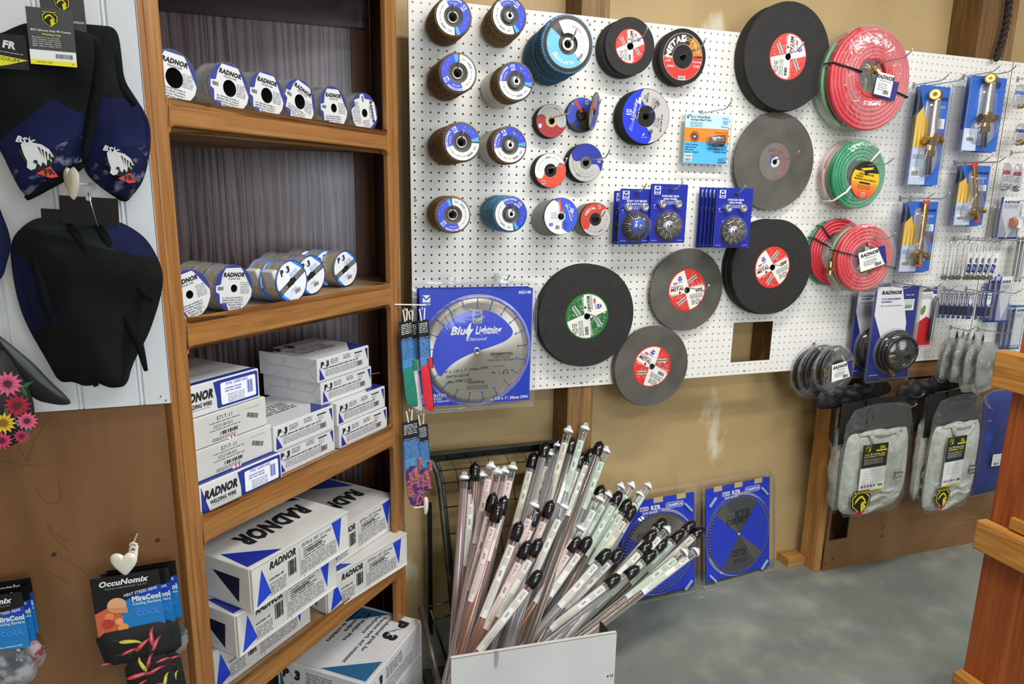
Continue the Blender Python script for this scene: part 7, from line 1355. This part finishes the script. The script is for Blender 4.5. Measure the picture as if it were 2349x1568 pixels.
def make_tube(k, u, v, rc, y, lc_, lab, grp):
    ub = 345.0+.67406*u-.060365*v; vb = 1497-(ub-1095)*.165
    if u < 1110: ub = u-28
    y = min(y, -.022)-(.05 if u < 1190 else 0)-(.10 if v > 1140 and u < 1300 else .05 if v > 1140 and u < 1400 else 0); Tp = at(u, v, y); A = ray(u, v); Bq = ray(ub, vb); n = A.cross(Bq)
    yb = -.52+.24*((u*.618+v*.37) % 1.0); yb = min(yb, y-.18); zb = -.868
    x = (n.dot(CAM)-n.y*yb-n.z*zb)/n.x; B = Vector((x, yb, zb)); d = B-Tp; L = d.length
    if L > .93: B = Tp+d*(.93/L); L = .93
    X = -(d.normalized()); Zc = (CAM-Tp); Zc = (Zc-X*Zc.dot(X)).normalized(); Yc_ = Zc.cross(X)
    M = frame(Tp, X, Yc_, Zc)                         # x towards the cap, z towards the room
    t = thing('rod_tube', lab, 'rod tube', M, grp); R = TR_
    MX = Matrix(((0, 0, 1, 0), (1, 0, 0, 0), (0, 1, 0, 0), (0, 0, 0, 1)))      # z of the lathe -> local x
    top = -.035 if k == 'w' else -.025
    m = MB(); m.lathe([(R, top+.02), (R, -L+.01), (R*.7, -L), (0, -L)], CLR, MX, 18); m.obj('clear_tube', t)
    m = MB(); m.lathe([(0, top-.004), (R*.80, top-.004), (R*.86, -L*.5), (R*.86, -L+.012), (R*.5, -L+.004)], RODS[rc], MX, 14); m.obj('welding_rods', t)
    m = MB()
    if k == 'b': m.lathe([(R*1.04, -.040), (R*1.26, -.038), (R*1.32, -.008), (R*1.2, .006), (R*.9, .015), (R*.42, .018), (R*.25, .023), (0, .024)], P('0b0b0c', .22, coat=.5), MX, 18); m.obj('black_cap', t)
    else:
        m.lathe([(R*1.0, -.008), (R*1.2, -.008), (R*1.28, -.003), (R*1.1, .003), (R*.6, .005), (0, .005)], WCAP, MX, 18); m.obj('white_cap', t)
        m = MB(); m.tube([(0, -.007, 0), (.008, -.008, 0), (.015, -.005, 0), (.017, 0, 0), (.015, .005, 0), (.008, .008, 0), (0, .007, 0)], .0028, CCAP, 6); m.box((.009, 0, 0), (.010, .013, .004), CCAP, .001); m.obj('clear_hanger_tab', t)
    c, nm = LBC[lc_]
    if c:
        Lw = .13+.10*abs(math.sin(u*1.7)); hw = .82; x0 = -(.05 if k == 'w' else .055)-Lw; LM = P(c, .5); rr = R+.0006; m = MB(); n2 = 10; v_ = []
        for i in range(n2+1):
            a = -hw+2*hw*i/n2
            for xx in (x0, x0+Lw): v_.append((xx, rr*math.sin(a), rr*math.cos(a)))
        m.add(v_, [(2*i, 2*i+1, 2*i+3, 2*i+2) for i in range(n2)], LM, None, True)
        q = MB(); flip = 1; q.T = TR(x0+Lw, 0, 0) @ RT(PI, 'Z')
        code = {'y': 'ER4043', 'm': 'ER308L', 'c': 'ER70S-2', 'w': 'ER309L'}[lc_]
        q.text(code, .006, -.0035, .008, P('2f4a34' if lc_ == 'm' else '3a3030'), 1, 0, .01, 0, 'L', .03); q.micro(.040, .006, .025, 5, .003, P('6a6a66') if lc_ != 'c' else P('b87a70'), 1, seed=int(u))
        
        if int(u) % 3: q.rect(.068, -.0105, .010, .021, P('22306e'), 1); q.text('RADNOR', .080, -.003, .006, INK, 1, .2, .03, 0, 'L', .018); q.rect(.100, -.0105, .008, .021, P('22306e'), 1)
        if Lw > .16: q.micro(.112, .007, Lw-.135, 5, .003, P('8a8a84'), 1, seed=3); q.bars(Lw-.02, -.006, .012, .012, INK, 1, n=7)
        q.warp(lambda p: (p.x, (rr+.0003)*math.sin(p.y/rr), (rr+.0003)*math.cos(p.y/rr))); o_ = len(m.v); m2 = q
        for mt in m2.mats:
            i_ = m2.mats.index(mt); fs = [f for f, k_ in zip(m2.f, m2.m) if k_ == i_]; m.add(m2.v, fs, mt)
        m.obj('paper_label', t)
    return t
RN = {'c': 'copper-coloured', 'g': 'grey', 'p': 'pinkish', 'n': 'brown'}
ws = sorted([x for x in T if x[0] == 'w'], key=lambda x: x[1]); bs = sorted([x for x in T if x[0] == 'b'], key=lambda x: x[1])
for L_, nm in ((ws, 'white'), (bs, 'black')):
    for i, x in enumerate(L_):
        lb_ = (' and a %s label' % LBC[x[5]][1]) if x[5] != '-' else ''
        make_tube(*x, 'tube of %s rods%s, %s %s cap from the left' % (RN[x[3]], lb_.replace('and a', 'with a').replace(' with', ' with', 1), ORD[i], nm), 'rod tubes fanned out in the wire rack')
# loose white rod ends in the right of the bin
# ================================================================== saw blade packs leaning on the wall
def saw_pack(lab, bl, br, hgt, top_y, left):
    X = (br-bl).normalized(); w = (br-bl).length; up = Vector((0, 0, 1)); nrm = Vector((X.y, -X.x, 0)); s = (top_y-bl.y)/hgt; s = .12
    U = (up-nrm*s).normalized(); Zl = X.cross(U).normalized(); c = (bl+br)/2+U*hgt/2
    t = thing('saw_blade_pack', lab, 'saw blade pack', frame(c, X, U, Zl), 'saw blade packs leaning on the wall'); h = hgt; CBl = P('2238b8', .35, coat=.3)
    m = MB(); m.rrect(-w/2+.022, -h/2+.02, w-.044, h-.055, .008, CBl, 0); m.box((0, -.01, -.001), (w-.046, h-.06, .0012), CBl)
    for k in (-1, 0, 1): m.rect(k*w*.28-.022, h/2-.055, .044, .022, P('b9a67c', .6), 2)
    m.rrect(-w*.22, h/2-.082, .040, .018, .003, P('c8c8cc'), 2); m.text('BRUTE', -w*.22+.02, h/2-.078, .009, CBl, 3, .2, .03, 0, 'C', .034); m.text('RZR', -w*.03, h/2-.081, .016, WHITE, 3, 0, .05); m.text('SAW BLADE', -w*.1, h/2-.095, .009, WHITE, 3, 0, .04, 0, 'C', .07)
    m.rrect(w*.09, h/2-.086, .085, .024, .010, WHITE, 2); m.rrect(w*.09+.002, h/2-.084, .081, .020, .009, CBl, 3); m.text('CHAMPION', w*.09+.0425, h/2-.08, .012, WHITE, 4, 0, .04, 0, 'C', .072); m.obj('printed_card', t)
    R = w*.425; by = -.03; m = MB(TR(0, by, .006)); SG = radial_steel('saw_steel', 'a5a4a2', .28); DGs = P('55565c', .35, .4)
    m.lathe([(.004, .0), (R-.006, .0)], DGs, None, 80); n = 76; v = []
    for k in range(n):
        a0 = 2*PI*k/n; a1 = a0+2*PI/n*.55; m.poly([((R-.008)*math.cos(a0), (R-.008)*math.sin(a0)), (R*math.cos(a0), R*math.sin(a0)), (R*.992*math.cos(a1), R*.992*math.sin(a1)), ((R-.008)*math.cos(a1), (R-.008)*math.sin(a1))], P('8d8a80', .35, .6), 1)
    if not left:
        for a0, a1 in ((-58, 52), (128, 235)): m.sect(.006, R-.008, a0, a1, CBl, 2)  # blue sectors where reflections divide the blade, put into its colour
        m.sect(.006, R*.96, 118, 140, SG, 3); m.sect(.006, R*.93, -58, -38, SG, 3)  # bright cones of reflected light, painted as steel sectors
        m.rrect(-.075, R*.45, .05, .028, .003, SG, 4); m.text('BRUTE', -.05, R*.47, .012, DGs, 5, .1, .04, 0, 'C', .042); m.text('RZR', .02, R*.43, .032, P('2a2a30'), 4, 0, .06); m.text('CERMET', -.01, R*.30, .022, P('2a2a30'), 4, 0, .04); m.text('CUT 2X', .0, -R*.55, .026, P('2a2a30'), 4, 0, .04, 0, 'C', .08); m.micro(-.03, -R*.65, .07, 3, .007, P('2a2a30'), 4)
    else:
        m.sect(.006, R-.008, 150, 330, CBl, 2); m.sect(.006, R-.01, 40, 150, SG, 2)  # reflections on this disc painted as blue and steel sectors too
        m.rrect(-.10, R*.38, .05, .028, .003, DGs, 4); m.text('BRUTE', -.075, R*.40, .012, SG, 5, .1, .04, 0, 'C', .042); m.text('RZR', -.01, R*.35, .034, P('2a2a30'), 4, 0, .06); m.text('CARBIDE', -.03, R*.20, .026, P('2a2a30'), 4, 0, .04)
        for k in range(5): m.sect(R*(.60+.07*k), R*(.605+.07*k), -120, 200, P('c8c8cc', .3, .6), 5, n=60)
    m.lathe([(0, .004), (.005, .004), (.009, .001)], STEEL, None, 18); m.obj('saw_blade', t)
    m = MB(); rim(m, w, h, .010); m.lathe([(R+.004, .012), (R+.014, .002)], CLEAR, TR(0, by, 0), 60)
    for sx, sy, an in ((-1, 1, .8), (1, 1, -.8), (-1, -1, -.8), (1, -1, .8)): m.box((sx*w*.36, by+sy*h*.36, .006), (.05, .010, .010), P('9fb0d8', .2), .003, TR(sx*w*.36, by+sy*h*.36, .006) @ RT(an, 'Z') @ TR(-sx*w*.36, -by-sy*h*.36, -.006))
    m.obj('clear_shell', t); return t
saw_pack('saw blade pack standing on the floor against the wall, right one, in full view', Vector((1.192, .024, FLOOR)), Vector((1.583, .07, FLOOR)), .455, .1, False)
saw_pack('saw blade pack on the floor, left one, half hidden behind the rod tubes', Vector((.79, -.0, FLOOR)), Vector((1.176, .022, FLOOR)), .455, .1, True)
